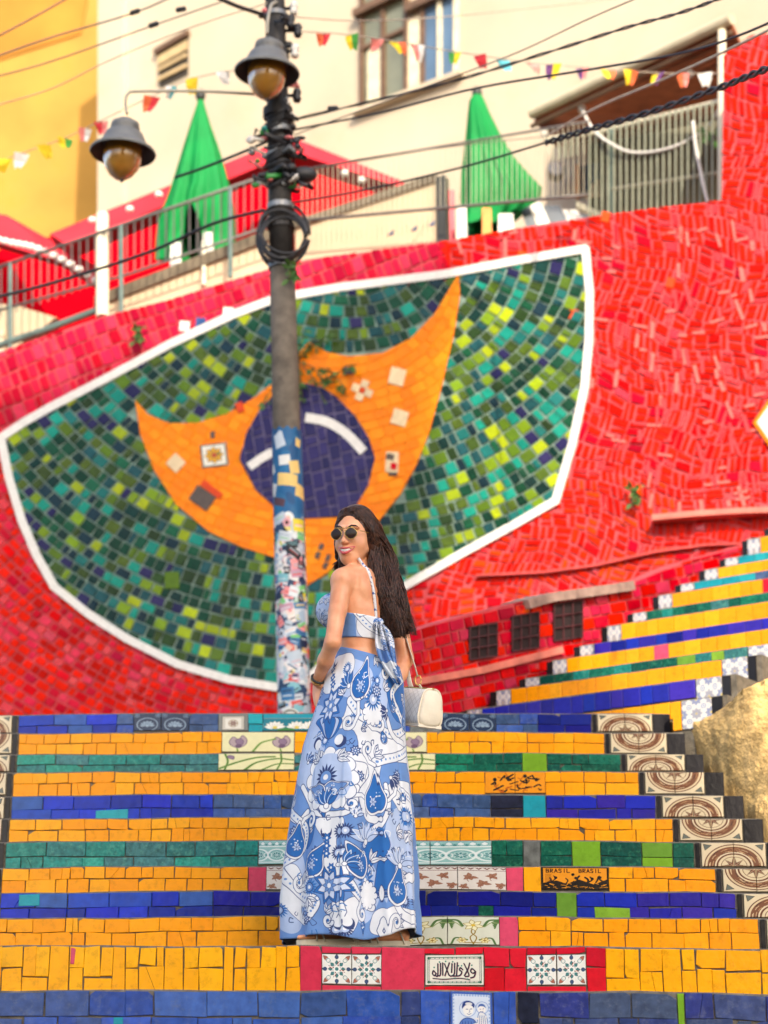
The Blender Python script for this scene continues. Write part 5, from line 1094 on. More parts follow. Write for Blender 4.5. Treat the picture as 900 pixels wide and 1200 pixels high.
# ------------------------------------------------------------------ weeds in the cracks
M_LEAF = mat('weed leaf', C(70, 110, 40), 0.7, 0.3, 20); M_STEM = mat('weed stem', C(90, 84, 50), 0.8, 0.2, 20)
def weed(label, c, n, spread, m=M_LEAF, hang=0.0):
    t = thing('weed', label, 'weed', c, 'weeds growing on the wall'); rs = random.Random(n); st, lf = MB(), MB()
    for i in range(max(4, n//9)):
        e = c+Vector((rs.uniform(-1, 1)*spread, -rs.uniform(0.02, 0.12), rs.uniform(-1.2, 1)*spread-hang)); st.tube([c, c.lerp(e, 0.5)+Vector((0, -0.03, 0.03)), e], 0.004, 4)
        for j in range(9):
            q = c.lerp(e, rs.uniform(0.25, 1.0)); d = Vector((rs.uniform(-1, 1), rs.uniform(-1, 0.3), rs.uniform(-0.8, 0.8))).normalized(); s_ = d.cross(Vector((0.3, 1, 0.2))).normalized(); L = rs.uniform(0.035, 0.075)
            lf.add([q, q+d*L*0.5+s_*L*0.22, q+d*L+Vector((0, 0, -0.01)), q+d*L*0.5-s_*L*0.22], [(0, 1, 2, 3)])
    st.build('stem', M_STEM, t); tag(lf.build('leaves', m, t), kind='stuff')
weed('tall bushy weed sprouting beside the post over the orange tiles', WALL.P(352, 425, 0.05), 150, 0.34, M_LEAF, 0.12); weed('dark weed on the orange tiles by the violet disc', WALL.P(395, 444, 0.05), 60, 0.17)
weed('small weed on the pink tiles near the railing', WALL.P(164, 397, 0.05), 40, 0.09); weed('mossy weed above the salmon ledge', WALL.P(742, 584, 0.05), 40, 0.10); weed('wispy green plant at the veranda bars', at(832, 160, 15.9), 60, 0.12, mat('fresh leaf', C(90, 150, 60), 0.6)); weed('weed hanging below the clamps of the post', pp(322, 10, -0.09), 40, 0.08)
# ------------------------------------------------------------------ the person
WY = 8.33; ZT = ZK[0]                               # she stands on the tread above the red riser
def J(px, py, dy=0.0): return np.array(at(px, py, WY+dy))
FWD = np.array([-0.86, 0.51, 0.0]); RGT = np.array([0.51, 0.86, 0.0]); UPV = np.array([0, 0, 1.0])
HD = 0.0030
lo3 = J(352, 1100, 0); lo3 = np.array([J(350, 900)[0]-0.02, WY-0.28, ZT-0.02]); hi3 = np.array([J(500, 700)[0]+0.02, WY+0.32, J(420, 578)[2]+0.02])
class Vol:
    def __init__(s, lo, hi, h): s.lo, s.h = np.array(lo), h; s.n = np.ceil((np.array(hi)-s.lo)/h).astype(int)+1; s.d = np.full(s.n, 0.04, np.float32)
    def grid(s, a, b):
        i0 = np.clip(np.floor((np.array(a)-s.lo)/s.h).astype(int), 0, s.n); i1 = np.clip(np.ceil((np.array(b)-s.lo)/s.h).astype(int)+1, 0, s.n)
        sl = tuple(slice(p, q) for p, q in zip(i0, i1)); ax = [(s.lo[k]+s.h*np.arange(i0[k], i1[k])).astype(np.float32) for k in range(3)]
        return sl, ax[0][:, None, None], ax[1][None, :, None], ax[2][None, None, :]
    def add(s, val, sl, k, sub=False):
        a = s.d[sl]
        if sub: h = np.clip(0.5-0.5*(a+val)/k, 0, 1); s.d[sl] = a*(1-h)-val*h+k*h*(1-h)
        else: h = np.clip(0.5+0.5*(val-a)/k, 0, 1); s.d[sl] = val*(1-h)+a*h-k*h*(1-h)
    def capsule(s, a, b, r0, r1, k=0.012, sub=False):
        a, b = np.asarray(a, float), np.asarray(b, float); m = max(r0, r1)+k+0.03
        sl, X, Y, Z = s.grid(np.minimum(a, b)-m, np.maximum(a, b)+m); e = b-a
        t = np.clip(((X-a[0])*e[0]+(Y-a[1])*e[1]+(Z-a[2])*e[2])/max(e@e, 1e-9), 0, 1)
        s.add(np.sqrt((X-a[0]-t*e[0])**2+(Y-a[1]-t*e[1])**2+(Z-a[2]-t*e[2])**2)-(r0+(r1-r0)*t), sl, k, sub)
    def chain(s, pts, rad, k=0.012):
        for i in range(len(pts)-1): s.capsule(pts[i], pts[i+1], rad[i], rad[i+1], k)
    def ell(s, c, r, ax=None, k=0.012, sub=False):
        c = np.asarray(c, float); r = np.asarray(r, float); A = np.eye(3) if ax is None else np.asarray(ax); m = r.max()+k+0.03
        sl, X, Y, Z = s.grid(c-m, c+m); q = [((X-c[0])*A[i][0]+(Y-c[1])*A[i][1]+(Z-c[2])*A[i][2])/r[i] for i in range(3)]
        k0 = np.sqrt(q[0]**2+q[1]**2+q[2]**2); k1 = np.sqrt((q[0]/r[0])**2+(q[1]/r[1])**2+(q[2]/r[2])**2)
        s.add(k0*(k0-1)/np.maximum(k1, 1e-6), sl, k, sub)
    def loft(s, secs, k=0.012):
        """secs: (centre xyz, half width to the side, half depth) from top to bottom, oriented by RGT and FWD."""
        secs = sorted(secs, key=lambda t: t[0][2]); z = np.array([t[0][2] for t in secs]); m = 0.26
        cs = np.array([t[0] for t in secs]); sl, X, Y, Z = s.grid([cs[:, 0].min()-m, cs[:, 1].min()-m, z[0]-0.03], [cs[:, 0].max()+m, cs[:, 1].max()+m, z[-1]+0.03])
        f = lambda v: np.interp(Z.ravel(), z, v)[None, None, :].astype(np.float32)
        cx, cy, a, b = f(cs[:, 0]), f(cs[:, 1]), f([t[1] for t in secs]), f([t[2] for t in secs])
        u = (X-cx)*RGT[0]+(Y-cy)*RGT[1]; v = (X-cx)*FWD[0]+(Y-cy)*FWD[1]
        d = (np.sqrt((u/a)**2+(v/b)**2)-1)*np.minimum(a, b)*0.95; zz = np.maximum(z[0]-Z, Z-z[-1]); s.add(np.maximum(d, zz), sl, k)
def nets(d, lo, h):
    """Surface nets: the zero level of d as quads."""
    I = (d < 0).astype(np.int8); n = I[:-1, :-1, :-1].astype(np.int8)
    c8 = sum(I[i:I.shape[0]-1+i, j:I.shape[1]-1+j, k:I.shape[2]-1+k] for i in (0, 1) for j in (0, 1) for k in (0, 1))
    idx = np.argwhere((c8 > 0) & (c8 < 8)); M = -np.ones(c8.shape, np.int32); M[tuple(idx.T)] = np.arange(len(idx))
    cor = np.array([(i, j, k) for i in (0, 1) for j in (0, 1) for k in (0, 1)]); vals = np.stack([d[tuple((idx+c).T)] for c in cor], 1)
    P = np.zeros((len(idx), 3)); N = np.zeros(len(idx))
    for a in range(8):
        for b in range(a+1, 8):
            if np.abs(cor[a]-cor[b]).sum() == 1:
                va, vb = vals[:, a], vals[:, b]; ok = (va < 0) != (vb < 0); t = np.where(ok, va/np.where(ok, va-vb, 1), 0)
                P += ok[:, None]*(cor[a]+t[:, None]*(cor[b]-cor[a])); N += ok
    V = lo+h*(idx+P/np.maximum(N, 1)[:, None]); Fq = []
    for ax in range(3):
        s0 = [slice(1, -1)]*3; s0[ax] = slice(0, -1); s1 = [slice(1, -1)]*3; s1[ax] = slice(1, None)
        A, B = I[tuple(s0)], I[tuple(s1)]; e = np.argwhere(A != B)
        if not len(e): continue
        off = np.ones(3, int); off[ax] = 0; e = e+off; u, v = [(1, 2), (2, 0), (0, 1)][ax]
        du = np.zeros(3, int); du[u] = 1; dv = np.zeros(3, int); dv[v] = 1
        q = np.stack([M[tuple((e-du-dv).T)], M[tuple((e-dv).T)], M[tuple(e.T)], M[tuple((e-du).T)]], 1)
        fl = d[tuple(e.T)] > 0; q[fl] = q[fl][:, ::-1]; Fq.append(q)
    Q = np.concatenate(Fq); Q = Q[(Q >= 0).all(1)]; return V, Q
def qmesh(name, V, Q, mats, parent, uv=None, smooth_it=2):
    for _ in range(smooth_it):                       # light relaxation
        S = np.zeros_like(V); Nn = np.zeros(len(V))
        for a, b in ((0, 1), (1, 2), (2, 3), (3, 0)):
            np.add.at(S, Q[:, a], V[Q[:, b]]); np.add.at(S, Q[:, b], V[Q[:, a]]); np.add.at(Nn, Q[:, a], 1); np.add.at(Nn, Q[:, b], 1)
        V = 0.5*V+0.5*S/np.maximum(Nn, 1)[:, None]
    return link(name, V, Q.tolist(), mats, parent, None, True, uv(V) if uv else None)
# head frame
HYAW = math.radians(23); HC = J(415.5, 629.5, -0.035)
HF = np.array([-math.sin(HYAW)*0.985, -math.cos(HYAW)*0.985, -0.10]); HF /= np.linalg.norm(HF)
HL = np.array([math.cos(HYAW), -math.sin(HYAW), -0.05]); HL -= HF*(HL@HF); HL /= np.linalg.norm(HL); HU = np.cross(HF, HL)*1.0
if HU[2] < 0: HU = -HU
def H(l, f, u): return HC+HL*l+HF*f+HU*u
HAX = np.array([HL, HF, HU])
vol = Vol(lo3, hi3, HD)
CH = lambda py, px=427: J(px, py, 0)
# torso
vol.loft([(CH(676, 428), .085, .050), (CH(683, 428), .140, .066), (CH(700, 427), .158, .088), (CH(722, 426), .146, .098), (CH(742, 426), .128, .094), (CH(766, 427), .116, .088), (CH(790, 428), .142, .104), (CH(815, 428), .170, .118), (CH(850, 426), .178, .122), (CH(890, 424), .165, .115)], 0.02)
torso_ok = vol.d.copy()
bc = CH(717, 424)
brs = [bc+FWD*.088-RGT*.072, bc+FWD*.088+RGT*.072]
for b_ in brs: vol.ell(b_, (.058, .062, .064), (RGT, FWD, UPV), 0.03)
vol.ell(CH(690, 428)-FWD*.055-RGT*.075, (.055, .022, .06), (RGT, FWD, UPV), 0.03); vol.ell(CH(690, 428)-FWD*.055+RGT*.075, (.055, .022, .06), (RGT, FWD, UPV), 0.03)   # shoulder blades
vol.capsule(CH(690, 428)-FWD*.098, CH(770, 428)-FWD*.098, .006, .010, 0.02, True)                                           # line of the spine
torso_d = vol.d.copy()
# neck and head
nb = CH(678, 428)+FWD*0.005
vol.capsule(nb+np.array([.004, 0.01, -.02]), H(.004, -.036, -.055), .052, .043, .02)
vol.capsule(CH(674, 428)-RGT*.03, CH(683, 428)-RGT*.125, .040, .040, .03); vol.capsule(CH(674, 428)+RGT*.03, CH(683, 428)+RGT*.125, .040, .040, .03)    # slope of the shoulders
vol.ell(H(0, -.018, .028), (.074, .093, .088), HAX, .01); vol.ell(H(0, .030, -.028), (.056, .058, .080), HAX, .03)
vol.ell(H(0, .058, -.088), (.026, .026, .022), HAX, .03); vol.ell(H(.036, .040, -.040), (.023, .028, .026), HAX, .02); vol.ell(H(-.036, .042, -.038), (.023, .028, .026), HAX, .02)
vol.capsule(H(.050, .0, -.050), H(.010, .056, -.096), .014, .015, .02); vol.capsule(H(-.050, .0, -.050), H(-.010, .056, -.096), .014, .015, .02)
for s_ in (-1, 1): vol.ell(H(.032*s_, .094, .004), (.021, .014, .013), HAX, .012, True); vol.capsule(H(.012*s_, .087, .026), H(.048*s_, .072, .026), .008, .006, .012); vol.ell(H(s_*.070, -.008, -.012), (.010, .022, .032), HAX, .008)
vol.capsule(H(0, .086, .006), H(0, .103, -.030), .008, .010, .010); vol.ell(H(0, .100, -.034), (.013, .013, .010), HAX, .008)
for s_ in (-1, 1): vol.ell(H(.011*s_, .094, -.036), (.0075, .010, .007), HAX, .006)
vol.ell(H(0, .084, -.058), (.030, .016, .010), HAX, .010); vol.ell(H(0, .080, -.076), (.024, .014, .008), HAX, .010)
vol.ell(H(0, .101, -.0650), (.033, .018, .0072), HAX, .004, True)
# left arm (nearer): shoulder, elbow, wrist, hand resting on the front of the hip
sh = J(401, 681, -.135); elb = J(390, 753, -.185); wr = J(371.5, 799, -.045)
vol.ell(sh, (.047, .047, .052), None, .02); vol.chain([sh, sh*.5+elb*.5, elb], [.041, .035, .030], .007); vol.chain([elb, elb*.55+wr*.45, wr], [.031, .029, .0200], .015)
def hand(w, d, n_, side, curl, s=1.0):
    """w wrist, d pointing direction, n_ back of the hand, side towards the thumb."""
    d, n_, side = (np.asarray(v, float)/np.linalg.norm(v) for v in (d, n_, side)); pm = w+d*.048*s
    vol.ell(pm, (.034*s, .052*s, .015*s), (side, d, n_), .012)
    for i, (o, L) in enumerate(((.026, .070), (.009, .078), (-.008, .073), (-.024, .058))):
        a = pm+side*o*s+d*.036*s; b = a+(d*.9-n_*curl*.5+side*o*1.2)*L*.45*s; c = b+(d*.8-n_*curl*1.1)*L*.32*s; e = c+(d*.6-n_*curl*1.5)*L*.26*s
        vol.chain([a, b, c, e], [.0088*s, .0082*s, .0076*s, .0062*s], .004)
    a = pm+side*.026*s-d*.022*s; b = a+(side*.62+d*.62-n_*.25)*.036*s; c = b+(side*.25+d*.9-n_*.3)*.030*s; vol.chain([a, b, c], [.0125*s, .0095*s, .0075*s], .008)
hand(wr, J(374, 820, .0)-wr, np.array([-.75, -.62, .1]), np.array([.45, -.6, .1]), .35, 0.95)
# right arm (farther): only elbow and forearm show beyond the hair
sh2 = CH(683, 428)+RGT*.150; elb2 = J(474.5, 772, .14); wr2 = J(462, 806, .05)
vol.ell(sh2, (.050, .050, .052), None, .03); vol.chain([sh2, J(466, 728, .15), elb2], [.044, .040, .034], .02); vol.chain([elb2, elb2*.5+wr2*.5, wr2], [.033, .031, .022], .015)
hand(wr2, np.array([-.55, .35, -.75]), np.array([.6, -.6, .3]), np.array([-.4, -.7, .2]), .4, 0.9)
# legs under the skirt and the feet in their sandals
hipL, hipR = CH(872, 424)-RGT*.075, CH(872, 424)+RGT*.075
ankL = np.array([J(404, 1085)[0], WY-.06, ZT+.098]); ankR = np.array([J(461, 1085)[0], WY+.02, ZT+.098])
kL = (hipL+ankL)/2+FWD*.03; kR = (hipR+ankR)/2+FWD*.03
for hp, kn, an in ((hipL, kL, ankL), (hipR, kR, ankR)): vol.chain([hp, kn, kn*.6+an*.4-FWD*.01, an], [.085, .055, .050, .034], .02)
FD = {0: np.array([-.97, -.22, 0]), 1: np.array([-.90, -.42, 0])}; feet = []
for i, an in enumerate((ankL, ankR)):
    fd = FD[i]/np.linalg.norm(FD[i]); sd = np.array([-fd[1], fd[0], 0]); heel = an-fd*.028; heel[2] = ZT+.060; ball = an+fd*.115; ball[2] = ZT+.052
    feet.append((heel, ball, fd, sd)); vol.capsule(an, heel, .034, .032, .02); vol.chain([heel, (heel+ball)/2+np.array([0, 0, .014]), ball], [.031, .031, .027], .02); vol.capsule(an+np.array([0, 0, -.01]), ball, .033, .02, .02)
    vol.capsule(ball-sd*.018, ball+sd*.018, .021, .019, .012)
    for t, L in ((-.030, .052), (-.013, .05), (.002, .045), (.016, .04), (.029, .032)): a = ball+sd*t*(1 if i else -1)+fd*.01; a[2] = ZT+.044; e = a+fd*L; e[2] = ZT+.040; vol.capsule(a, e, .010, .008, .004)
m_, t_, p_ = mk('skin'); L_ = t_.links.new
geo = nd(t_, 'ShaderNodeNewGeometry'); nz = nd(t_, 'ShaderNodeTexNoise'); nz.inputs['Scale'].default_value = 14; nz.inputs['Detail'].default_value = 5; L_(geo.outputs['Position'], nz.inputs['Vector'])
cr = nd(t_, 'ShaderNodeValToRGB'); cr.color_ramp.elements[0].position = 0.3; cr.color_ramp.elements[1].position = 0.7; cr.color_ramp.elements[0].color = (*C(218, 142, 98, .95), 1); cr.color_ramp.elements[1].color = (*C(244, 178, 136, .95), 1)
L_(nz.outputs[0], cr.inputs[0]); L_(cr.outputs[0], p_.inputs['Base Color']); p_.inputs['Roughness'].default_value = 0.38; p_.inputs['Subsurface Weight'].default_value = 0.12; p_.inputs['Subsurface Radius'].default_value = (0.012, 0.005, 0.003); p_.inputs['Subsurface Scale'].default_value = 0.6
M_SKIN = m_
per = thing('person', 'woman in blue and white crop top and skirt looking back over her shoulder', 'person', (CH(1100, 425)[0], WY, ZT))
V, Q = nets(vol.d, vol.lo, HD); qmesh('body', V, Q, M_SKIN, per, None, 2)
# lips, teeth, brows
M_LIP = mat('lip', C(214, 92, 92), 0.3, 0.1, 30); M_TEETH = mat('teeth', C(246, 240, 230), 0.25, 0.02, 30); M_BROW = mat('brow hair', C(52, 34, 28), 0.7, 0.2, 60); M_LINER = mat('dark hair brown', C(40, 28, 26), 0.45, 0.3, 60)
def arc(l0, l1, f0, u0, du, n=13, bow=.010): return [H(l0+(l1-l0)*t, f0-bow*4*(t-.5)**2, u0+du*4*(t-.5)**2) for t in np.linspace(0, 1, n)]
tp = lambda n, r, e=0.35: [r*(e+(1-e)*math.sin(math.pi*i/(n-1))) for i in range(n)]
MB().tube(arc(-.037, .037, .0985, -.0585, .0105, 17, .026), tp(17, .0042), 8).build('upper_lip', M_LIP, per, True); MB().tube(arc(-.036, .036, .0970, -.0775, .0280, 17, .025), tp(17, .0054), 8).build('lower_lip', M_LIP, per, True)
b = MB(); n = 12; V = []
for i in range(n+1):
    t = i/n; l = -.034+.068*t; q = 4*(t-.5)**2
    for u in (-.0590+.0095*q, -.0755+.0250*q): V.append(H(l, .0982-.0235*q, u))
    for u in (-.0755+.0250*q, -.0590+.0095*q): V.append(H(l, .0905-.0235*q, u))
b.add(V, [(i*4+j, (i+1)*4+j, (i+1)*4+(j+1) % 4, i*4+(j+1) % 4) for i in range(n) for j in range(4)]); b.build('teeth', M_TEETH, per, True)
for s_ in (-1, 1): MB().tube([H(s_*l, f, u) for l, f, u in ((.012, .0925, .024), (.026, .0915, .031), (.040, .0845, .031), (.051, .0735, .025))], [.0022, .0029, .0026, .0010], 6).build('eyebrow', M_BROW, per, True)
# ------------------------------------------------------------------ printed cloth: swirls, fans, flowers and suns in blues and white
PB, MBL, DB, NV, WTC, LBL = (188, 206, 238), (112, 152, 212), (44, 110, 186), (50, 68, 120), (240, 242, 246), (214, 224, 244)
def skirt_prof(py):
    Lp = [(770, 389), (785, 383), (800, 377), (820, 372), (845, 364), (880, 353), (910, 347), (945, 342), (980, 337), (1030, 332), (1070, 330), (1110, 331)]
    Rp = [(770, 464), (785, 470), (800, 474), (820, 475), (845, 476), (880, 478), (910, 481), (945, 484), (980, 486), (1030, 489), (1070, 490), (1110, 491)]
    return lerp_tab(Lp, py), lerp_tab(Rp, py)
SW, SH = 760, 1060
def cloth_print():
    c = Cv(SW, SH, MBL)
    def T(x, y):                                     # a place on the photograph's skirt -> the unrolled cloth
        px, py = 310+x/3.333, 760+y/3.333; l, r = skirt_prof(max(py, 790)); s_ = max(-0.97, min(0.97, (px-(l+r)/2)/((r-l)/2))); ph = math.asin(s_)
        return (ph/math.pi+0.5)*SW, (py-770)/340*SH
    def tt(P): return [T(*p) for p in P]
    def blob(P, col, e=NV, w=1.6): c.blob(tt(P), col, e, w, 60)
    for P in ([(190, 250), (150, 420), (120, 520), (180, 560), (240, 420), (230, 260)], [(440, 150), (500, 60), (480, 260), (520, 420), (470, 420), (420, 260)], [(480, 680), (600, 640), (610, 820), (560, 1000), (470, 900)], [(60, 820), (110, 760), (150, 900), (130, 1100), (60, 1080)], [(330, 900), (420, 860), (470, 960), (430, 1080), (330, 1080)], [(250, 100), (330, 60), (420, 120), (400, 210), (300, 220)]): blob(P, PB, None)
    for P in ([(190, 380), (260, 350), (345, 350), (362, 420), (330, 480), (350, 580), (390, 590), (440, 560), (470, 470), (560, 460), (585, 400), (560, 350), (470, 370), (420, 330), (360, 300), (330, 250), (310, 300), (260, 330)], [(250, 60), (330, 40), (350, 110), (300, 180), (240, 200), (225, 130)], [(205, 700), (300, 690), (290, 780), (310, 860), (300, 960), (220, 940), (230, 850), (235, 780)], [(70, 900), (110, 860), (160, 960), (210, 1010), (160, 1100), (80, 1000)], [(440, 1070), (480, 1030), (560, 1040), (600, 1020), (610, 1140), (450, 1140)], [(480, 560), (560, 540), (575, 680), (520, 660)], [(280, 1030), (330, 1000), (352, 1060), (300, 1140), (250, 1100)]): blob(P, WTC)
    for P in ([(480, 140), (540, 90), (560, 200), (540, 300), (500, 280)], [(380, 780), (430, 720), (480, 800), (410, 900), (380, 860)], [(160, 690), (210, 660), (190, 780), (150, 800)], [(460, 860), (500, 830), (490, 960), (450, 980)], [(480, 90), (545, 70), (550, 140), (500, 150)]): blob(P, DB)
    def ribbon(P, w=44, dots=True):
        Q = tt(P); c.curve(Q, w+5, NV, 60); c.curve(Q, w, WTC, 60); S = spline([(*q, 0) for q in Q], 40)
        if dots:
            for q in S[1:-1:2]: c.disc(q[0], q[1], 4.2, MBL)
    ribbon([(336, 240), (380, 300), (440, 345), (500, 360), (545, 330)], 30); ribbon([(400, 540), (430, 480), (520, 440), (590, 410)], 30); ribbon([(80, 850), (100, 940), (150, 990), (200, 1010), (180, 1060)], 30); ribbon([(300, 930), (340, 990), (400, 1020), (440, 1030)], 28); ribbon([(520, 570), (590, 620), (620, 720)], 26); ribbon([(100, 520), (90, 640), (130, 690), (160, 660)], 22, False); ribbon([(480, 300), (500, 360), (540, 390)], 20, False)
    ribbon([(350, 580), (330, 660), (260, 680), (190, 660), (150, 560)], 18, False); ribbon([(470, 560), (480, 640), (450, 720), (400, 760)], 18, False)
    ribbon([(150, 90), (210, 150), (190, 230), (150, 300)], 26, False); ribbon([(560, 120), (500, 190), (530, 280), (580, 330)], 28); ribbon([(560, 900), (500, 980), (530, 1060), (600, 1090)], 28, False); ribbon([(330, 460), (400, 470), (420, 530), (370, 600), (390, 680), (440, 700)], 30, False); ribbon([(90, 640), (150, 720), (140, 800), (90, 860)], 26)
    def sun(x, y, r, col=NV, mid=MBL, n=16):
        X, Y = T(x, y); r *= 1.45
        for i in range(n): c.petal(X, Y, r*.3, r, r*.10, i*6.2832/n, col)
        c.disc(X, Y, r*.48, mid); c.ring(X, Y, r*.48, 2.5, NV); c.disc(X, Y, r*.2, WTC)
    def flower(x, y, r, n=8):
        X, Y = T(x, y); r *= 1.45
        for i in range(n): c.petal(X, Y, 0, r, r*.26, i*6.2832/n+.39, DB, NV, 2)
        for i in range(n): c.petal(X, Y, 0, r*.78, r*.2, i*6.2832/n+.39, LBL, NV, 1.5)
        for i in range(n): c.petal(X, Y, 0, r*.45, r*.12, i*6.2832/n, MBL, NV, 1.2)
        c.disc(X, Y, r*.13, WTC)
    def fan(x, y, r, a, col=DB, n=7):
        X, Y = T(x, y); r *= 1.45
        for i in range(n): c.petal(X, Y, r*.1, r, r*.15, a+(i-(n-1)/2)*0.30, col, WTC if i % 2 else NV, 2.4)
        c.disc(X, Y, r*.16, WTC); c.ring(X, Y, r*.16, 2, NV)
    def pais(x, y, r, a, col=DB):
        X, Y = T(x, y); r *= 1.45; co, si = math.cos(a), math.sin(a)
        f = lambda P, k: [(X+k*r*(u*co-v*si), Y+k*r*(u*si+v*co)) for u, v in P]; B = [(0, -1.5), (.35, -.7), (.75, 0), (.6, .7), (0, 1), (-.6, .7), (-.75, 0), (-.35, -.7)]
        c.blob(f(B, 1.18), WTC, NV, 2); c.blob(f(B, 1.0), col, NV, 2)
        rs = random.Random(int(x+y))
        for i in range(12): u, v = rs.uniform(-.5, .5), rs.uniform(-.5, .75); q = f([(u, v)], .9)[0]; c.disc(*q, 3.0, WTC if i % 3 else PB)
        q = f([(0, .25)], 1)[0]
        for i in range(6): c.petal(q[0], q[1], 0, r*.36, r*.1, i*1.047, PB, NV, 1.2)
    def moon(x, y, r, a):
        X, Y = T(x, y); r *= 1.45; c.disc(X, Y, r, NV); c.disc(X+r*.45*math.cos(a), Y+r*.45*math.sin(a), r*.85, WTC)
    def scroll(x, y, r, a, d=1):
        X, Y = T(x, y); P = [(X+r*(1-t*.86)*math.cos(a+d*t*7.5), Y+r*(1-t*.86)*math.sin(a+d*t*7.5)) for t in np.linspace(0, 1, 30)]; P = [(X+r*2.6*math.cos(a-d*1.1), Y+r*2.6*math.sin(a-d*1.1)), (X+r*1.7*math.cos(a-d*.55), Y+r*1.7*math.sin(a-d*.55))]+P
        c.line(P, 17, NV); c.line(P, 13, WTC); c.disc(X, Y, 6, DB)
    def leaf(x, y, r, a):
        X, Y = T(x, y); r *= 1.45
        for s_ in (-.5, .15, .75): c.petal(X, Y, 0, r, r*.2, a+s_, WTC, NV, 2.4); c.line([(X, Y), (X+r*.8*math.cos(a+s_), Y+r*.8*math.sin(a+s_))], 1.6, NV)
    def scallop(x, y, r, col=PB):
        X, Y = T(x, y); r *= 1.45
        for i in range(12): c.disc(X+r*math.cos(i*.5236), Y+r*math.sin(i*.5236), r*.3, WTC); c.ring(X+r*math.cos(i*.5236), Y+r*math.sin(i*.5236), r*.3, 2, NV)
        c.disc(X, Y, r*1.02, col)
    rs = random.Random(17); got = []
    for _ in range(900):
        x, y = rs.uniform(75, 600), rs.uniform(50, 1120)
        if all(math.hypot(x-a, y-b) > 76 for a, b in got):
            got.append((x, y)); k_ = rs.random(); an_ = rs.uniform(0, 6.28)
            if k_ < .2: sun(x, y, rs.uniform(16, 22), rs.choice([NV, DB]), PB)
            elif k_ < .3: flower(x, y, rs.uniform(14, 22), 8)
            elif k_ < .65: leaf(x, y, rs.uniform(20, 32), an_)
            elif k_ < .85: fan(x, y, rs.uniform(20, 32), an_, rs.choice([DB, PB, MBL]))
            else: pais(x, y, rs.uniform(12, 16), an_)
    for q in ((330, 320, 30, 0, 1), (450, 330, 26, 2, -1), (560, 470, 28, 1, 1), (130, 470, 28, 3, -1), (180, 700, 30, 4, 1), (330, 640, 28, 5, -1), (470, 600, 26, .5, 1), (560, 840, 30, 2.5, -1), (120, 930, 30, 1, 1), (370, 1060, 30, 4, -1), (250, 1080, 24, 0, 1), (500, 1090, 30, 3, 1), (470, 120, 26, 5, 1), (400, 430, 26, 2, 1), (100, 720, 24, 1, -1)): scroll(*q)
    scallop(250, 545, 64); sun(245, 540, 36); scallop(425, 285, 30, WTC); sun(425, 238, 32, DB, PB); sun(545, 675, 28, DB, PB); sun(392, 932, 36, DB, MBL); scallop(408, 985, 28, WTC); sun(180, 960, 22, DB); sun(540, 1010, 20, NV, PB)
    for i in range(3):                               # chevron heart
        k = 1-.25*i; c.blob(tt([(255, 385), (255-52*k, 318), (255-30*k, 300), (255, 322), (255+30*k, 300), (255+52*k, 318)]), (DB, PB, DB)[i], NV, 2)
    flower(258, 255, 50); flower(260, 950, 48); flower(440, 200, 20); pais(380, 168, 42, .3); pais(430, 610, 40, .1); pais(120, 780, 34, .1); pais(195, 865, 36, .5); pais(350, 865, 36, -.5); pais(512, 960, 40, .15); pais(575, 760, 28, 0); pais(110, 560, 30, 0); pais(270, 590, 26, 1.2, MBL); pais(210, 590, 24, -1.2, MBL); pais(585, 1040, 30, .2); pais(545, 300, 26, .2)
    fan(330, 185, 44, -2.3); fan(245, 650, 44, -1.571); fan(300, 870, 36, -.6); fan(388, 790, 52, -1.571, PB, 9); fan(520, 870, 50, -1.571, PB, 9); fan(140, 1060, 30, -1.0, MBL); fan(340, 690, 26, -1.2, PB); fan(575, 920, 24, -.4, WTC); fan(480, 270, 30, 2.6, NV); fan(490, 530, 34, .6, NV); fan(170, 470, 26, -1.0, MBL)
    moon(204, 402, 15, .6); moon(300, 397, 17, -2.4); moon(245, 742, 16, -1.571); moon(270, 72, 14, -1.2); moon(300, 1100, 14, -2.2)
    leaf(470, 190, 30, -1.1); leaf(425, 865, 34, -1.0); leaf(505, 745, 32, -.5); leaf(290, 470, 34, -.5); leaf(215, 470, 34, -2.6); leaf(120, 640, 28, -2.2); leaf(150, 890, 32, 1.2); leaf(490, 660, 20, 2.2); leaf(375, 350, 18, -.2)
    for x, y in ((268, 100), (268, 135), (268, 165), (246, 795), (246, 825), (246, 765), (270, 880)):
        X, Y = T(x, y)
        for i in range(6): c.petal(X, Y, 3, 20, 5, i*1.047, DB, NV, 1)
        c.disc(X, Y, 5, WTC)
    rs = random.Random(8)
    for i in range(70):
        x, y = rs.uniform(70, 600), rs.uniform(60, 1120); X, Y = T(x, y); a = rs.uniform(0, 6.28); r = rs.uniform(10, 22); c.curve([(X, Y), (X+r*math.cos(a), Y+r*math.sin(a)), (X+r*1.3*math.cos(a+.8), Y+r*1.3*math.sin(a+.8)), (X+r*.8*math.cos(a+1.4), Y+r*.8*math.sin(a+1.4))], rs.choice([2.2, 3, 4]), rs.choice([NV, NV, WTC, DB]))
    return c
CL = cloth_print(); M_CLOTH = print_mat('blue and white printed cloth', CL, 0.75, 0.82, 0.25, True)
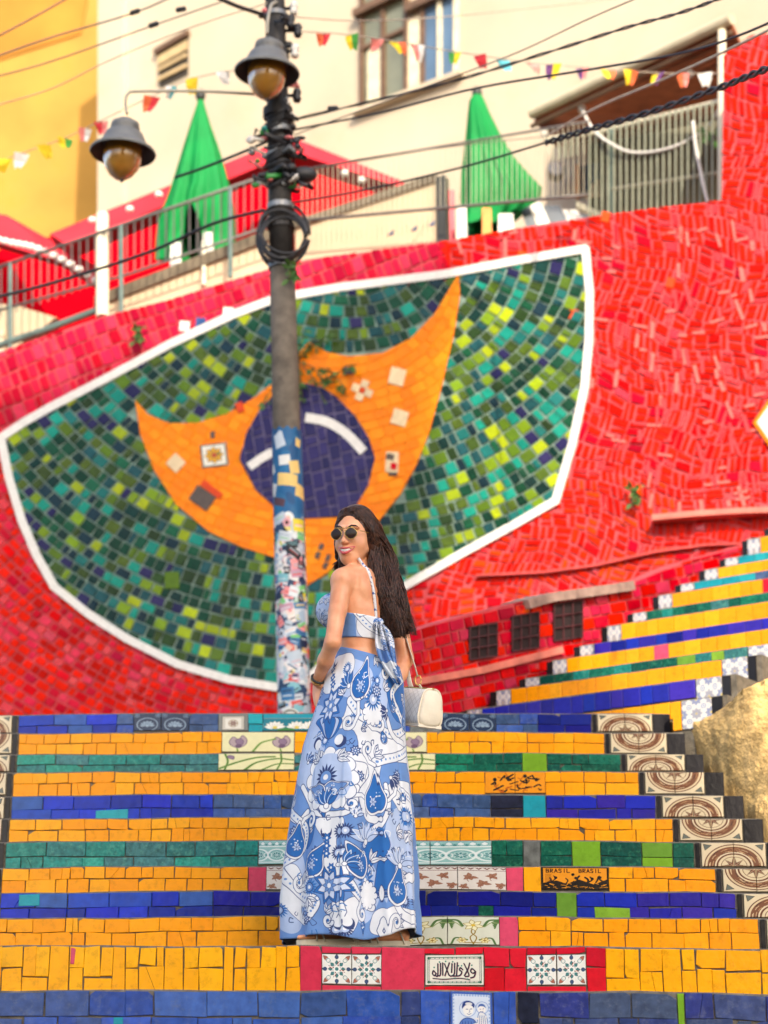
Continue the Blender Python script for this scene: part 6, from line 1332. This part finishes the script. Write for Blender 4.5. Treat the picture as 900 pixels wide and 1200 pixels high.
# skirt: a falling tube of cloth with soft folds
nu, nv = 420, 150; V, uv = [], []
for j in range(nv+1):
    t = j/nv
    for i in range(nu+1):
        ph = 2*math.pi*i/nu-math.pi                   # 0 faces the camera
        top = 772+7*math.sin(ph*0.5)**2*0+ (11*math.sin(ph) if abs(ph) < 1.571 else 11*math.sin(ph))
        bot = 1104+3*math.sin(ph*3+1.0)+2.5*math.sin(ph*5)-(9*max(0, math.sin(ph))) + (5 if abs(ph) > 1.6 else 0)*0
        py = top+(bot-top)*t; l, r = skirt_prof(py); cx, hw = (l+r)/2, (r-l)/2
        p0 = J(cx, py, 0.02*t); R = hw*WY/F*1.0; D = R*(1.02-.16*t)
        D = max(D, float(np.interp(py, [765, 772, 790, 815, 850, 890, 960, 1100], [.112, .122, .150, .184, .196, .192, .20, .21]))); D = min(D, .218)
        g_ = min(1, max(0, (t-.12)/.7)); fold = 1+g_*(.075*math.sin(ph*6+1.2+1.5*t+.5*math.sin(3*t))+.050*math.sin(ph*11+2.0*t)+.014*math.sin(ph*17-1.0)); f2 = g_*(.55+.45*math.sin(2.2*t))
        s_ = 1+(fold-1)*(1.3-.85*abs(math.sin(ph)))+.03*noise.noise(Vector((ph*2.5+t*2, t*5-ph*1.5, 3.1)))*min(1, t*3)+.012*noise.noise(Vector((ph*7+t*7, t*13-ph*5, 1.7)))
        pl_ = 0.0
        for p_0, a_ in ((-.80, .030), (-.22, .038), (.40, .034), (.92, .026), (2.0, .03), (-2.2, .03)):
            w_ = ph-p_0-.10*t
            if 0 <= w_ < .9: pl_ += a_*math.exp(-w_*4.5)*min(1, w_/.03)
        s_ += pl_*g_*1.6
        V.append(p0+np.array([math.sin(ph)*R*s_, -math.cos(ph)*D*s_, 0])+np.array([0, 0, 0]))
        uv.append((ph/math.pi+.5-.9*pl_*g_+g_*(.016*math.cos(ph*6+1.2+1.5*t+.5*math.sin(3*t))+.010*math.cos(ph*11+2*t)+.014*noise.noise(Vector((ph*2, t*4, 7.7)))), 1-(py-770)/340+.012*noise.noise(Vector((ph*2.5, t*5, 2.2)))))
n1_ = len(V); Fc = [(j*(nu+1)+i, (j+1)*(nu+1)+i, (j+1)*(nu+1)+i+1, j*(nu+1)+i+1) for j in range(nv) for i in range(nu)]
Vn = np.array(V); cen = np.array([J(427, 900)[0], WY, 0]); inn = Vn.copy(); dr = inn-cen; dr[:, 2] = 0; inn -= dr/np.linalg.norm(dr, axis=1)[:, None]*.003
V2 = np.vstack([Vn, inn]); F2 = Fc+[tuple(n1_+k for k in reversed(f)) for f in Fc]+[(nv*(nu+1)+i, n1_+nv*(nu+1)+i, n1_+nv*(nu+1)+i+1, nv*(nu+1)+i+1) for i in range(nu)]+[(i, i+1, n1_+i+1, n1_+i) for i in range(nu)]
sk_o = link('skirt', V2, F2, M_CLOTH, per, None, True, uv+uv)
def strap_print():
    c = Cv(64, 64, (240, 240, 242))
    for x, y in ((10, 12), (40, 8), (24, 34), (54, 40), (12, 54), (40, 58)): c.disc(x, y, 5, (60, 100, 180)); c.line([(x+6, y), (x+12, y+6)], 2, (40, 60, 110))
    return c
M_STRAP = print_mat('white strap print', strap_print(), 0.7, 0.82, 0.1, True)
# crop top: band round the ribs, two cups, strap, tied bow
def planar(V):
    return np.stack([(V @ np.array([.86, -.51, 0]))*2.0+.62, V[:, 2]*1.45+.30], 1)
zb = lambda py: CH(py)[2]
tv = np.minimum(torso_d, 9); sl, X, Y, Z = vol.grid(vol.lo, vol.lo+vol.h*(vol.n-1))
cx, cy = CH(735)[0], CH(735)[1]; uu = (X-cx)*RGT[0]+(Y-cy)*RGT[1]; ff = (X-cx)*FWD[0]+(Y-cy)*FWD[1]
up_z = zb(727)+ff*.12; lo_z = zb(754)+ff*.06
bandd = np.maximum(tv-.0055, np.maximum(Z-up_z, lo_z-Z))
cup = np.full_like(tv, .04)
for b_ in brs: cup = np.minimum(cup, np.sqrt((X-b_[0])**2+(Y-b_[1])**2+(Z-b_[2]-.008)**2)-.100)
cup = np.maximum(tv-.0065, np.maximum(cup, -ff-.0+.02))
topd = np.minimum(bandd, cup); topd = np.maximum(topd, -(tv+.004)); topd = topd[:, :, int((zb(775)-vol.lo[2])/HD):]
V, Q = nets(topd, vol.lo+np.array([0, 0, int((zb(775)-vol.lo[2])/HD)*HD]), HD); qmesh('crop_top', V, Q, M_CLOTH, per, planar, 2)
def surf_snap(P, dirv, off):
    """Walk from outside along dirv until the skin is met."""
    out = []
    for p in P:
        q = np.array(p)-dirv*.12
        for _ in range(80):
            i = np.clip(np.round((q-vol.lo)/HD).astype(int), 0, vol.n-1); d = vol.d[tuple(i)]
            if d < off: break
            q = q+dirv*max(min(d-off, .02), .0015)*.7
        out.append(q)
    return out
bd = -np.array([-.25, -1, 0])/1.03*-1; bd = np.array([-.12, 1, -.1]); bd /= np.linalg.norm(bd)
def strap(name, pts, w, th, m):
    P = spline(pts, 26); b = MB(); V = []
    for i in range(len(P)):
        t = P[min(i+1, 25)]-P[max(i-1, 0)]; t /= np.linalg.norm(t); s_ = np.cross(t, np.array([0, 1, 0])); s_ /= np.linalg.norm(s_); n_ = np.cross(s_, t); n_ = n_ if n_[1] < 0 else -n_
        V += [P[i]-s_*w/2, P[i]-s_*w/4+n_*th, P[i]+s_*w/4+n_*th, P[i]+s_*w/2, P[i]-n_*th]
    b.add([tuple(v) for v in V], [(i*5+j, (i+1)*5+j, (i+1)*5+(j+1) % 5, i*5+(j+1) % 5) for i in range(25) for j in range(5)]); o = link(name, b.v, b.f, m, per, None, True, planar(np.array(b.v))*11); return o
sp = surf_snap([J(x, y, 0) for x, y in ((417, 664), (422, 671), (427, 681), (431, 693), (434, 706), (436, 720), (437.5, 733))], bd, .004)
strap('strap', sp, .012, .003, M_STRAP)
kn = surf_snap([J(440, 739, 0)], bd, .012)[0]
bb = MB(); bb.ellip(kn, (.022, .016, .020)); v_ = np.array(bb.v)+np.array([[.003*math.sin(40*a[2]+30*a[0]), 0, .003*math.sin(50*a[0])] for a in bb.v]); link('knot', v_, bb.f, M_CLOTH, per, None, True, planar(v_)*2)
def tail(name, pts, ws, ph0):
    P = spline(pts, 30); Wd = np.interp(np.linspace(0, 1, 30), np.linspace(0, 1, len(ws)), ws); V = []; m = 12
    for s_ in (0, 1):
        for i in range(30):
            for k in range(m+1):
                u = k/m*2-1; V.append(P[i]+np.array([u*Wd[i]*.9, (-.012+.016*math.cos(u*5+ph0)+.006*math.sin(i*.5+u*3))-(0 if s_ else .002), u*Wd[i]*.25]))
    N_ = 30*(m+1); Fc = [(i*(m+1)+k, (i+1)*(m+1)+k, (i+1)*(m+1)+k+1, i*(m+1)+k+1) for i in range(29) for k in range(m)]; V = np.array(V); link(name, V, Fc+[tuple(N_+q for q in reversed(f)) for f in Fc], M_CLOTH, per, None, True, planar(V))
tail('bow_tail', [kn, J(446, 752, -.115), J(450, 768, -.125), J(458, 785, -.13), J(468, 803, -.125)], [.010, .024, .026, .022, .012], .5); tail('bow_tail', [kn, J(451, 741, -.10), J(455, 752, -.11), J(458, 768, -.12), J(462, 782, -.12)], [.010, .022, .024, .02, .012], 2.0)
bb = MB(); V = []
# ------------------------------------------------------------------ hair
m_, t_, p_ = mk('dark brown hair'); geo = nd(t_, 'ShaderNodeNewGeometry'); nz = nd(t_, 'ShaderNodeTexNoise'); nz.inputs['Scale'].default_value = 90; t_.links.new(geo.outputs['Position'], nz.inputs['Vector'])
cr = nd(t_, 'ShaderNodeValToRGB'); cr.color_ramp.elements[0].color = (*C(40, 25, 21), 1); cr.color_ramp.elements[1].color = (*C(104, 66, 50), 1); cr.color_ramp.elements[0].position = .35; cr.color_ramp.elements[1].position = .75; t_.links.new(nz.outputs[0], cr.inputs[0]); t_.links.new(cr.outputs[0], p_.inputs['Base Color']); p_.inputs['Roughness'].default_value = .3; p_.inputs['Specular IOR Level'].default_value = .32; M_HAIR = m_
hv = Vol([J(386, 700)[0], WY-.17, J(430, 762)[2]], [J(486, 700)[0], WY+.2, J(430, 578)[2]], .004)
hv.ell(H(0, -.026, .034), (.083, .098, .101), HAX, .01); hv.ell(H(.072, -.012, -.012), (.020, .030, .055), HAX, .015)
MASS = [(437, 622, .030), (446, 645, .035), (453, 672, .025), (459, 700, .0), (464, 724, -.01), (467, 745, -.01)]
MR = [.040, .036, .030, .027, .020, .008]
hv.chain([J(*p) for p in MASS], MR, .03); hv.chain([H(.060, -.03, .03), H(.066, -.025, -.03), J(441, 668, -.04), J(452, 706, -.055), J(461, 736, -.06)], [.020, .018, .018, .017, .010], .02)
hv.capsule(H(-.070, -.02, .0), H(-.060, -.035, -.085), .022, .018, .02); hv.capsule(H(-.06, -.04, -.08), J(398, 672, .05), .018, .012, .02)
hv.ell(H(0, .070, -.022), (.058, .062, .094), HAX, .012, True)                        # the face stays free
V, Q = nets(hv.d, hv.lo, .004); hair = qmesh('hair', V, Q, M_HAIR, per, None, 2)
st = MB(); HP = []; rs = random.Random(3)
def hsnap(p, c):                                       # push a point out to just above the hair's own surface
    d = p-c; d = d/np.linalg.norm(d); q = c+d*.20
    for _ in range(60):
        i = np.clip(np.round((q-hv.lo)/.004).astype(int), 0, hv.n-1); v = hv.d[tuple(i)]
        if v < .001: break
        q = q-d*max(min(v, .02), .0015)*.8
    return q
cc = H(0, -.026, .02); cap_pts = []
for lk in range(64):                                   # locks: strands that share their way and their wave
    side = 1 if lk % 8 else -1; f0 = rs.uniform(.030, .088); l0 = rs.uniform(-.01, .03); m1 = (rs.uniform(-.02, .02), rs.uniform(-.01, .05), rs.uniform(-.03, .02)); m2 = (rs.uniform(-.075, .026), rs.uniform(-.03, .03))
    u0, v0 = rs.uniform(-1, 1), rs.uniform(-1, .5); w0 = rs.uniform(0, 6.28); fr = rs.uniform(.34, .48); am = rs.uniform(.018, .030); short = rs.random() < .3; cut = rs.choice([3, 4]); dx, dz_ = rs.uniform(-.02, .03), rs.uniform(.0, .05); front = lk % 5 == 1
    for q_ in range(22):
        g1 = lambda a: rs.gauss(0, a)
        root = H(side*l0+g1(.006)-.005, f0*.9+g1(.006), .118-.25*f0); mid1 = H(.055*side+m1[0]+g1(.006), m1[1]+g1(.006), .085+m1[2]+g1(.006)); mid2 = H(.078*side, m2[0]+g1(.008), .01+m2[1]+g1(.006))
        if side > 0:
            if front: e = [p+np.array([g1(.009), g1(.006)-.012, 0]) for p in (H(.068, -.03, -.03), J(440, 666, -.05), J(449, 694, -.07), J(456, 716, -.075), J(462+u0*5, 741+u0*6, -.075))]
            else: e = [J(x+u0*11+g1(2.5), y+(9*v0 if n_ == 4 else 0), dy+v0*.035-.03*(1-u0*u0)+g1(.006)) for n_, (x, y, dy) in enumerate(MASS[1:])]
            if short and not front: e = e[:cut]+[e[-1]+np.array([dx, 0, dz_])]
            ctrl = [hsnap(root, cc), hsnap(mid1, cc), hsnap(mid2, cc)]+e
        else: ctrl = [hsnap(root, cc), hsnap(mid1, cc), hsnap(mid2, cc), H(-.066, -.04, -.07)+np.array([g1(.008), 0, 0]), J(399+g1(2), 666+g1(3), .04)]
        P = spline(ctrl, 36)
        for k in range(36): g_ = max(0, (k-12)/23); P[k] += np.array([math.sin(k*fr+w0), .6*math.cos(k*fr*1.1+w0), 0])*am*g_
        HP.append(P)
HP = np.array(HP); T_ = np.gradient(HP, axis=1); T_ /= np.linalg.norm(T_, axis=2, keepdims=True)+1e-9; U_ = np.cross(T_, np.array([.15, 1, .1])); U_ /= np.linalg.norm(U_, axis=2, keepdims=True)+1e-9; W_ = np.cross(T_, U_)
kk = np.arange(36); rr = (.0019*np.minimum(1, (kk+2)/6)*np.minimum(1, (36-kk)/9)+.0004)[None, :, None, None]; an = np.arange(4)*math.pi/2
Vh = HP[:, :, None, :]+rr*(np.cos(an)[None, None, :, None]*U_[:, :, None, :]+np.sin(an)[None, None, :, None]*W_[:, :, None, :]); nS = len(HP)
ix = np.arange(nS*36*4).reshape(nS, 36, 4); Qh = np.stack([ix[:, :-1], np.roll(ix, -1, 2)[:, :-1], np.roll(ix, -1, 2)[:, 1:], ix[:, 1:]], -1).reshape(-1, 4)
tag(link('hair_strands', Vh.reshape(-1, 3), Qh.tolist(), M_HAIR, per, None, True), kind='stuff')
# ------------------------------------------------------------------ sandals, sunglasses, bracelets, bag
M_SAND = mat('white sandal leather', C(236, 226, 208), 0.55, 0.08, 20, 0.4, 0.1, 60); M_SOLE = mat('pale sole', C(226, 212, 186), 0.7, 0.1, 20); M_GOLD = mat('gold metal', C(232, 190, 110), 0.25, 0.05, 10, metal=1.0)
for i, (heel, ball, fd, sd) in enumerate(feet):
    sn = MB(); Vt = []; prof = []
    for t in np.linspace(0, 1, 18):
        w = .030+.012*math.sin(math.pi*min(1, t*1.1))+.004*t
        if t > .85: w *= math.sqrt(max(.05, 1-((t-.85)/.16)**2))
        if t < .12: w *= math.sqrt(max(.1, 1-((.12-t)/.13)**2))
        prof.append((t, w))
    p0 = heel-fd*.036; L = .245; O = [p0+fd*L*t+sd*w for t, w in prof]+[p0+fd*L*t-sd*w for t, w in prof[::-1]]; n = len(O)
    bot = [np.array([p[0], p[1], ZT+.001]) for p in O]; top = [np.array([p[0], p[1], ZT+.032+.010*(1-min(1, abs(((p-p0)@fd)/L)*1.5))]) for p in O]
    sn.add([tuple(p) for p in bot+top], [tuple(range(n, 2*n)), tuple(range(n-1, -1, -1))]+[(k, (k+1) % n, n+(k+1) % n, n+k) for k in range(n)])
    so_ = sn.build('sandal', M_SOLE, per)
    def across(c, r, h, m, nm, tilt=0): 
        P = [c+sd*r*math.cos(a)+np.array([0, 0, 1])*h*math.sin(a)+fd*tilt*math.sin(a) for a in np.linspace(-.15, math.pi+.15, 16)]; MB().tube([tuple(p) for p in P], .0085, 6, 0, True, .4).build(nm, m, so_, True)
    q = lambda t, z: np.array([*(p0+fd*L*t)[:2], ZT+z+.014])
    across(q(.72, .018), .043, .044, M_SAND, 'strap'); across(q(.60, .018), .041, .052, M_SAND, 'strap', .02); across(q(.16, .024), .037, .075, M_SAND, 'ankle_strap', .03)
# sunglasses
M_LENS = mat('dark brown lens', C(44, 24, 24), 0.08, 0.05, 10, 0.25)
gl = thing('sunglasses', 'gold framed sunglasses with dark round lenses on the woman', 'sunglasses', H(0, .1, .004), None)
for s_ in (-1, 1):
    c = H(.0315*s_, .106, -.002); yaw = .14*s_; R = []
    for a in np.linspace(0, 2*math.pi, 29): x, z = .0236*math.cos(a)*(1+.05*math.cos(4*a)), .0218*math.sin(a)*(1+.04*math.cos(4*a))-.001; R.append(c+HL*x*math.cos(yaw)-HF*abs(x)*.0-HF*x*math.sin(yaw)*1.0+HU*z)
    MB().tube([tuple(p) for p in R], .0016, 6).build('rim', M_GOLD, gl, True)
    n = 28; Vv = [tuple(p+HF*.0012) for p in R[:-1]]+[tuple(p-HF*.0012) for p in R[:-1]]; Vv += [tuple(c+HF*.004), tuple(c+HF*.001)]
    link('lens', Vv, [(k, (k+1) % n, 2*n) for k in range(n)]+[(n+(k+1) % n, n+k, 2*n+1) for k in range(n)], M_LENS, gl, None, True)
    MB().tube([tuple(H(.056*s_, .100, .008)), tuple(H(.068*s_, .07, .008)), tuple(H(.0755*s_, .02, .006)), tuple(H(.077*s_, -.01, .0))], .0016, 6).build('temple', M_GOLD, gl, True)
MB().tube([tuple(H(l, f, u)) for l, f, u in ((-.009, .106, .008), (0, .110, .012), (.009, .106, .008))], .0016, 6).build('bridge', M_GOLD, gl, True)
MB().tube([tuple(H(l, f, u)) for l, f, u in ((-.040, .1065, .0215), (-.015, .1085, .019), (0, .109, .0185), (.015, .1085, .019), (.040, .1065, .0215))], .0013, 6).build('top_bar', M_GOLD, gl, True)
# bracelets
wd = wr-elb; wd /= np.linalg.norm(wd); a1 = np.cross(wd, [0, 0, 1.0]); a1 /= np.linalg.norm(a1); a2 = np.cross(wd, a1)
for k, (o, m, r) in enumerate(((-.006, M_GOLD, .0022), (-.016, M_POSTBK, .0045))):
    c = wr+wd*o; bt = thing('bracelet', ['thin gold bracelet on the wrist just above the hand', 'dark bracelet on the same wrist, higher than the gold one'][k], 'bracelet', c); MB().tube([tuple(c+(a1*math.cos(t)+a2*math.sin(t))*.0262) for t in np.linspace(0, 6.2832, 25)], r, 8).build('band', m, bt, True)
# handbag hanging behind her hip
def bagprint():
    c = Cv(256, 256, (252, 250, 244)); 
    for i in range(-8, 17):
        for s_ in (1, -1): c.line([(i*32, 0), (i*32+s_*256, 256)], 2.6, (222, 218, 210))
    return c
M_BAGP = print_mat('woven pale bag cloth', bagprint(), .7, .8, .15, True); M_LEA = mat('cream bag leather', C(250, 236, 210), 0.5, 0.08, 14, 0.4, 0.15, 50)
bc_ = J(489, 829, .13); bag = thing('handbag', 'small cream handbag hanging at the woman\'s hip from a pale strap', 'handbag', bc_)
AX = np.array([.55, -.83, 0.0]); AX /= np.linalg.norm(AX); AY = np.array([.83, .55, 0]); AY /= np.linalg.norm(AY); tl = -.22
def Bp(u, v, w):                                       # u along the bag, v through it, w up
    q = AX*u+AY*v; return bc_+q*1.0+np.array([0, 0, w])+np.array([w*.10, 0, u*tl])
def ring_sec(u, hw, hh, n=20): return [(u, hw*math.copysign(abs(math.cos(a))**.6, math.cos(a)), hh*math.copysign(abs(math.sin(a))**.6, math.sin(a))) for a in np.linspace(0, 2*math.pi, n, endpoint=False)]
us = [(-.105, .80), (-.10, .93), (-.09, 1), (-.03, 1.0), (.03, 1.0), (.09, 1), (.10, .93), (.105, .8)]; V, uvb = [], []; n = 24
for u, k in us:
    for j, (a, b_, c_) in enumerate(ring_sec(u, .052*k, .075*k, n)): V.append(Bp(a, b_*(1-.18*(c_/.075)), c_)); uvb.append((a*4+.5, c_*4+.5+b_*4))
m = len(us); Fc = [(i*n+k, i*n+(k+1) % n, (i+1)*n+(k+1) % n, (i+1)*n+k) for i in range(m-1) for k in range(n)]+[tuple(range(n-1, -1, -1)), tuple((m-1)*n+k for k in range(n))]
mi = [0]*((m-1)*n)+[0, 1]
mi = [1 if (f[0] // n) >= 5 else 0 for f in Fc[:-2]]+[0, 1]
link('bag_body', V, Fc, [M_BAGP, M_LEA], bag, mi, True, uvb)
MB().tube([tuple(Bp(.092, b_*1.03*(1-.18*(c_/.075)), c_*1.03)) for a, b_, c_ in ring_sec(0, .052, .075, 24)+ring_sec(0, .052, .075, 24)[:1]], .0035, 6).build('piping', M_LEA, bag, True)
MB().tube([tuple(Bp(u, 0.0, .078)) for u in (-.10, -.03, .04, .10)], .0035, 6).build('zip', M_GOLD, bag, True)
MB().hexa([Bp(-.10, -.054, -.076), Bp(.10, -.054, -.076), Bp(.10, .054, -.076), Bp(-.10, .054, -.076)], Vector((0, 0, .012))).build('base_panel', M_LEA, bag)
rp = J(490, 797, .105); MB().tube([tuple(rp+np.array([math.cos(a)*.012, 0, math.sin(a)*.019])) for a in np.linspace(0, 6.2832, 20)], .0028, 6).build('ring', M_GOLD, bag, True)
MB().tube([tuple(rp+np.array([.004, 0, -.018])), tuple(Bp(.02, 0, .075))], .007, 6, 0, True, .5).build('strap_tab', M_LEA, bag, True)
MB().tube([tuple(J(*p)) for p in ((489.5, 793, .105), (486, 780, .10), (481, 764, .10), (476, 748, .11), (470, 733, .13), (462, 722, .14))], .010, 8, 0, True, .3).build('strap', M_SAND, bag, True)
MB().tube([tuple(J(*p)) for p in ((462, 722, .14), (468, 745, .19), (475, 775, .2), (480, 800, .19), (484, 812, .17))], .010, 8, 0, True, .3).build('strap', M_SAND, bag, True)
